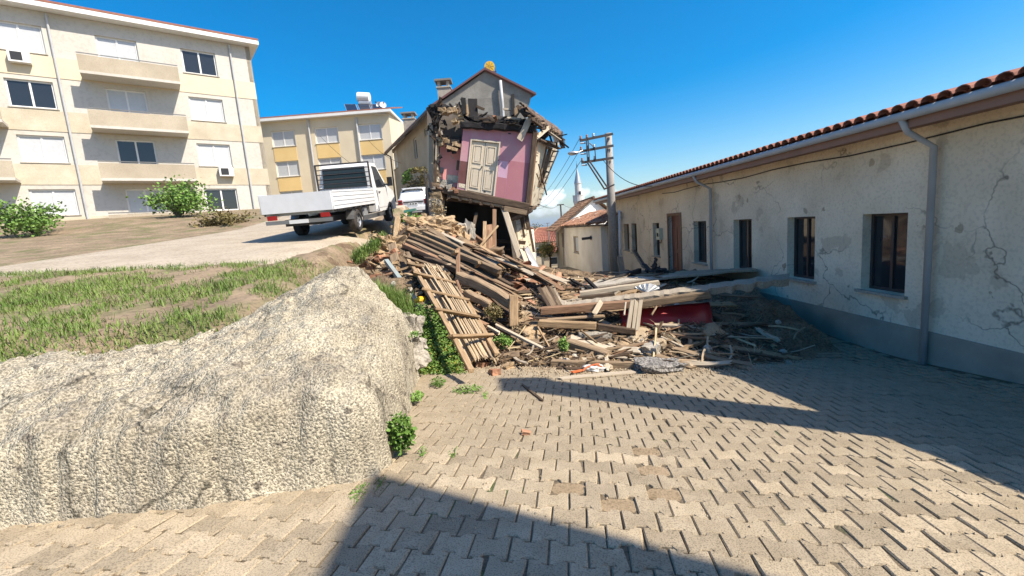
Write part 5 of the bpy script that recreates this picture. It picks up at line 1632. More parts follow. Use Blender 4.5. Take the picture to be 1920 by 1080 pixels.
for k in range(34):     # floorboards lying over the joists
    u = rr.random()
    a = P(776, 428, 11.9).lerp(P(1030, 524, 10.0), u * .8)
    c = a + (P(941, 503, 9.9) - P(776, 426, 11.7)).normalized() * rr.uniform(.7, 1.9) + Vector((0, rr.uniform(-.2, .2), rr.uniform(-.05, .08)))
    a += Vector((rr.uniform(-.15, .15), rr.uniform(-.1, .5), rr.uniform(.02, .14))); c += Vector((rr.uniform(-.2, .2), 0, rr.uniform(-.1, .1)))
    m = rr.choice(['wood_grey', 'wood_tan', 'wood_tan', 'wood_red', 'wood_pale'])
    plank('floorboard', a, c + Vector((0, rr.uniform(-.1, .4), .05)), rr.uniform(.09, .17), .025, m, None,
          ('long ' if (c - a).length > 1.45 else 'short ' if (c - a).length < 1.0 else '') + COLR[m] + ' floorboard on the deck ' + where((a + c) / 2), 'board', 'floorboards on the slipped deck', roll=rr.uniform(-.5, .5), rag=.08, jit=.1)
for k in range(42):
    u = rr.random()
    a = P(764, 452, 11.0).lerp(P(950, 540, 9.4), u * .8) + Vector((0, rr.uniform(-.12, .0), rr.uniform(-.2, .05)))
    c = a + (P(941, 503, 9.9) - P(776, 426, 11.7)).normalized() * rr.uniform(.5, 1.5) + Vector((0, rr.uniform(-.1, .1), rr.uniform(-.1, .05)))
    m = rr.choice(['wood_grey', 'wood_dark', 'wood_tan', 'wood_red'])
    plank('batten', a, c, rr.uniform(.04, .08), .03, m, None,
          ('long ' if (c - a).length > 1.15 else 'short ' if (c - a).length < .8 else '') + 'thin ' + COLR[m] + ' batten along the deck ' + where((a + c) / 2), 'batten', 'battens along the slipped deck', rag=.07, jit=.12)
T('prop', (859, 468, 9.5), (859, 531, 8.9), .085, .08, 'wood_red', 'upright reddish prop standing before the slipped deck', up=(0, -1, 0))
T('batten', (857, 528, 8.8), (869, 560, 8.5), .05, .05, 'wood_red', 'thin reddish batten below the upright prop')
T('block', (849, 476, 9.6), (857, 471, 9.3), .09, .07, 'wood_tan', 'short sawn block poking out left of the upright prop', 'block')
T('block', (893, 499, 9.7), (900, 492, 9.35), .09, .07, 'wood_tan', 'short sawn block poking out of the middle of the deck', 'block')
T('block', (746, 408, 11.6), (741, 455, 11.1), .13, .12, 'adobe', 'upright stub of post left of the earth mound', 'post', up=(0, -1, 0))
T('board', (737, 452, 10.9), (761, 428, 11.2), .1, .05, 'wood_dark', 'dark board tipped up at the left of the heap beside the post stub')
T('board', (752, 426, 11.2), (774, 434, 11.4), .08, .05, 'wood_tan', 'light board end lying on the earth mound left of the deck')
T('plank', (735, 457, 10.6), (741, 492, 10.2), .2, .05, 'wood_grey', 'grey upright plank below the post stub', up=(0, -1, 0))
T('log', (862, 520, 9.0), (968, 572, 8.2), .2, .2, 'wood_grey', 'thick debris-covered log sloping down in the middle of the heap', bend=.05, seg=9, jit=.06, rag=.06)
T('log', (874, 549, 8.6), (918, 572, 8.2), .15, .14, 'wood_grey', 'short weathered log lying below the thick debris-covered log', jit=.06, seg=6, rag=.06)
T('timber', (963, 555, 8.15), (963, 612, 7.9), .17, .14, 'wood_tan', 'upright squared timber end at the foot of the thick log', up=(0, -1, 0))
T('timber', (895, 590, 8.4), (960, 625, 7.8), .12, .09, 'wood_dark', 'dark timber half buried under the upright timber end')
T('board', (905, 540, 9.2), (960, 590, 8.4), .16, .04, 'wood_dark', 'dark board leaning in the hollow beside the thick log')
T('batten', (930, 610, 7.9), (1030, 660, 7.2), .07, .05, 'wood_pale', 'pale batten lying from the log towards the foot of the heap')
T('stick', (1008, 612, 7.8), (1040, 668, 7.1), .03, .03, 'wood_tan', 'thin stick leaning against the foot of the heap')

# -- upright broken planks before the dark ground floor
for a, c, w, m, lab in [
    ((927, 393, 14.2), (927, 474, 13.6), .12, 'wood_red', 'tallest of the upright brown planks before the dark ground floor'),
    ((918, 422, 14.0), (918, 474, 13.5), .17, 'wood_red', 'broad upright brown plank left of the tallest plank'),
    ((909, 415, 14.0), (908, 472, 13.5), .11, 'wood_tan', 'leftmost of the upright brown planks before the dark ground floor'),
    ((914, 428, 13.9), (912, 476, 13.4), .12, 'wood_red', 'short upright brown plank behind the broad one')]:
    T('plank', a, c, w, .035, m, lab, 'plank', up=(0, -1, 0))
T('pole', (933, 424, 13.6), (898, 464, 13.2), .05, .05, 'wood_tan', 'thin pole slanting across the upright brown planks', 'pole')
T('rod', (884, 438, 13.6), (908, 456, 13.2), .11, .11, 'wood_red', 'round stub of timber lying before the dark ground floor', 'timber')
T('post', (944, 389, 14.85), (978, 494, 13.9), .2, .16, 'wood_pale', 'pale leaning post propping the corner of the collapsed house', 'post', up=(0, -1, 0), seg=6)
T('beam', (820, 410, 13.4), (848, 462, 12.4), .16, .05, 'wood_tan', 'tan board leaning on the earth mound below the stone pier', up=(0, -1, 0))
T('board', (893, 400, 15.0), (884, 450, 14.2), .1, .05, 'wood_dark', 'dark board standing in the shaded ground floor')
for k, (px, py, d, s, m) in enumerate([(868, 432, 13.2, .2, 'concrete'), (879, 430, 13.4, .22, 'concrete'), (884, 440, 13.2, .17, 'stone'), (862, 446, 13.0, .25, 'adobe'), (873, 452, 12.9, .22, 'adobe')]):
    chunk('masonry_chunk', P(px, py, d), (s * .6, s * .5, s), m, 200 + k, None, (.3, rr.uniform(-.5, .5), k), .35, 1, 2,
          ['pale upright chunk of masonry left of the dark ground floor opening', 'second pale upright masonry chunk beside the dark opening', 'small grey masonry chunk right of the pale upright chunks', 'earthy lump of wall below the pale masonry chunks', 'broad earthy lump of wall among the pale masonry chunks'][k], 'masonry')
chunk('brick', PP(874, 468, 11.9), (.24, .13, .13), 'brick_red', 3, None, (.2, -.4, .2), .12, 1, 1, 'large orange brick block lying above the slipped deck', 'brick')
chunk('earth_wall', P(802, 431, 12.6), (.58, .4, .32), 'adobe', 9, None, (0, .1, .2), .42, 1, 14, 'sunlit lump of yellowish earth wall at the top of the heap', 'earth wall')
chunk('earth_wall', P(762, 445, 11.7), (.38, .3, .24), 'adobe', 10, None, (0, .2, .2), .5, 1, 11, 'smaller lump of yellowish earth wall left of the slipped deck', 'earth wall')
chunk('earth_wall', P(722, 462, 11.0), (.32, .3, .24), 'adobe', 14, None, (0, .2, .5), .5, 1, 11, 'broken earth wall stub beside the green pipe', 'earth wall')
chunk('earth_wall', P(842, 436, 12.9), (.28, .25, .28), 'adobe', 15, None, (0, .5, .5), .5, 1, 9, 'steep earth lump under the tan leaning board', 'earth wall')
# grey door leaf and frame beside the street gap
fr = thing('door_leaf', P(1000, 490, 13.6), 'grey door leaf in its frame thrown down beside the street gap', 'door')
q = [P(984, 468, 13.8), P(990, 462, 14.0), P(1014, 507, 13.4), P(1003, 512, 13.2)]
b = MB(); b.slab(q, (0, .06, .02)); b.build('leaf', 'metal_grey', fr)
plank('frame_rail', P(976, 468, 13.8), P(988, 498, 13.4), .1, .07, 'wood_pale', fr)
plank('frame_rail', P(984, 462, 14), P(996, 492, 13.6), .1, .07, 'wood_pale', fr)
plank('frame_rail', P(979, 497, 13.5), P(994, 490, 13.6), .1, .07, 'wood_pale', fr)

# -- ladder with reed mat
PL_ = lambda a_, b_, c_: PP(a_, b_, c_, .2)
lad = thing('ladder', PL_(900, 692, 7.1), 'old wooden ladder lying on the bank with crooked rungs', 'ladder')
l0, l1 = PL_(759, 478, 10.3), PL_(884, 694, 7.25)
m0, m1 = PL_(829, 506, 9.9), PL_(932, 664, 7.55)
plank('rail', l0, l1, .075, .06, 'wood_tan', lad, bend=.03, seg=8)
plank('rail', PL_(764, 474, 10.3), PL_(806, 560, 8.85), .09, .06, 'wood_grey', lad, seg=5)
plank('rail', m0, PL_(868, 562, 8.9), .09, .07, 'wood_tan', lad, seg=5)
plank('rail', PL_(866, 548, 8.95), m1, .08, .06, 'wood_tan', lad, seg=6)
for t, t2, w, m in [(.06, .02, .12, 'wood_grey'), (.17, .10, .17, 'wood_tan'), (.29, .24, .17, 'wood_tan'), (.46, .45, .10, 'wood_tan'), (.64, .66, .12, 'wood_tan'), (.83, .86, .10, 'wood_tan')]:
    a, c = l0.lerp(l1, t), m0.lerp(m1, t2)
    e_ = (c - a).normalized()
    plank('rung', a - e_ * .06 + Vector((0, -.03, .05)), c + e_ * rr.uniform(.05, .16) + Vector((0, -.03, .05)), w, .045, m, lad, roll=rr.uniform(-.7, -.1), bend=rr.uniform(-.02, .03))
mat_o = thing('reed_mat', PP(880, 660, 7.6), 'arched mat of split reeds lying under the ladder', 'mat')
b0, b1 = PP(806, 512, 9.85), PP(905, 686, 7.3)
across = (PP(915, 668, 7.35) - PP(868, 690, 7.15))
for k in range(36):
    t = (k + .5) / 36 - .5
    lift = .06 + .11 * (1 - (2 * t) ** 2)
    off = Vector((t * .60, t * .26, lift))
    a, c = b0 + off + Vector((rr.uniform(-.02, .02), rr.uniform(-.25, .1), rr.uniform(-.02, .02))), b1 + off * .85 + Vector((rr.uniform(-.025, .025), rr.uniform(-.12, .12), rr.uniform(-.01, .03)))
    if k in (6, 25, 26): a = a.lerp(c, .2)
    plank('reed', a, c, rr.uniform(.022, .036), .026, 'reed', mat_o, bend=.02 + rr.uniform(-.02, .02), seg=6, rag=.08)
b = MB()
for i in range(9):
    t = i / 8 - .5
    off = Vector((t * .58, t * .25, .035 + .11 * (1 - (2 * t) ** 2)))
    b.v += [tuple(b0 + off), tuple(b1 + off * .85)]
for i in range(8): b.f.append((2 * i, 2 * i + 2, 2 * i + 3, 2 * i + 1))
o = b.build('mat_backing', 'reed', mat_o); so = o.modifiers.new('thickness', 'SOLIDIFY'); so.thickness = .02
T('board', (840, 640, 7.7), (866, 694, 7.15), .11, .05, 'wood_grey', 'grey board along the left side of the ladder foot')
T('block', (880, 597, 7.9), (914, 612, 7.8), .13, .09, 'wood_red', 'reddish block resting across the right ladder rail', 'block')
T('block', (917, 652, 7.6), (935, 646, 7.5), .11, .08, 'wood_red', 'small reddish block at the lowest ladder rung', 'block')
T('batten', (905, 607, 7.9), (935, 624, 7.7), .06, .05, 'wood_pale', 'pale batten stub right of the reddish block')

# -- green posts
gp = thing('metal_post', P(788, 578, 8.5), 'grey-green metal post lying on the grassy bank with a flat base plate', 'post')
b = MB(); p0, p1 = P(724, 489, 9.8), P(786, 573, 8.5); ax = (p1 - p0).normalized(); sd_ = ax.cross(Vector((0, 0, 1))).normalized(); b.obox((p0 + p1) / 2, (p1 - p0) / 2, sd_ * .045, ax.cross(sd_) * .045); b.build('shaft', 'greygreen_paint', gp)
b = MB(); b.obox(P(789, 578, 8.45), Vector((.10, 0, 0)), Vector((0, .03, .09)), Vector((0, .012, -.005))); b.build('base_plate', 'green_paint', gp)
b = MB(); b.tube([P(788.5, 578.5, 8.38), P(788.5, 578.5, 8.42)], .022, 10); b.build('bolt_hole', 'plastic_black', gp)
g2 = thing('metal_post', P(702, 458, 10.7), 'green metal post fallen in the grass beside the upper road', 'post')
b = MB(); p0, p1 = P(690, 468, 10.5), P(716, 452, 10.9); b.tube([p0, p1], .07, 10); b.build('shaft', 'green_paint', g2)
b = MB(); b.obox(p1, Vector((.03, .01, .02)), (0, .08, .05), (0, -.05, .08)); b.build('collar', 'green_paint', g2)
g3 = thing('metal_post', P(768, 412, 13), 'short teal post cap sticking up among leaves before the white car', 'post')
b = MB(); b.tube([P(768, 414, 13), P(769, 394, 13)], .06, 10); b.build('shaft', 'green_paint', g3)
b = MB(); b.obox(P(769, 395, 13), (.17, 0, .02), (0, .1, 0), (0, 0, .035)); b.build('cap', 'green_paint', g3)
T('post', (806, 402, 14.2), (795, 318, 14.2), .05, .05, 'metal_dark', 'thin dark post standing before the right side of the white car', 'post', up=(0, -1, 0))
T('post', (809, 352, 14.2), (803, 328, 14.2), .09, .03, 'metal_dark', 'short dark slat beside the thin dark post', 'slat', up=(0, -1, 0))

# -- right half: collapsed slab, curled edge, sheets and beams
sl = thing('concrete_slab', P(1180, 570, 8.2), 'long pale broken concrete slab edge lying across the right of the heap', 'slab')
s0, s1, s2 = P(1061, 574, 8.35), P(1264, 550, 8.2), P(1480, 522, 8.1)
r0_, r1_, r2_ = P(1064, 566, 8.75), P(1264, 541, 8.75), P(1480, 512, 8.75)
b = MB()
N = 44
fr_, bk_ = [], []
for i in range(N + 1):
    u = i / N
    f_ = s0.lerp(s1, u * 2) if u < .5 else s1.lerp(s2, u * 2 - 1)
    k_ = r0_.lerp(r1_, u * 2) if u < .5 else r1_.lerp(r2_, u * 2 - 1)
    j = lambda s: s * noise.noise(Vector((u * 40, s * 9, 3)))
    f_ = f_ + Vector((0, j(.05), j(.03)))
    b.v += [tuple(f_), tuple(k_ + Vector((0, j(.04), j(.02)))), tuple(f_ + Vector((0, .02 + j(.03), -.13 + j(.04)))), tuple(k_ + Vector((0, 0, -.12)))]
for i in range(N):
    k = 4 * i
    b.f += [(k, k + 4, k + 5, k + 1), (k + 2, k + 6, k + 4, k), (k + 1, k + 5, k + 7, k + 3), (k + 3, k + 7, k + 6, k + 2)]
b.f += [(0, 1, 3, 2), (4 * N + 2, 4 * N + 3, 4 * N + 1, 4 * N)]
b.build('slab_edge', 'slab_top', sl)
# the slab's curled left lip
b = MB()
path = [P(1034, 536, 9.6), P(1037, 546, 9.3), P(1040, 556, 9.0), P(1048, 567, 8.7), (s0 + r0_) / 2 + Vector((.03, 0, 0))]
outs = [Vector((.05, .02, .02)), Vector((.07, .05, .03)), Vector((.09, .09, .03)), Vector((.07, .16, .03)), Vector((.0, .2, .02))]
for i in range(13):
    t = i / 12 * 4
    k = min(3, int(t)); f_ = t - k
    c = path[k].lerp(path[k + 1], f_); o_ = outs[k].lerp(outs[k + 1], f_)
    jj = noise.noise(Vector((i * .9, 2, 2))) * .03
    b.v += [tuple(c - o_ + Vector((0, 0, jj))), tuple(c + o_ + Vector((0, 0, jj))), tuple(c + o_ + Vector((.02, .03, -.12))), tuple(c - o_ + Vector((.02, .0, -.12 + jj)))]
for i in range(12):
    k = 4 * i
    for a_, c_ in ((0, 1), (1, 2), (2, 3), (3, 0)):
        b.f.append((k + a_, k + c_, k + 4 + c_, k + 4 + a_))
b.f += [(0, 1, 2, 3), (51, 50, 49, 48)]
b.build('curled_lip', 'slab_top', sl)
for k in range(5):
    p = P(1064 + k * 5, 566 - k * .6 + (k % 2) * 4, 8.8)
    chunk('broken_edge', p, (.06, .05, .035), 'slab_top', 300 + k, sl, (0, 0, k), .25, 1, 1)
for k, (x_, m) in enumerate([(0, 'wood_dark'), (5, 'wood_grey'), (10, 'wood_grey'), (15, 'wood_dark'), (20, 'wood_grey')]):
    T('plank', (1011 + x_, 541 - k, 9.0), (1033 + x_ * .9, 580 - k * 1.5, 8.4), .075, .03, m, ['leftmost', 'second', 'third', 'fourth', 'rightmost'][k] + ' of five planks fanned beside the curled slab lip', 'plank', up=(0, -1, .3), rag=.05)
T('beam', (1014, 583, 8.25), (1186, 570, 8.15), .15, .15, 'wood_red', 'long reddish beam directly under the concrete slab edge', seg=6)
T('beam', (1180, 573, 8.2), (1330, 552, 8.1), .13, .14, 'wood_grey', 'grey beam under the right end of the concrete slab edge', seg=6)
T('board', (1018, 600, 8.0), (1130, 592, 8.1), .16, .03, 'wood_grey', 'grey board wedged under the reddish beam')
T('board', (1000, 596, 8.1), (1105, 604, 8.0), .12, .03, 'wood_dark', 'dark board lying below the reddish beam at its left end')
T('beam', (1010, 606, 7.85), (1117, 611, 7.75), .13, .13, 'wood_tan', 'stout orange-tan beam in front of the heap centre', seg=6)
T('beam', (1117, 612, 7.8), (1190, 622, 7.75), .12, .12, 'wood_dark', 'dark beam continuing right of the stout tan beam', seg=5)
for k, (a, c) in enumerate([((1185, 564, 8.0), (1177, 621, 7.75)), ((1193, 564, 8.0), (1187, 621, 7.74)), ((1201, 565, 8.0), (1194, 620, 7.73))]):
    T('plank', a, c, .075, .04, 'wood_pale', ['left one of three pale planks hanging from the slab edge', 'middle one of three pale planks hanging from the slab edge', 'right one of three pale planks hanging from the slab edge'][k], 'plank', up=(0, -1, 0), rag=.05)
T('splinter', (1127, 566, 8.05), (1114, 588, 7.9), .1, .02, 'wood_pale', 'torn pale strip hanging off the slab edge', 'splinter', up=(0, -1, 0), rag=.06)
T('stick', (1173, 567, 8.0), (1170, 592, 7.9), .03, .03, 'wood_pale', 'thin pale stick hanging left of the three pale planks', 'stick', up=(0, -1, 0))
T('stick', (1231, 575, 7.9), (1222, 590, 7.8), .03, .02, 'wood_grey', 'thin slat hanging before the red panel', 'stick', up=(0, -1, 0))
T('board', (1070, 633, 7.5), (1145, 655, 7.2), .22, .04, 'wood_pale', 'wide pale board sloping at the foot of the heap', rag=.04)
T('timber', (1064, 643, 7.35), (1142, 668, 7.05), .18, .15, 'wood_grey', 'heavy grey timber under the wide pale board', seg=6)
T('board', (1142, 645, 7.4), (1190, 668, 7.0), .09, .03, 'wood_pale', 'thin pale board right of the heavy grey timber')
T('board', (1150, 640, 7.5), (1207, 668, 7.0), .08, .03, 'wood_grey', 'thin grey board sloping right at the foot of the heap')
T('board', (1170, 635, 7.5), (1215, 662, 7.1), .07, .03, 'wood_grey', 'second thin grey board beside the one sloping right')
T('stick', (1090, 620, 7.6), (1118, 642, 7.2), .03, .03, 'wood_tan', 'thin stick lying over the wide pale board', 'stick')
T('stick', (1098, 674, 6.95), (1116, 655, 7.0), .045, .03, 'wood_tan', 'short stick leaning on the long board at the street', 'stick')
T('timber', (1034, 682, 6.92), (1188, 686, 6.82), .13, .09, 'wood_grey', 'long dusty board on edge along the street side of the heap', up=(0, -1, 0), seg=7)
T('board', (1048, 674, 7.05), (1215, 676, 6.95), .12, .03, 'wood_pale', 'long flat board behind the dusty board on edge')
T('board', (1050, 710, 6.42), (1192, 697, 6.6), .12, .022, 'wood_pale', 'long pale board lying flat on the pavers in front of the heap', seg=6)
T('board', (1048, 690, 6.75), (1140, 693, 6.7), .09, .03, 'wood_dark', 'dark board lying behind the white sack')
T('board', (1195, 655, 7.2), (1300, 690, 6.75), .14, .04, 'wood_grey', 'grey board half buried at the right foot of the heap')
T('board', (1240, 632, 7.5), (1290, 655, 7.2), .06, .03, 'wood_pale', 'pale narrow board near the right edge of the heap')
T('stick', (980, 722, 6.05), (1016, 750, 5.5), .03, .02, 'wood_dark', 'thin dark stick lying on the pavers across the shadow band', 'stick')
T('beam', (1088, 551, 9.3), (1236, 530, 9.3), .13, .11, 'wood_pale', 'pale beam lying in the hollow behind the concrete slab', seg=6)
T('beam', (1086, 560, 9.1), (1150, 553, 9.2), .12, .10, 'wood_dark', 'dark charred beam in the hollow behind the concrete slab')
b = MB()
c0 = P(1190, 549, 9.2)
for k in range(13):
    a = rad(20 + 10 * k); r_ = .34 + .03 * (k % 2)
    b.v += [tuple(c0 + Vector((.25, .03 * (k % 2), -.02))), tuple(c0 + Vector((.25 + math.cos(a) * r_ * .9, .05 * (k % 2), -.02 + math.sin(a) * r_ * .55)))]
for k in range(12): b.f.append((2 * k, 2 * k + 2, 2 * k + 3, 2 * k + 1))
o = b.build('crumpled_sheet', 'white_paint'); so = o.modifiers.new('thickness', 'SOLIDIFY'); so.thickness = .012
tag(o, 'white fan-folded sheet in the hollow behind the slab', 'sheet')
T('board', (1146, 556, 9.2), (1162, 542, 9.3), .09, .03, 'wood_pale', 'short pale board left of the white crumpled sheet')
# collapsed grey plaster sheets behind
for k, (q, m, lab) in enumerate([
    ([(1090, 538, 10.4), (1240, 520, 10.9), (1300, 512, 13.0), (1135, 520, 12.6)], 'concrete', 'large grey plaster sheet lying flat behind the slab hollow'),
    ([(1240, 520, 10.6), (1420, 505, 10.6), (1400, 500, 13.0), (1270, 509, 13.0)], 'slab_top', 'dusty plaster sheet lying before the brown house door'),
    ([(1065, 540, 10.8), (1110, 545, 10.2), (1130, 534, 11.2), (1085, 528, 11.8)], 'metal_grey', 'dark bluish sheet of roofing beside the curled slab lip')]):
    pts = [P(*a) for a in q]
    b = MB(); n_ = 7
    for i in range(n_ + 1):
        for j in range(n_ + 1):
            p = pts[0].lerp(pts[1], i / n_).lerp(pts[3].lerp(pts[2], i / n_), j / n_)
            b.v.append(tuple(p + Vector((0, 0, .05 * noise.noise(p * 1.2) + .02 * noise.noise(p * 5)))))
    m_ = len(b.v)
    for i in range(m_): b.v.append((b.v[i][0], b.v[i][1], b.v[i][2] - .05))
    for i in range(n_):
        for j in range(n_):
            a_ = i * (n_ + 1) + j
            b.f += [(a_, a_ + n_ + 1, a_ + n_ + 2, a_ + 1), (m_ + a_, m_ + a_ + 1, m_ + a_ + n_ + 2, m_ + a_ + n_ + 1)]
    rim_ = [i for i in range(n_ + 1)] + [i * (n_ + 1) + n_ for i in range(1, n_ + 1)] + [n_ * (n_ + 1) + j for j in range(n_ - 1, -1, -1)] + [i * (n_ + 1) for i in range(n_ - 1, 0, -1)]
    for a_, c_ in zip(rim_, rim_[1:] + rim_[:1]): b.f.append((a_, c_, m_ + c_, m_ + a_))
    tag(b.build('plaster_sheet' if k < 2 else 'roofing_sheet', m), lab, 'sheet')
T('beam', (1120, 536, 12.9), (1200, 508, 13.4), .12, .16, 'wood_char', 'black charred beam behind the grey plaster sheet')
T('beam', (1090, 549, 9.9), (1215, 528, 10.2), .1, .09, 'wood_dark', 'dark beam along the front of the grey plaster sheet')
T('board', (1162, 482, 14.6), (1168, 518, 14.0), .2, .04, 'wood_grey', 'grey board standing upright at the foot of the utility pole', up=(0, -1, 0))
T('board', (1187, 470, 17.2), (1207, 502, 14.4), .16, .04, 'wood_grey', 'long board leaning on the beige house wall under a window', up=(0, -1, 0))
T('board', (1191, 470, 17.2), (1211, 502, 14.4), .1, .05, 'wood_dark', 'dark board leaning beside the long board under a window', up=(0, -1, 0))
tw = thing('twisted_iron', P(1220, 508, 13.2), 'tangle of blackened twisted iron before the beige house wall', 'scrap')
for k in range(12):
    a = P(1211 + k * 3.1, 507 + rr.uniform(-3, 3), 13.2)
    b = MB(); pts = [a]
    for j in range(4): pts.append(pts[-1] + Vector((rr.uniform(-.1, .12), rr.uniform(-.08, .08), rr.uniform(-.02, .13) if k < 6 else rr.uniform(-.03, .06))))
    b.tube(pts, rr.uniform(.02, .05), 6); b.build('iron_rod', 'metal_dark', tw)
for k in range(5):
    T('beam', (1060 + k * 9 + rr.uniform(-4, 4), 528 + rr.uniform(-6, 8), 11 + rr.uniform(-.4, .5)), (1085 + k * 10 + rr.uniform(-6, 6), 540 + rr.uniform(-8, 6), 10.6 + rr.uniform(-.4, .4)), .09, .06, 'wood_char',
      ['leftmost', 'second', 'third', 'fourth', 'rightmost'][k] + ' charred stick in the dark tangle beside the curled slab lip', 'timber', group='charred sticks behind the slab lip')
# red painted panel under the slab
rp = thing('red_panel', P(1230, 610, 8.3), 'dented dark red painted metal panel crushed under the concrete slab', 'panel')
b = MB(); q0, q1, q2, q3 = P(1160, 582, 8.5), P(1330, 566, 8.5), P(1330, 640, 8.2), P(1165, 612, 8.3)
n_ = 12
for i in range(n_ + 1):
    for j in range(n_ + 1):
        p = q0.lerp(q1, i / n_).lerp(q3.lerp(q2, i / n_), j / n_)
        b.v.append(tuple(p + Vector((0, -.12 * math.sin(math.pi * j / n_) + .07 * noise.noise(p * 2.5), 0))))
for i in range(n_):
    for j in range(n_):
        a_ = i * (n_ + 1) + j; b.f.append((a_, a_ + 1, a_ + n_ + 2, a_ + n_ + 1))
o = b.build('sheet', 'red_paint', rp, smooth=True)
so = o.modifiers.new('thickness', 'SOLIDIFY'); so.thickness = .02
b = MB(); b.slab([P(1218, 622, 7.9), P(1231, 623, 7.9), P(1229, 636, 7.8), P(1221, 635, 7.8)], (0, .04, 0)); b.build('torn_piece', 'red_paint', rp)
# rough aggregate chunk, stones
chunk('concrete_chunk', PP(1234, 690, 6.7), (.34, .2, .10), 'aggregate', 51, None, (0, .08, .15), .3, 1, 6, 'rough grey concrete chunk full of pebbles at the right foot of the heap', 'concrete')
chunk('stone', PP(1115, 634, 7.65), (.28, .14, .10), 'stone', 52, None, (0, .05, .1), .2, 1, 3, 'long pale stone block behind the wide pale board', 'stone')
chunk('stone', PP(1235, 645, 7.35), (.15, .12, .12), 'dust', 53, None, (0, 0, 0), .3, 0, 2, 'round dusty stone near the torn red piece', 'stone')
chunk('stone', PP(1222, 657, 7.1), (.18, .12, .10), 'stone', 54, None, (0, 0, 1), .3, 1, 2, 'pale stone right of the thin sloping boards', 'stone')
chunk('stone', PP(1053, 676, 7.0), (.08, .06, .06), 'dust', 55, None, (0, 0, 1), .3, 0, 2, 'small pale stone beside the weed at the heap foot', 'stone')
# wall-end stones on the left bank
for k, (px, py, d, s) in enumerate([(762, 610, 6.3, (.13, .12, .16)), (778, 612, 6.35, (.08, .1, .15)), (752, 600, 6.4, (.12, .1, .1)), (768, 648, 6.1, (.19, .14, .08)), (778, 672, 5.95, (.14, .14, .15)), (760, 630, 6.2, (.14, .12, .08))]):
    chunk('stone', PP(px, py, d), s, 'stone', 400 + k, None, (.1 * k, .2, k), .3, 1, 3,
          ['upright pale stone at the end of the retaining wall', 'narrow upright stone beside the pale one at the wall end', 'stone under the grass tuft at the wall end', 'flat slab stone jutting from the wall end', 'lowest pale stone of the wall end above the weeds', 'stone between the upright and the flat wall-end stones'][k], 'stone', 'stones of the wall end')
# sack and rag
sk = thing('sack', P(1120, 694, 6.6), 'crumpled white plastic sack with orange strips lying on the flat board', 'sack')
chunk('bag', PP(1113, 691, 6.55), (.17, .09, .065), 'sack', 61, sk, (0, .1, .1), .5, 0, 4, smooth=True)
chunk('bag_end', PP(1137, 690, 6.6), (.10, .06, .045), 'dust', 62, sk, (0, 0, .3), .6, 0, 3)
plank('strip', PP(1092, 695, 6.6), PP(1122, 681, 6.3), .035, .012, 'cloth_orange', sk, bend=.02)
plank('strip', PP(1073, 698, 6.55), PP(1092, 694, 6.55), .06, .02, 'cloth_orange', sk)
plank('strip', PP(1118, 683, 6.3), PP(1128, 687, 6.3), .05, .02, 'cloth_orange', sk)
chunk('cloth_bundle', P(789, 563, 8.55), (.14, .1, .08), 'yellow_paint', 63, None, (0, .2, .3), .4, 0, 2, 'yellowish crumpled bundle between the green post and the ladder', 'bundle')

# -- scattered pieces lying on the heap
KW = ['wood_grey', 'wood_tan', 'wood_grey', 'wood_red', 'wood_grey', 'wood_dark', 'wood_grey', 'wood_pale', 'wood_dark']
def in_photo(x, y, z):
    q = proj((x, y, z)); return q is not None and -20 < q[0] < 1940
for k in range(270):
    x = rr.uniform(-2.4, 5.2) if k < 120 else rr.uniform(-1.3, 3.4); y = rr.uniform(foot(x) + .15, 14.2) if k < 120 else rr.uniform(foot(x) + .1, 10.8)
    if x > 2.2 and 8.0 < y < 9.3 and rr.random() < .6: continue
    L_ = rr.uniform(.25, 1.3); ang = rr.gauss(-.1, .75); w = rr.uniform(.04, .13)
    dx, dy = math.cos(ang) * L_ / 2, math.sin(ang) * L_ / 2
    a, c = onto(x - dx, y - dy, rr.uniform(.01, .10)), onto(x + dx, y + dy, rr.uniform(.01, .12))
    m = rr.choice(KW)
    lab = ('long ' if L_ > .95 else 'short ' if L_ < .5 else '') + ('broad ' if w > .1 else 'narrow ' if w < .065 else '') + COLR[m] + ' loose board ' + where((a + c) / 2)
    plank('loose_board', a, c, w, rr.uniform(.018, .05), m, None, lab, 'board', 'loose broken boards of the heap', roll=rr.uniform(-.6, .6), rag=.09, bend=rr.uniform(-.03, .03), seg=3, jit=.1)
lath_me = [plank_mesh(1, .03, .012, 900 + i, 3, rr.uniform(-.03, .03), .03) for i in range(6)]
for i, me in enumerate(lath_me): me.materials.append(M[['wood_grey', 'wood_pale', 'wood_tan', 'wood_dark', 'reed', 'straw'][i]])
for k in range(210):
    x = rr.uniform(-1.6, 5.0) if k < 90 else rr.uniform(-1, 3.2); y = rr.uniform(foot(x) + .05, 12.5)
    L_ = rr.uniform(.25, .8); ang = rr.uniform(-1.4, 1.4)
    p = onto(x, y, .05); c = onto(x + math.cos(ang) * L_, y + math.sin(ang) * L_, rr.uniform(.02, .28))
    me = lath_me[k % 6]
    o = link_mesh('lath', me, None, None, frame_matrix(p, c, roll=rr.uniform(-1, 1)) @ Matrix.Diagonal((L_, 1, 1, 1)))
    tag(o, ('long ' if L_ > .6 else 'short ' if L_ < .38 else '') + COLR[me.materials[0].name] + ' splintered lath ' + where((p + c) / 2), 'lath', 'splintered laths of the heap')
brick_me = [lump_mesh(.10, .05, .035, i, 1, .12, 1) for i in range(4)]
for i, me in enumerate(brick_me): me.materials.append(M[['brick_red', 'adobe', 'brick_red', 'adobe'][i]])
shard_me = []
for i in range(4):
    me = lump_mesh(.085, .11, .012, 20 + i, 1, .2, 1); me.materials.append(M[['tile_clay', 'brick_red', 'tile_clay', 'adobe'][i]]); shard_me.append(me)
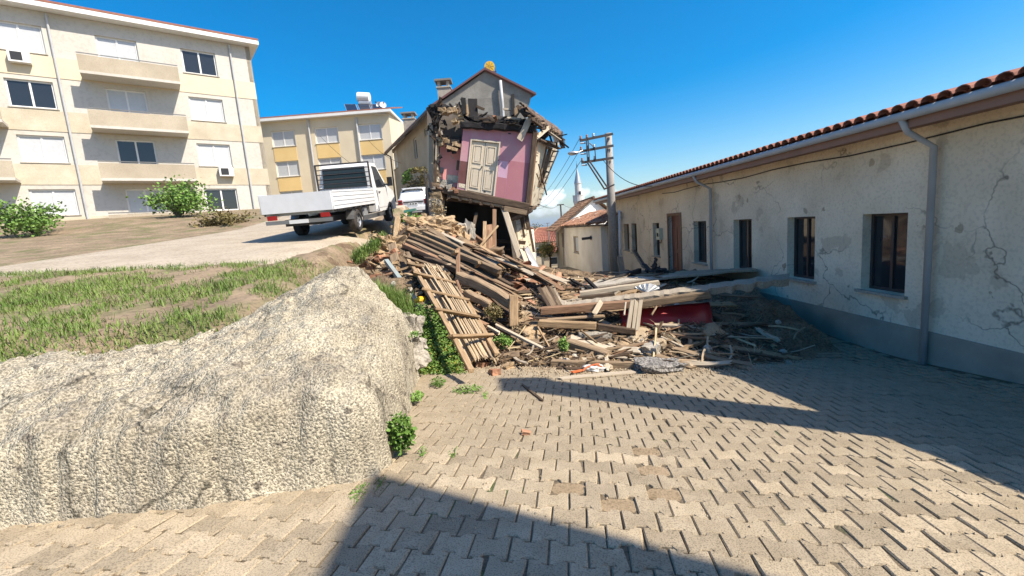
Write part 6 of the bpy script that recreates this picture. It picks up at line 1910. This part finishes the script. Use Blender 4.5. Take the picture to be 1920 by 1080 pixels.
cl_me = [lump_mesh(.06, .05, .045, 30 + i, 2, .4) for i in range(4)]
for i, me in enumerate(cl_me): me.materials.append(M[['adobe', 'concrete', 'stone', 'dust'][i]])
def litter(me, nm, lab, cat, grp, x, y, sc_, up, zf=None):
    p = onto(x, y, up) if zf is None else Vector((x, y, zf + up))
    mw = Matrix.Translation(p) @ Matrix.Rotation(rr.uniform(0, 6.28), 4, 'Z') @ Matrix.Rotation(rr.uniform(-.5, .5), 4, 'X') @ Matrix.Rotation(rr.uniform(-.4, .4), 4, 'Y') @ Matrix.Scale(sc_, 4)
    tag(link_mesh(nm, me, None, None, mw), ('large ' if sc_ > 1.15 else 'small ' if sc_ < .8 else '') + COLR[me.materials[0].name] + ' ' + lab + ' ' + where(p), cat, grp)
for k in range(110):
    x = rr.gauss(-.1, 1.5) if k < 75 else rr.uniform(-2.6, 5); y = rr.uniform(max(foot(x), 8.8) if k < 75 else foot(x) + .2, 13.5)
    if x < -3 or x > 5.2: continue
    litter(brick_me[k % 4], 'brick', 'broken brick', 'brick', 'broken bricks of the heap', x, y, rr.uniform(.6, 1.3), .03)
for k in range(130):
    x = rr.gauss(.6, 1.2); y = rr.uniform(8.6, 12.6)
    litter(shard_me[k % 4], 'tile_shard', 'broken tile', 'tile', 'broken tiles of the heap', x, y, rr.uniform(.7, 1.5), .04)
for k in range(120):
    x = rr.uniform(-2.4, 5); y = rr.uniform(foot(x) - .1, 12)
    litter(cl_me[k % 4], 'clod', 'plaster clod', 'clod', 'plaster clods of the heap', x, y, rr.uniform(.5, 1.6), .02)
dust_me = [lump_mesh(.3, .22, .10, 40 + i, 3, .5) for i in range(4)]
for i, me in enumerate(dust_me):
    me.materials.append(M[['adobe_dark', 'adobe', 'rubble', 'dust'][i]]); me.polygons.foreach_set('use_smooth', [True] * len(me.polygons))
COLR.update({'adobe_dark': 'dark brown', 'rubble': 'brown'})
for k in range(44):
    x = rr.uniform(-2.0, 4.4); y = rr.uniform(foot(x) + .35, 12.5)
    litter(dust_me[rr.choice([0, 0, 1, 2, 2, 3])], 'earth_lump', 'lump of fallen earth', 'earth', 'earth lumps of the heap', x, y, rr.uniform(.5, 1.25), .0)
# whole curved roof tiles slid together on the right of the deck
for k in range(26):
    u = rr.random()
    p = P(960, 512, 10.9).lerp(P(1050, 545, 10.2), u) + Vector((rr.uniform(-.2, .2), rr.uniform(-.9, .9), 0))
    p.z = mound(p.x, p.y) + rr.uniform(.03, .14)
    mw = Matrix.Translation(p) @ Matrix.Rotation(rr.uniform(0, 6.28), 4, 'Z') @ Matrix.Rotation(rr.uniform(-.5, .5), 4, 'X') @ Matrix.Rotation(rr.uniform(-.7, .7), 4, 'Y')
    tag(link_mesh('roof_tile', told, None, None, mw), 'whole curved clay roof tile ' + where(p), 'tile', 'slid roof tiles')
for k in range(46):     # bricks and shards tumbled towards the wall top on the left
    px, py = rr.uniform(664, 748), rr.uniform(470, 524)
    if py < 468 + (748 - px) * .35 - 10: continue
    p = PP(px, py, 10.4, .02)
    if p.y < 6.6: continue
    me = (brick_me + shard_me)[k % 8]; s_ = rr.uniform(.7, 1.4)
    mw = Matrix.Translation(p) @ Matrix.Rotation(rr.uniform(0, 6.28), 4, 'Z') @ Matrix.Rotation(rr.uniform(-.6, .6), 4, 'X') @ Matrix.Scale(s_, 4)
    nm = 'brick' if k % 8 < 4 else 'tile_shard'
    tag(link_mesh(nm, me, None, None, mw), ('large ' if s_ > 1.15 else '') + COLR[me.materials[0].name] + (' broken brick ' if nm == 'brick' else ' broken tile ') + where(p), 'brick' if nm == 'brick' else 'tile', 'broken bricks of the heap' if nm == 'brick' else 'broken tiles of the heap')
# splinters too small and too many to count
for m_, lab_ in (('wood_tan', 'countless small tan splinters strewn over the rubble heap'), ('wood_dark', 'countless small dark splinters strewn over the rubble heap')):
    b = MB()
    for k in range(1700):
        x = rr.uniform(-2.2, 4.8) if k % 3 else rr.gauss(.6, 1.2); y = foot(x) + .1 + abs(rr.gauss(0, 2.2))
        if y > 13.5: continue
        L_ = rr.uniform(.03, .16); a = rr.uniform(0, 6.28); e = rr.gauss(0, .25)
        ax = Vector((math.cos(a) * math.cos(e), math.sin(a) * math.cos(e), math.sin(e))) * L_
        b.obox((x, y, mound(x, y) + rr.uniform(.005, .05)), ax, Vector((-math.sin(a), math.cos(a), 0)) * rr.uniform(.005, .02), Vector((0, 0, rr.uniform(.004, .01))))
    tag(b.build('splinters', m_), lab_, 'splinters', kind='stuff')
# crumbs on the paving: too many and too small to count
b = MB()
for k in range(2600):
    if k < 1900:
        x = rr.uniform(-1.2, 4.8); y = foot(x) + abs(rr.gauss(0, .35)) * -1 + .15
    else:
        x = rr.uniform(-1.0, 4.5); y = rr.uniform(2.2, 6.6)
    s = rr.uniform(.004, .013) * (1.5 if k < 1900 else .75)
    z = max(zs(x, y), mound(x, y) if y > foot(x) - .1 else -9) + s * .4
    a = rr.uniform(0, 6.28); ca_, sa_ = math.cos(a) * s, math.sin(a) * s
    b.add([(x + ca_, y + sa_, z), (x - sa_, y + ca_, z - s * .2), (x - ca_, y - sa_, z), (x + sa_ * .8, y - ca_ * .8, z - s * .2), (x, y, z + s * .9), (x, y, z - s)],
          [(0, 1, 4), (1, 2, 4), (2, 3, 4), (3, 0, 4), (1, 0, 5), (2, 1, 5), (3, 2, 5), (0, 3, 5)])
tag(b.build('crumbs', 'dust'), 'fine crumbs of plaster and grit spilled over the pavers', 'grit', kind='stuff')
for k, (px, py, m, lab) in enumerate([(986, 813, 'brick_red', 'small red brick piece lying alone on the sunlit pavers'), (905, 686, 'brick_red', 'reddish brick shard at the foot of the ladder'), (927, 700, 'brick_red', 'dark reddish lump on the pavers right of the ladder foot'),
                                      (699, 688, 'brick_red', 'tiny red brick bit lying on the retaining wall'), (952, 690, 'adobe', 'tan brick shard near the ladder foot')]):
    y = 4.9 if k == 0 else None
    p = hit(px, py, 2.5) if k != 3 else P(px, py, 4.3)
    chunk('brick_piece', p + Vector((0, 0, .012)), ((.04, .026, .016) if k in (0, 3) else (.09, .06, .05)), m, 500 + k, None, (.1, .2, k), .3, 1, 2, lab, 'brick')
# ------------------------------------------------------------------ vegetation
vr = random.Random(31)
def blades(pts, name, mat, hmin, hmax, w, lean=.4):
    b = MB()
    for p in pts:
        h = vr.uniform(hmin, hmax); a = vr.uniform(0, 6.28); ln = vr.uniform(.1, lean) * h
        d = Vector((math.cos(a), math.sin(a), 0)); s = Vector((-d.y, d.x, 0)) * w * vr.uniform(.6, 1.3)
        m = p + d * ln * .35 + Vector((0, 0, h * .6)); t = p + d * ln + Vector((0, 0, h * vr.uniform(.8, 1)))
        k = len(b.v)
        b.v += [tuple(p - s), tuple(p + s), tuple(m + s * .7), tuple(m - s * .7), tuple(t)]
        b.f += [(k, k + 1, k + 2, k + 3), (k + 3, k + 2, k + 4)]
    return b
def leaves(pts, size, up=.5):
    b = MB()
    for p in pts:
        n = Vector((vr.gauss(0, 1), vr.gauss(0, 1), abs(vr.gauss(0, 1)) + up)).normalized()
        u = n.orthogonal().normalized(); a = vr.uniform(0, 6.28)
        u = u * math.cos(a) + n.cross(u) * math.sin(a); w = n.cross(u)
        s = size * vr.uniform(.6, 1.3)
        k = len(b.v)
        b.v += [tuple(p), tuple(p + u * s * .5 + w * s * .38 + n * s * .08), tuple(p + u * s), tuple(p + u * s * .5 - w * s * .38 + n * s * .08)]
        b.f += [(k, k + 3, k + 2, k + 1)]
    return b
def surf(x, y):
    """top of whatever ground is there"""
    z = terr(x, y)
    if y > 6.4 and x > -4.6: z = max(z, mound(x, y)) if y > foot(x) - .1 else z
    return z
dg = bpy.context.evaluated_depsgraph_get()
dg.update()
def drop(x, y, z=6.0):
    ok, loc, nrm, idx, ob, mw = sc.ray_cast(dg, Vector((x, y, z)), Vector((0, 0, -1)))
    return loc if ok else Vector((x, y, surf(x, y)))

# grass over the terrace
pts = []
while len(pts) < 42000:
    x, y = vr.uniform(-13, -1.2), vr.uniform(3.4, 13.5)
    if vr.random() < (y - 3.4) / 14: continue
    s = min(edge(y) - x, y - yfront(x))
    if s < (1.0 if x > -2.2 else .55): continue
    if fbm(x * .8, y * .8, 6) + .5 * fbm(x * 3, y * 3, 8) < -.12 + vr.uniform(-.15, .15): continue
    if y > 9 and x < float(np.interp(y, [8, 11, 15], [-4.3, -3.7, -4.1])): continue
    pts.append(Vector((x, y, terr(x, y) - .05)))
b = blades(pts, 'grass', 'grass_blade', .03, .13, .005, 1.2)
tag(b.build('grass', 'grass_blade', loc=(0, 0, 0)), 'short patchy grass growing over the terrace above the wall', 'grass', kind='stuff')
# tall tuft behind the wall
pts = []
for k in range(5200):
    px = vr.gauss(722, 20); py = vr.uniform(548, 592) + (px - 722) * .25
    d = vr.uniform(6.2, 7.6)
    p = P(px, py, d); pts.append(Vector((p.x, p.y, p.z - .1)))
b = blades(pts, 'tuft', 'grass_blade', .10, .36, .005, 1.1)
tag(b.build('grass_tuft', 'grass_blade'), 'tall bright green tuft of grass behind the retaining wall', 'grass')
pts = []
for k in range(2600):
    u = vr.random()
    p = P(664 + u * 56 + vr.gauss(0, 5), 488 - u * 40 + vr.gauss(0, 5), 9.6 + u * 1.3)
    if fbm(p.x * 4, p.y * 4, 3) < -.1: continue
    pts.append(p)
b = blades(pts, 'verge', 'grass_blade', .05, .17, .006, 1.3)
tag(b.build('grass_verge', 'grass_blade'), 'weedy grass verge along the edge of the upper road', 'grass')

def weed(name, label, cx, cy, d, rx, rz, n, size, mat='leaf', ry=.12, stems=6, cat='plant', hang=False):
    """a low plant: stems and small leaves"""
    c = P(cx, cy, d)
    r = thing(name, c, label, cat)
    pts = []
    for k in range(n):
        a, t = vr.uniform(0, 6.28), vr.random() ** .5
        z = vr.uniform(-1, 1) * math.sqrt(max(0, 1 - t * t)) if not hang else vr.uniform(-1, 1)
        pts.append(c + Vector((math.cos(a) * t * rx, math.sin(a) * t * ry, z * rz + vr.uniform(-.01, .01))))
    leaves(pts, size).build('foliage', mat, r)
    b = MB()
    for k in range(stems):
        p = pts[k * 3]; q = c + Vector((vr.uniform(-.3, .3) * rx, 0, -rz))
        b.tube([q, q.lerp(p, .5) + Vector((0, 0, .01)), p], .003, 4)
    b.build('stem', 'leaf', r)
    return r
# creeper on the bank between wall and ladder
ivy = thing('creeping_plant', P(830, 690, 6.6), 'dense green creeper covering the bank between retaining wall and ladder', 'plant')
pts, pts2 = [], []
cen = [(797, 590), (806, 612), (816, 632), (826, 655), (838, 672), (852, 688), (800, 650), (806, 676), (822, 690), (790, 690)]
for k in range(8200):
    cx, cy = vr.choice(cen)
    px, py = vr.gauss(cx, 13), vr.gauss(cy, 10)
    lim = float(np.interp(py, [575, 700], [826, 876]))
    if px > lim or px < float(np.interp(py, [575, 640, 700], [775, 785, 778])) or py > 702: continue
    d = float(np.interp(py, [580, 700], [8.0, 6.35])) - .1 + vr.uniform(-.16, .08)
    p = P(px, py, d)
    (pts2 if vr.random() < .16 and py > 630 else pts).append(p)
leaves(pts, .045).build('foliage', 'leaf', ivy)
leaves(pts2, .04).build('yellow_leaves', 'leaf_yellow', ivy)
b = MB()   # earth of the bank under it
for back in (0, 1):
    for i in range(13):
        for j in range(9):
            py = 572 + i * 11; l0 = float(np.interp(py, [575, 640, 700], [778, 788, 780])); l1 = float(np.interp(py, [575, 700], [822, 868]))
            d = float(np.interp(py, [580, 700], [8.0, 6.35])) + .12 + .06 * noise.noise(Vector((i * .7, j * .7, 0))) + back * .6 + .25 * (abs(j - 4) / 4) ** 3
            b.v.append(tuple(P(l0 + (l1 - l0) * j / 8, py, d)))
for i in range(12):
    for j in range(8):
        a = i * 9 + j; b.f += [(a, a + 9, a + 10, a + 1), (117 + a, 117 + a + 1, 117 + a + 10, 117 + a + 9)]
ring = [j for j in range(9)] + [i * 9 + 8 for i in range(1, 13)] + [12 * 9 + j for j in range(7, -1, -1)] + [i * 9 for i in range(11, 0, -1)]
for a, c in zip(ring, ring[1:] + ring[:1]): b.f.append((a, c, 117 + c, 117 + a))
b.build('root_mat', 'soil', ivy, smooth=True)
def gy(px, py):   # depth of the paving under a photo pixel
    t = P(px, py, 10) - CPOS
    d = 2.0
    while d < 12 and P(px, py, d).z > zs(P(px, py, d).x, d): d += .02
    return d - .01
weed('weed', 'leafy green weed growing at the foot of the retaining wall', 751, 812, gy(751, 850) - .06, .10, .17, 620, .042, ry=.09)
weed('weed', 'weeds in the corner between wall and pavers below the creeper', 779, 744, gy(779, 757), .085, .05, 260, .03)
weed('weed', 'small green weed in the dirt left of the ladder foot', 822, 716, gy(822, 724), .10, .04, 200, .03)
weed('weed', 'low mat of weeds between the pavers under the ladder', 878, 729, gy(878, 734), .19, .025, 300, .026)
weed('weed', 'tiny weed tuft on the pavers right of the weed mat', 911, 741, gy(911, 744), .04, .018, 50, .02)
weed('weed', 'leafy green weed sprouting at the heap foot beside the grey timber', 1057, 647, 6.95, .075, .13, 420, .04, ry=.08)
weed('weed', 'dark leafy weed right of the ladder under the rubble', 942, 640, 7.3, .16, .13, 420, .045, ry=.1)
weed('weed', 'dull weed with pale leaves below the thick log', 925, 585, 8.0, .17, .17, 420, .045, 'dry_leaf')
weed('weed', 'leafy green weed among stones on the wall end', 772, 627, 5.95, .11, .035, 160, .035)
weed('weed', 'bright leaves beside the teal post cap before the white car', 765, 412, 12.6, .42, .2, 420, .07)
weed('weed', 'thin weed between near pavers at the left', 850, 852, gy(850, 853), .05, .008, 40, .015)
weed('weed', 'thin mossy weed at the wall base in the lower left shade', 672, 924, gy(672, 926), .06, .012, 120, .016)
weed('weed', 'thin weed line between pavers right of the leafy wall weed', 792, 850, gy(792, 852), .05, .01, 60, .016)
weed('weed', 'dry tuft between pavers below the grassy wall weed', 712, 908, gy(712, 910), .04, .012, 60, .016, 'dry_leaf')
# bush at the tan house wall
bush = thing('bush', (P(786, 380, 29.3).x, 29.3, 3.2), 'dull green bush growing against the tan house above the white car', 'bush')
pts, pts2 = [], []
for k in range(2600):
    a, t, f = vr.uniform(0, 6.28), vr.random() ** .4, vr.uniform(-1, 1)
    px, py = 784 + math.cos(a) * t * 30, 336 + math.sin(a) * t * 21
    if fbm(px * .07, py * .09, 2) < .02 - .15 * (px < 790): continue
    p = P(px, py, 29.4 + f * .5 - (px - 786) * .05)
    (pts2 if px < 772 and py < 342 else pts).append(p)
leaves(pts, .17).build('foliage', 'dry_leaf', bush); leaves(pts2, .16).build('green_leaves', 'leaf', bush)
b = MB()
for k in range(26):
    p = P(vr.uniform(766, 804), vr.uniform(318, 350), 29.4); q = P(vr.uniform(780, 795), 380, 29.4)
    b.tube([q, q.lerp(p, .5) + Vector((vr.uniform(-.2, .2), 0, .1)), p], .018, 4)
b.build('branches', 'bark', bush)
# dead stalks under the ruin's floor by the pier
pts = [P(vr.gauss(822, 7), vr.uniform(372, 420), RY - .3 + vr.uniform(-.1, .1)) for k in range(260)]
dv = thing('dead_creeper', P(820, 420, RY - .3), 'dry leafless creeper on the stone pier of the collapsed house', 'plant')
leaves(pts, .07).build('dead_leaves', 'straw', dv)
# autumn shrub and far trees
def tree(name, label, px, py, d, rx, rz, n, size, mat, base, cat='tree'):
    c = P(px, py, d)
    zb = base if base is not None else zg(d)
    r = thing(name, (c.x, d, zb), label, cat)
    b = MB(); b.tube([(c.x, d, zb), (c.x + .05, d, (zb + c.z) / 2), c], [.12, .09, .05], 7); b.build('trunk', 'bark', r)
    br = MB(); pts = []
    for k in range(12):
        a, e = vr.uniform(0, 6.28), vr.uniform(-.3, 1.2)
        tip = c + Vector((math.cos(a) * math.cos(e) * rx, math.sin(a) * math.cos(e) * rx, math.sin(e) * rz)) * vr.uniform(.6, 1.05)
        br.tube([c - Vector((0, 0, rz * .4)), c.lerp(tip, .5) + Vector((0, 0, .1)), tip], [.05, .03, .012], 5)
        for j in range(n // 12):
            q = c.lerp(tip, vr.uniform(.35, 1.08)); pts.append(q + Vector((vr.gauss(0, rx * .17), vr.gauss(0, rx * .17), vr.gauss(0, rz * .15))))
    br.build('branches', 'bark', r)
    leaves(pts, size, .2).build('crown', mat, r)
tree('shrub', 'yellow-green autumn shrub beside the narrow street in the gap', 1030, 472, 44, 1.2, 1.3, 1500, .16, 'leaf_yellow', None, 'shrub')
tree('tree', 'sparse half bare tree behind the far red roofs', 1000, 432, 82, 2.2, 1.8, 500, .25, 'dry_leaf', None)
tree('tree', 'round garden tree standing before the far left apartment block', 330, 385, 24, 1.5, 1.6, 2600, .16, 'leaf', 2.9)
tree('shrub', 'dark green shrub at the left edge of the terrace', 60, 420, 19, 1.6, 1.0, 2200, .14, 'leaf', 2.6, 'shrub')
tree('shrub', 'olive shrub left of the parked truck', 425, 425, 20, 1.1, .8, 1600, .13, 'dry_leaf', 2.4, 'shrub')

# straw, roots and twigs caught in the heap
b = MB()
for k in range(1500):
    if k < 500: x, y = vr.gauss(-.3, .5), vr.gauss(8.6, .5)
    else: x, y = vr.uniform(-1.8, 4.6), vr.uniform(6.5, 11.5)
    if y < foot(x): continue
    p = Vector((x, y, mound(x, y) + vr.uniform(0, .08))); a, e = vr.uniform(0, 6.28), vr.uniform(-.2, .9)
    L_ = vr.uniform(.06, .26)
    t = p + Vector((math.cos(a) * math.cos(e), math.sin(a) * math.cos(e), math.sin(e))) * L_
    m = (p + t) / 2 + Vector((0, 0, vr.uniform(-.02, .03)))
    s = Vector((-math.sin(a), math.cos(a), 0)) * .004
    k0 = len(b.v)
    b.v += [tuple(p - s), tuple(p + s), tuple(m + s), tuple(m - s), tuple(t + s * .5), tuple(t - s * .5)]
    b.f += [(k0, k0 + 1, k0 + 2, k0 + 3), (k0 + 3, k0 + 2, k0 + 4, k0 + 5)]
tag(b.build('straw', 'straw'), 'loose straw and roots caught all over the rubble heap', 'straw', kind='stuff')

# ------------------------------------------------------------------ clouds low over the hills
def sky_clouds():
    tc = wn.new('ShaderNodeTexCoord')
    total = None
    for (px, py, sx, sy, amp) in [(1040, 366, .026, .017, 1.3), (1026, 378, .036, .013, 1.2), (1098, 360, .013, .011, 1.0), (1130, 362, .06, .008, .4), (1005, 396, .09, .014, .45)]:
        c = (P(px, py, 100) - CPOS).normalized()
        u = Vector((c.y, -c.x, 0)).normalized(); w = u.cross(c)
        def dot(v):
            n = wn.new('ShaderNodeVectorMath'); n.operation = 'DOT_PRODUCT'
            wl.new(tc.outputs['Generated'], n.inputs[0]); n.inputs[1].default_value = v
            return n.outputs['Value']
        def m(op, a, b_=None):
            n = wn.new('ShaderNodeMath'); n.operation = op
            for i, q in enumerate((a, b_)):
                if q is None: continue
                if isinstance(q, (int, float)): n.inputs[i].default_value = q
                else: wl.new(q, n.inputs[i])
            return n.outputs[0]
        a = m('DIVIDE', m('SUBTRACT', dot(u), u.dot(c)), sx); e = m('DIVIDE', m('SUBTRACT', dot(w), w.dot(c)), sy)
        r2 = m('ADD', m('MULTIPLY', a, a), m('MULTIPLY', e, e))
        no = wn.new('ShaderNodeTexNoise'); no.inputs['Scale'].default_value = 45; no.inputs['Detail'].default_value = 7; no.inputs['Roughness'].default_value = .6
        wl.new(tc.outputs['Generated'], no.inputs['Vector'])
        v = m('SUBTRACT', m('ADD', 1.0, m('MULTIPLY', m('SUBTRACT', no.outputs[0], .5), 3.2)), r2)
        front = m('GREATER_THAN', dot(c), .5)
        cl = wn.new('ShaderNodeClamp'); wl.new(m('MULTIPLY', m('MULTIPLY', v, amp), front), cl.inputs[0])
        total = cl.outputs[0] if total is None else m('MAXIMUM', total, cl.outputs[0])
    mx = wn.new('ShaderNodeMix'); mx.data_type = 'RGBA'
    wl.new(total, mx.inputs[0]); wl.new(w_hsv.outputs[0], mx.inputs[6]); mx.inputs[7].default_value = (6.6, 6.8, 7.1, 1)
    wl.new(mx.outputs[2], w_bg.inputs[0])
sky_clouds()

# ------------------------------------------------------------------ air between here and the hills
b = MB(); b.box(-3200, 3800, -80, 5300, -140, 70)
hz = b.build('haze', 'hill_green', loc=(0, 0, 0))
hm = bpy.data.materials.new('haze'); hm.use_nodes = True
hn = hm.node_tree.nodes; hn.clear()
ho = hn.new('ShaderNodeOutputMaterial'); hv = hn.new('ShaderNodeVolumePrincipled')
hv.inputs['Color'].default_value = (.62, .78, .98, 1); hv.inputs['Density'].default_value = .00022; hv.inputs['Anisotropy'].default_value = .2
hm.node_tree.links.new(hv.outputs[0], ho.inputs['Volume'])
hz.data.materials.clear(); hz.data.materials.append(hm)
tag(hz, kind='stuff')
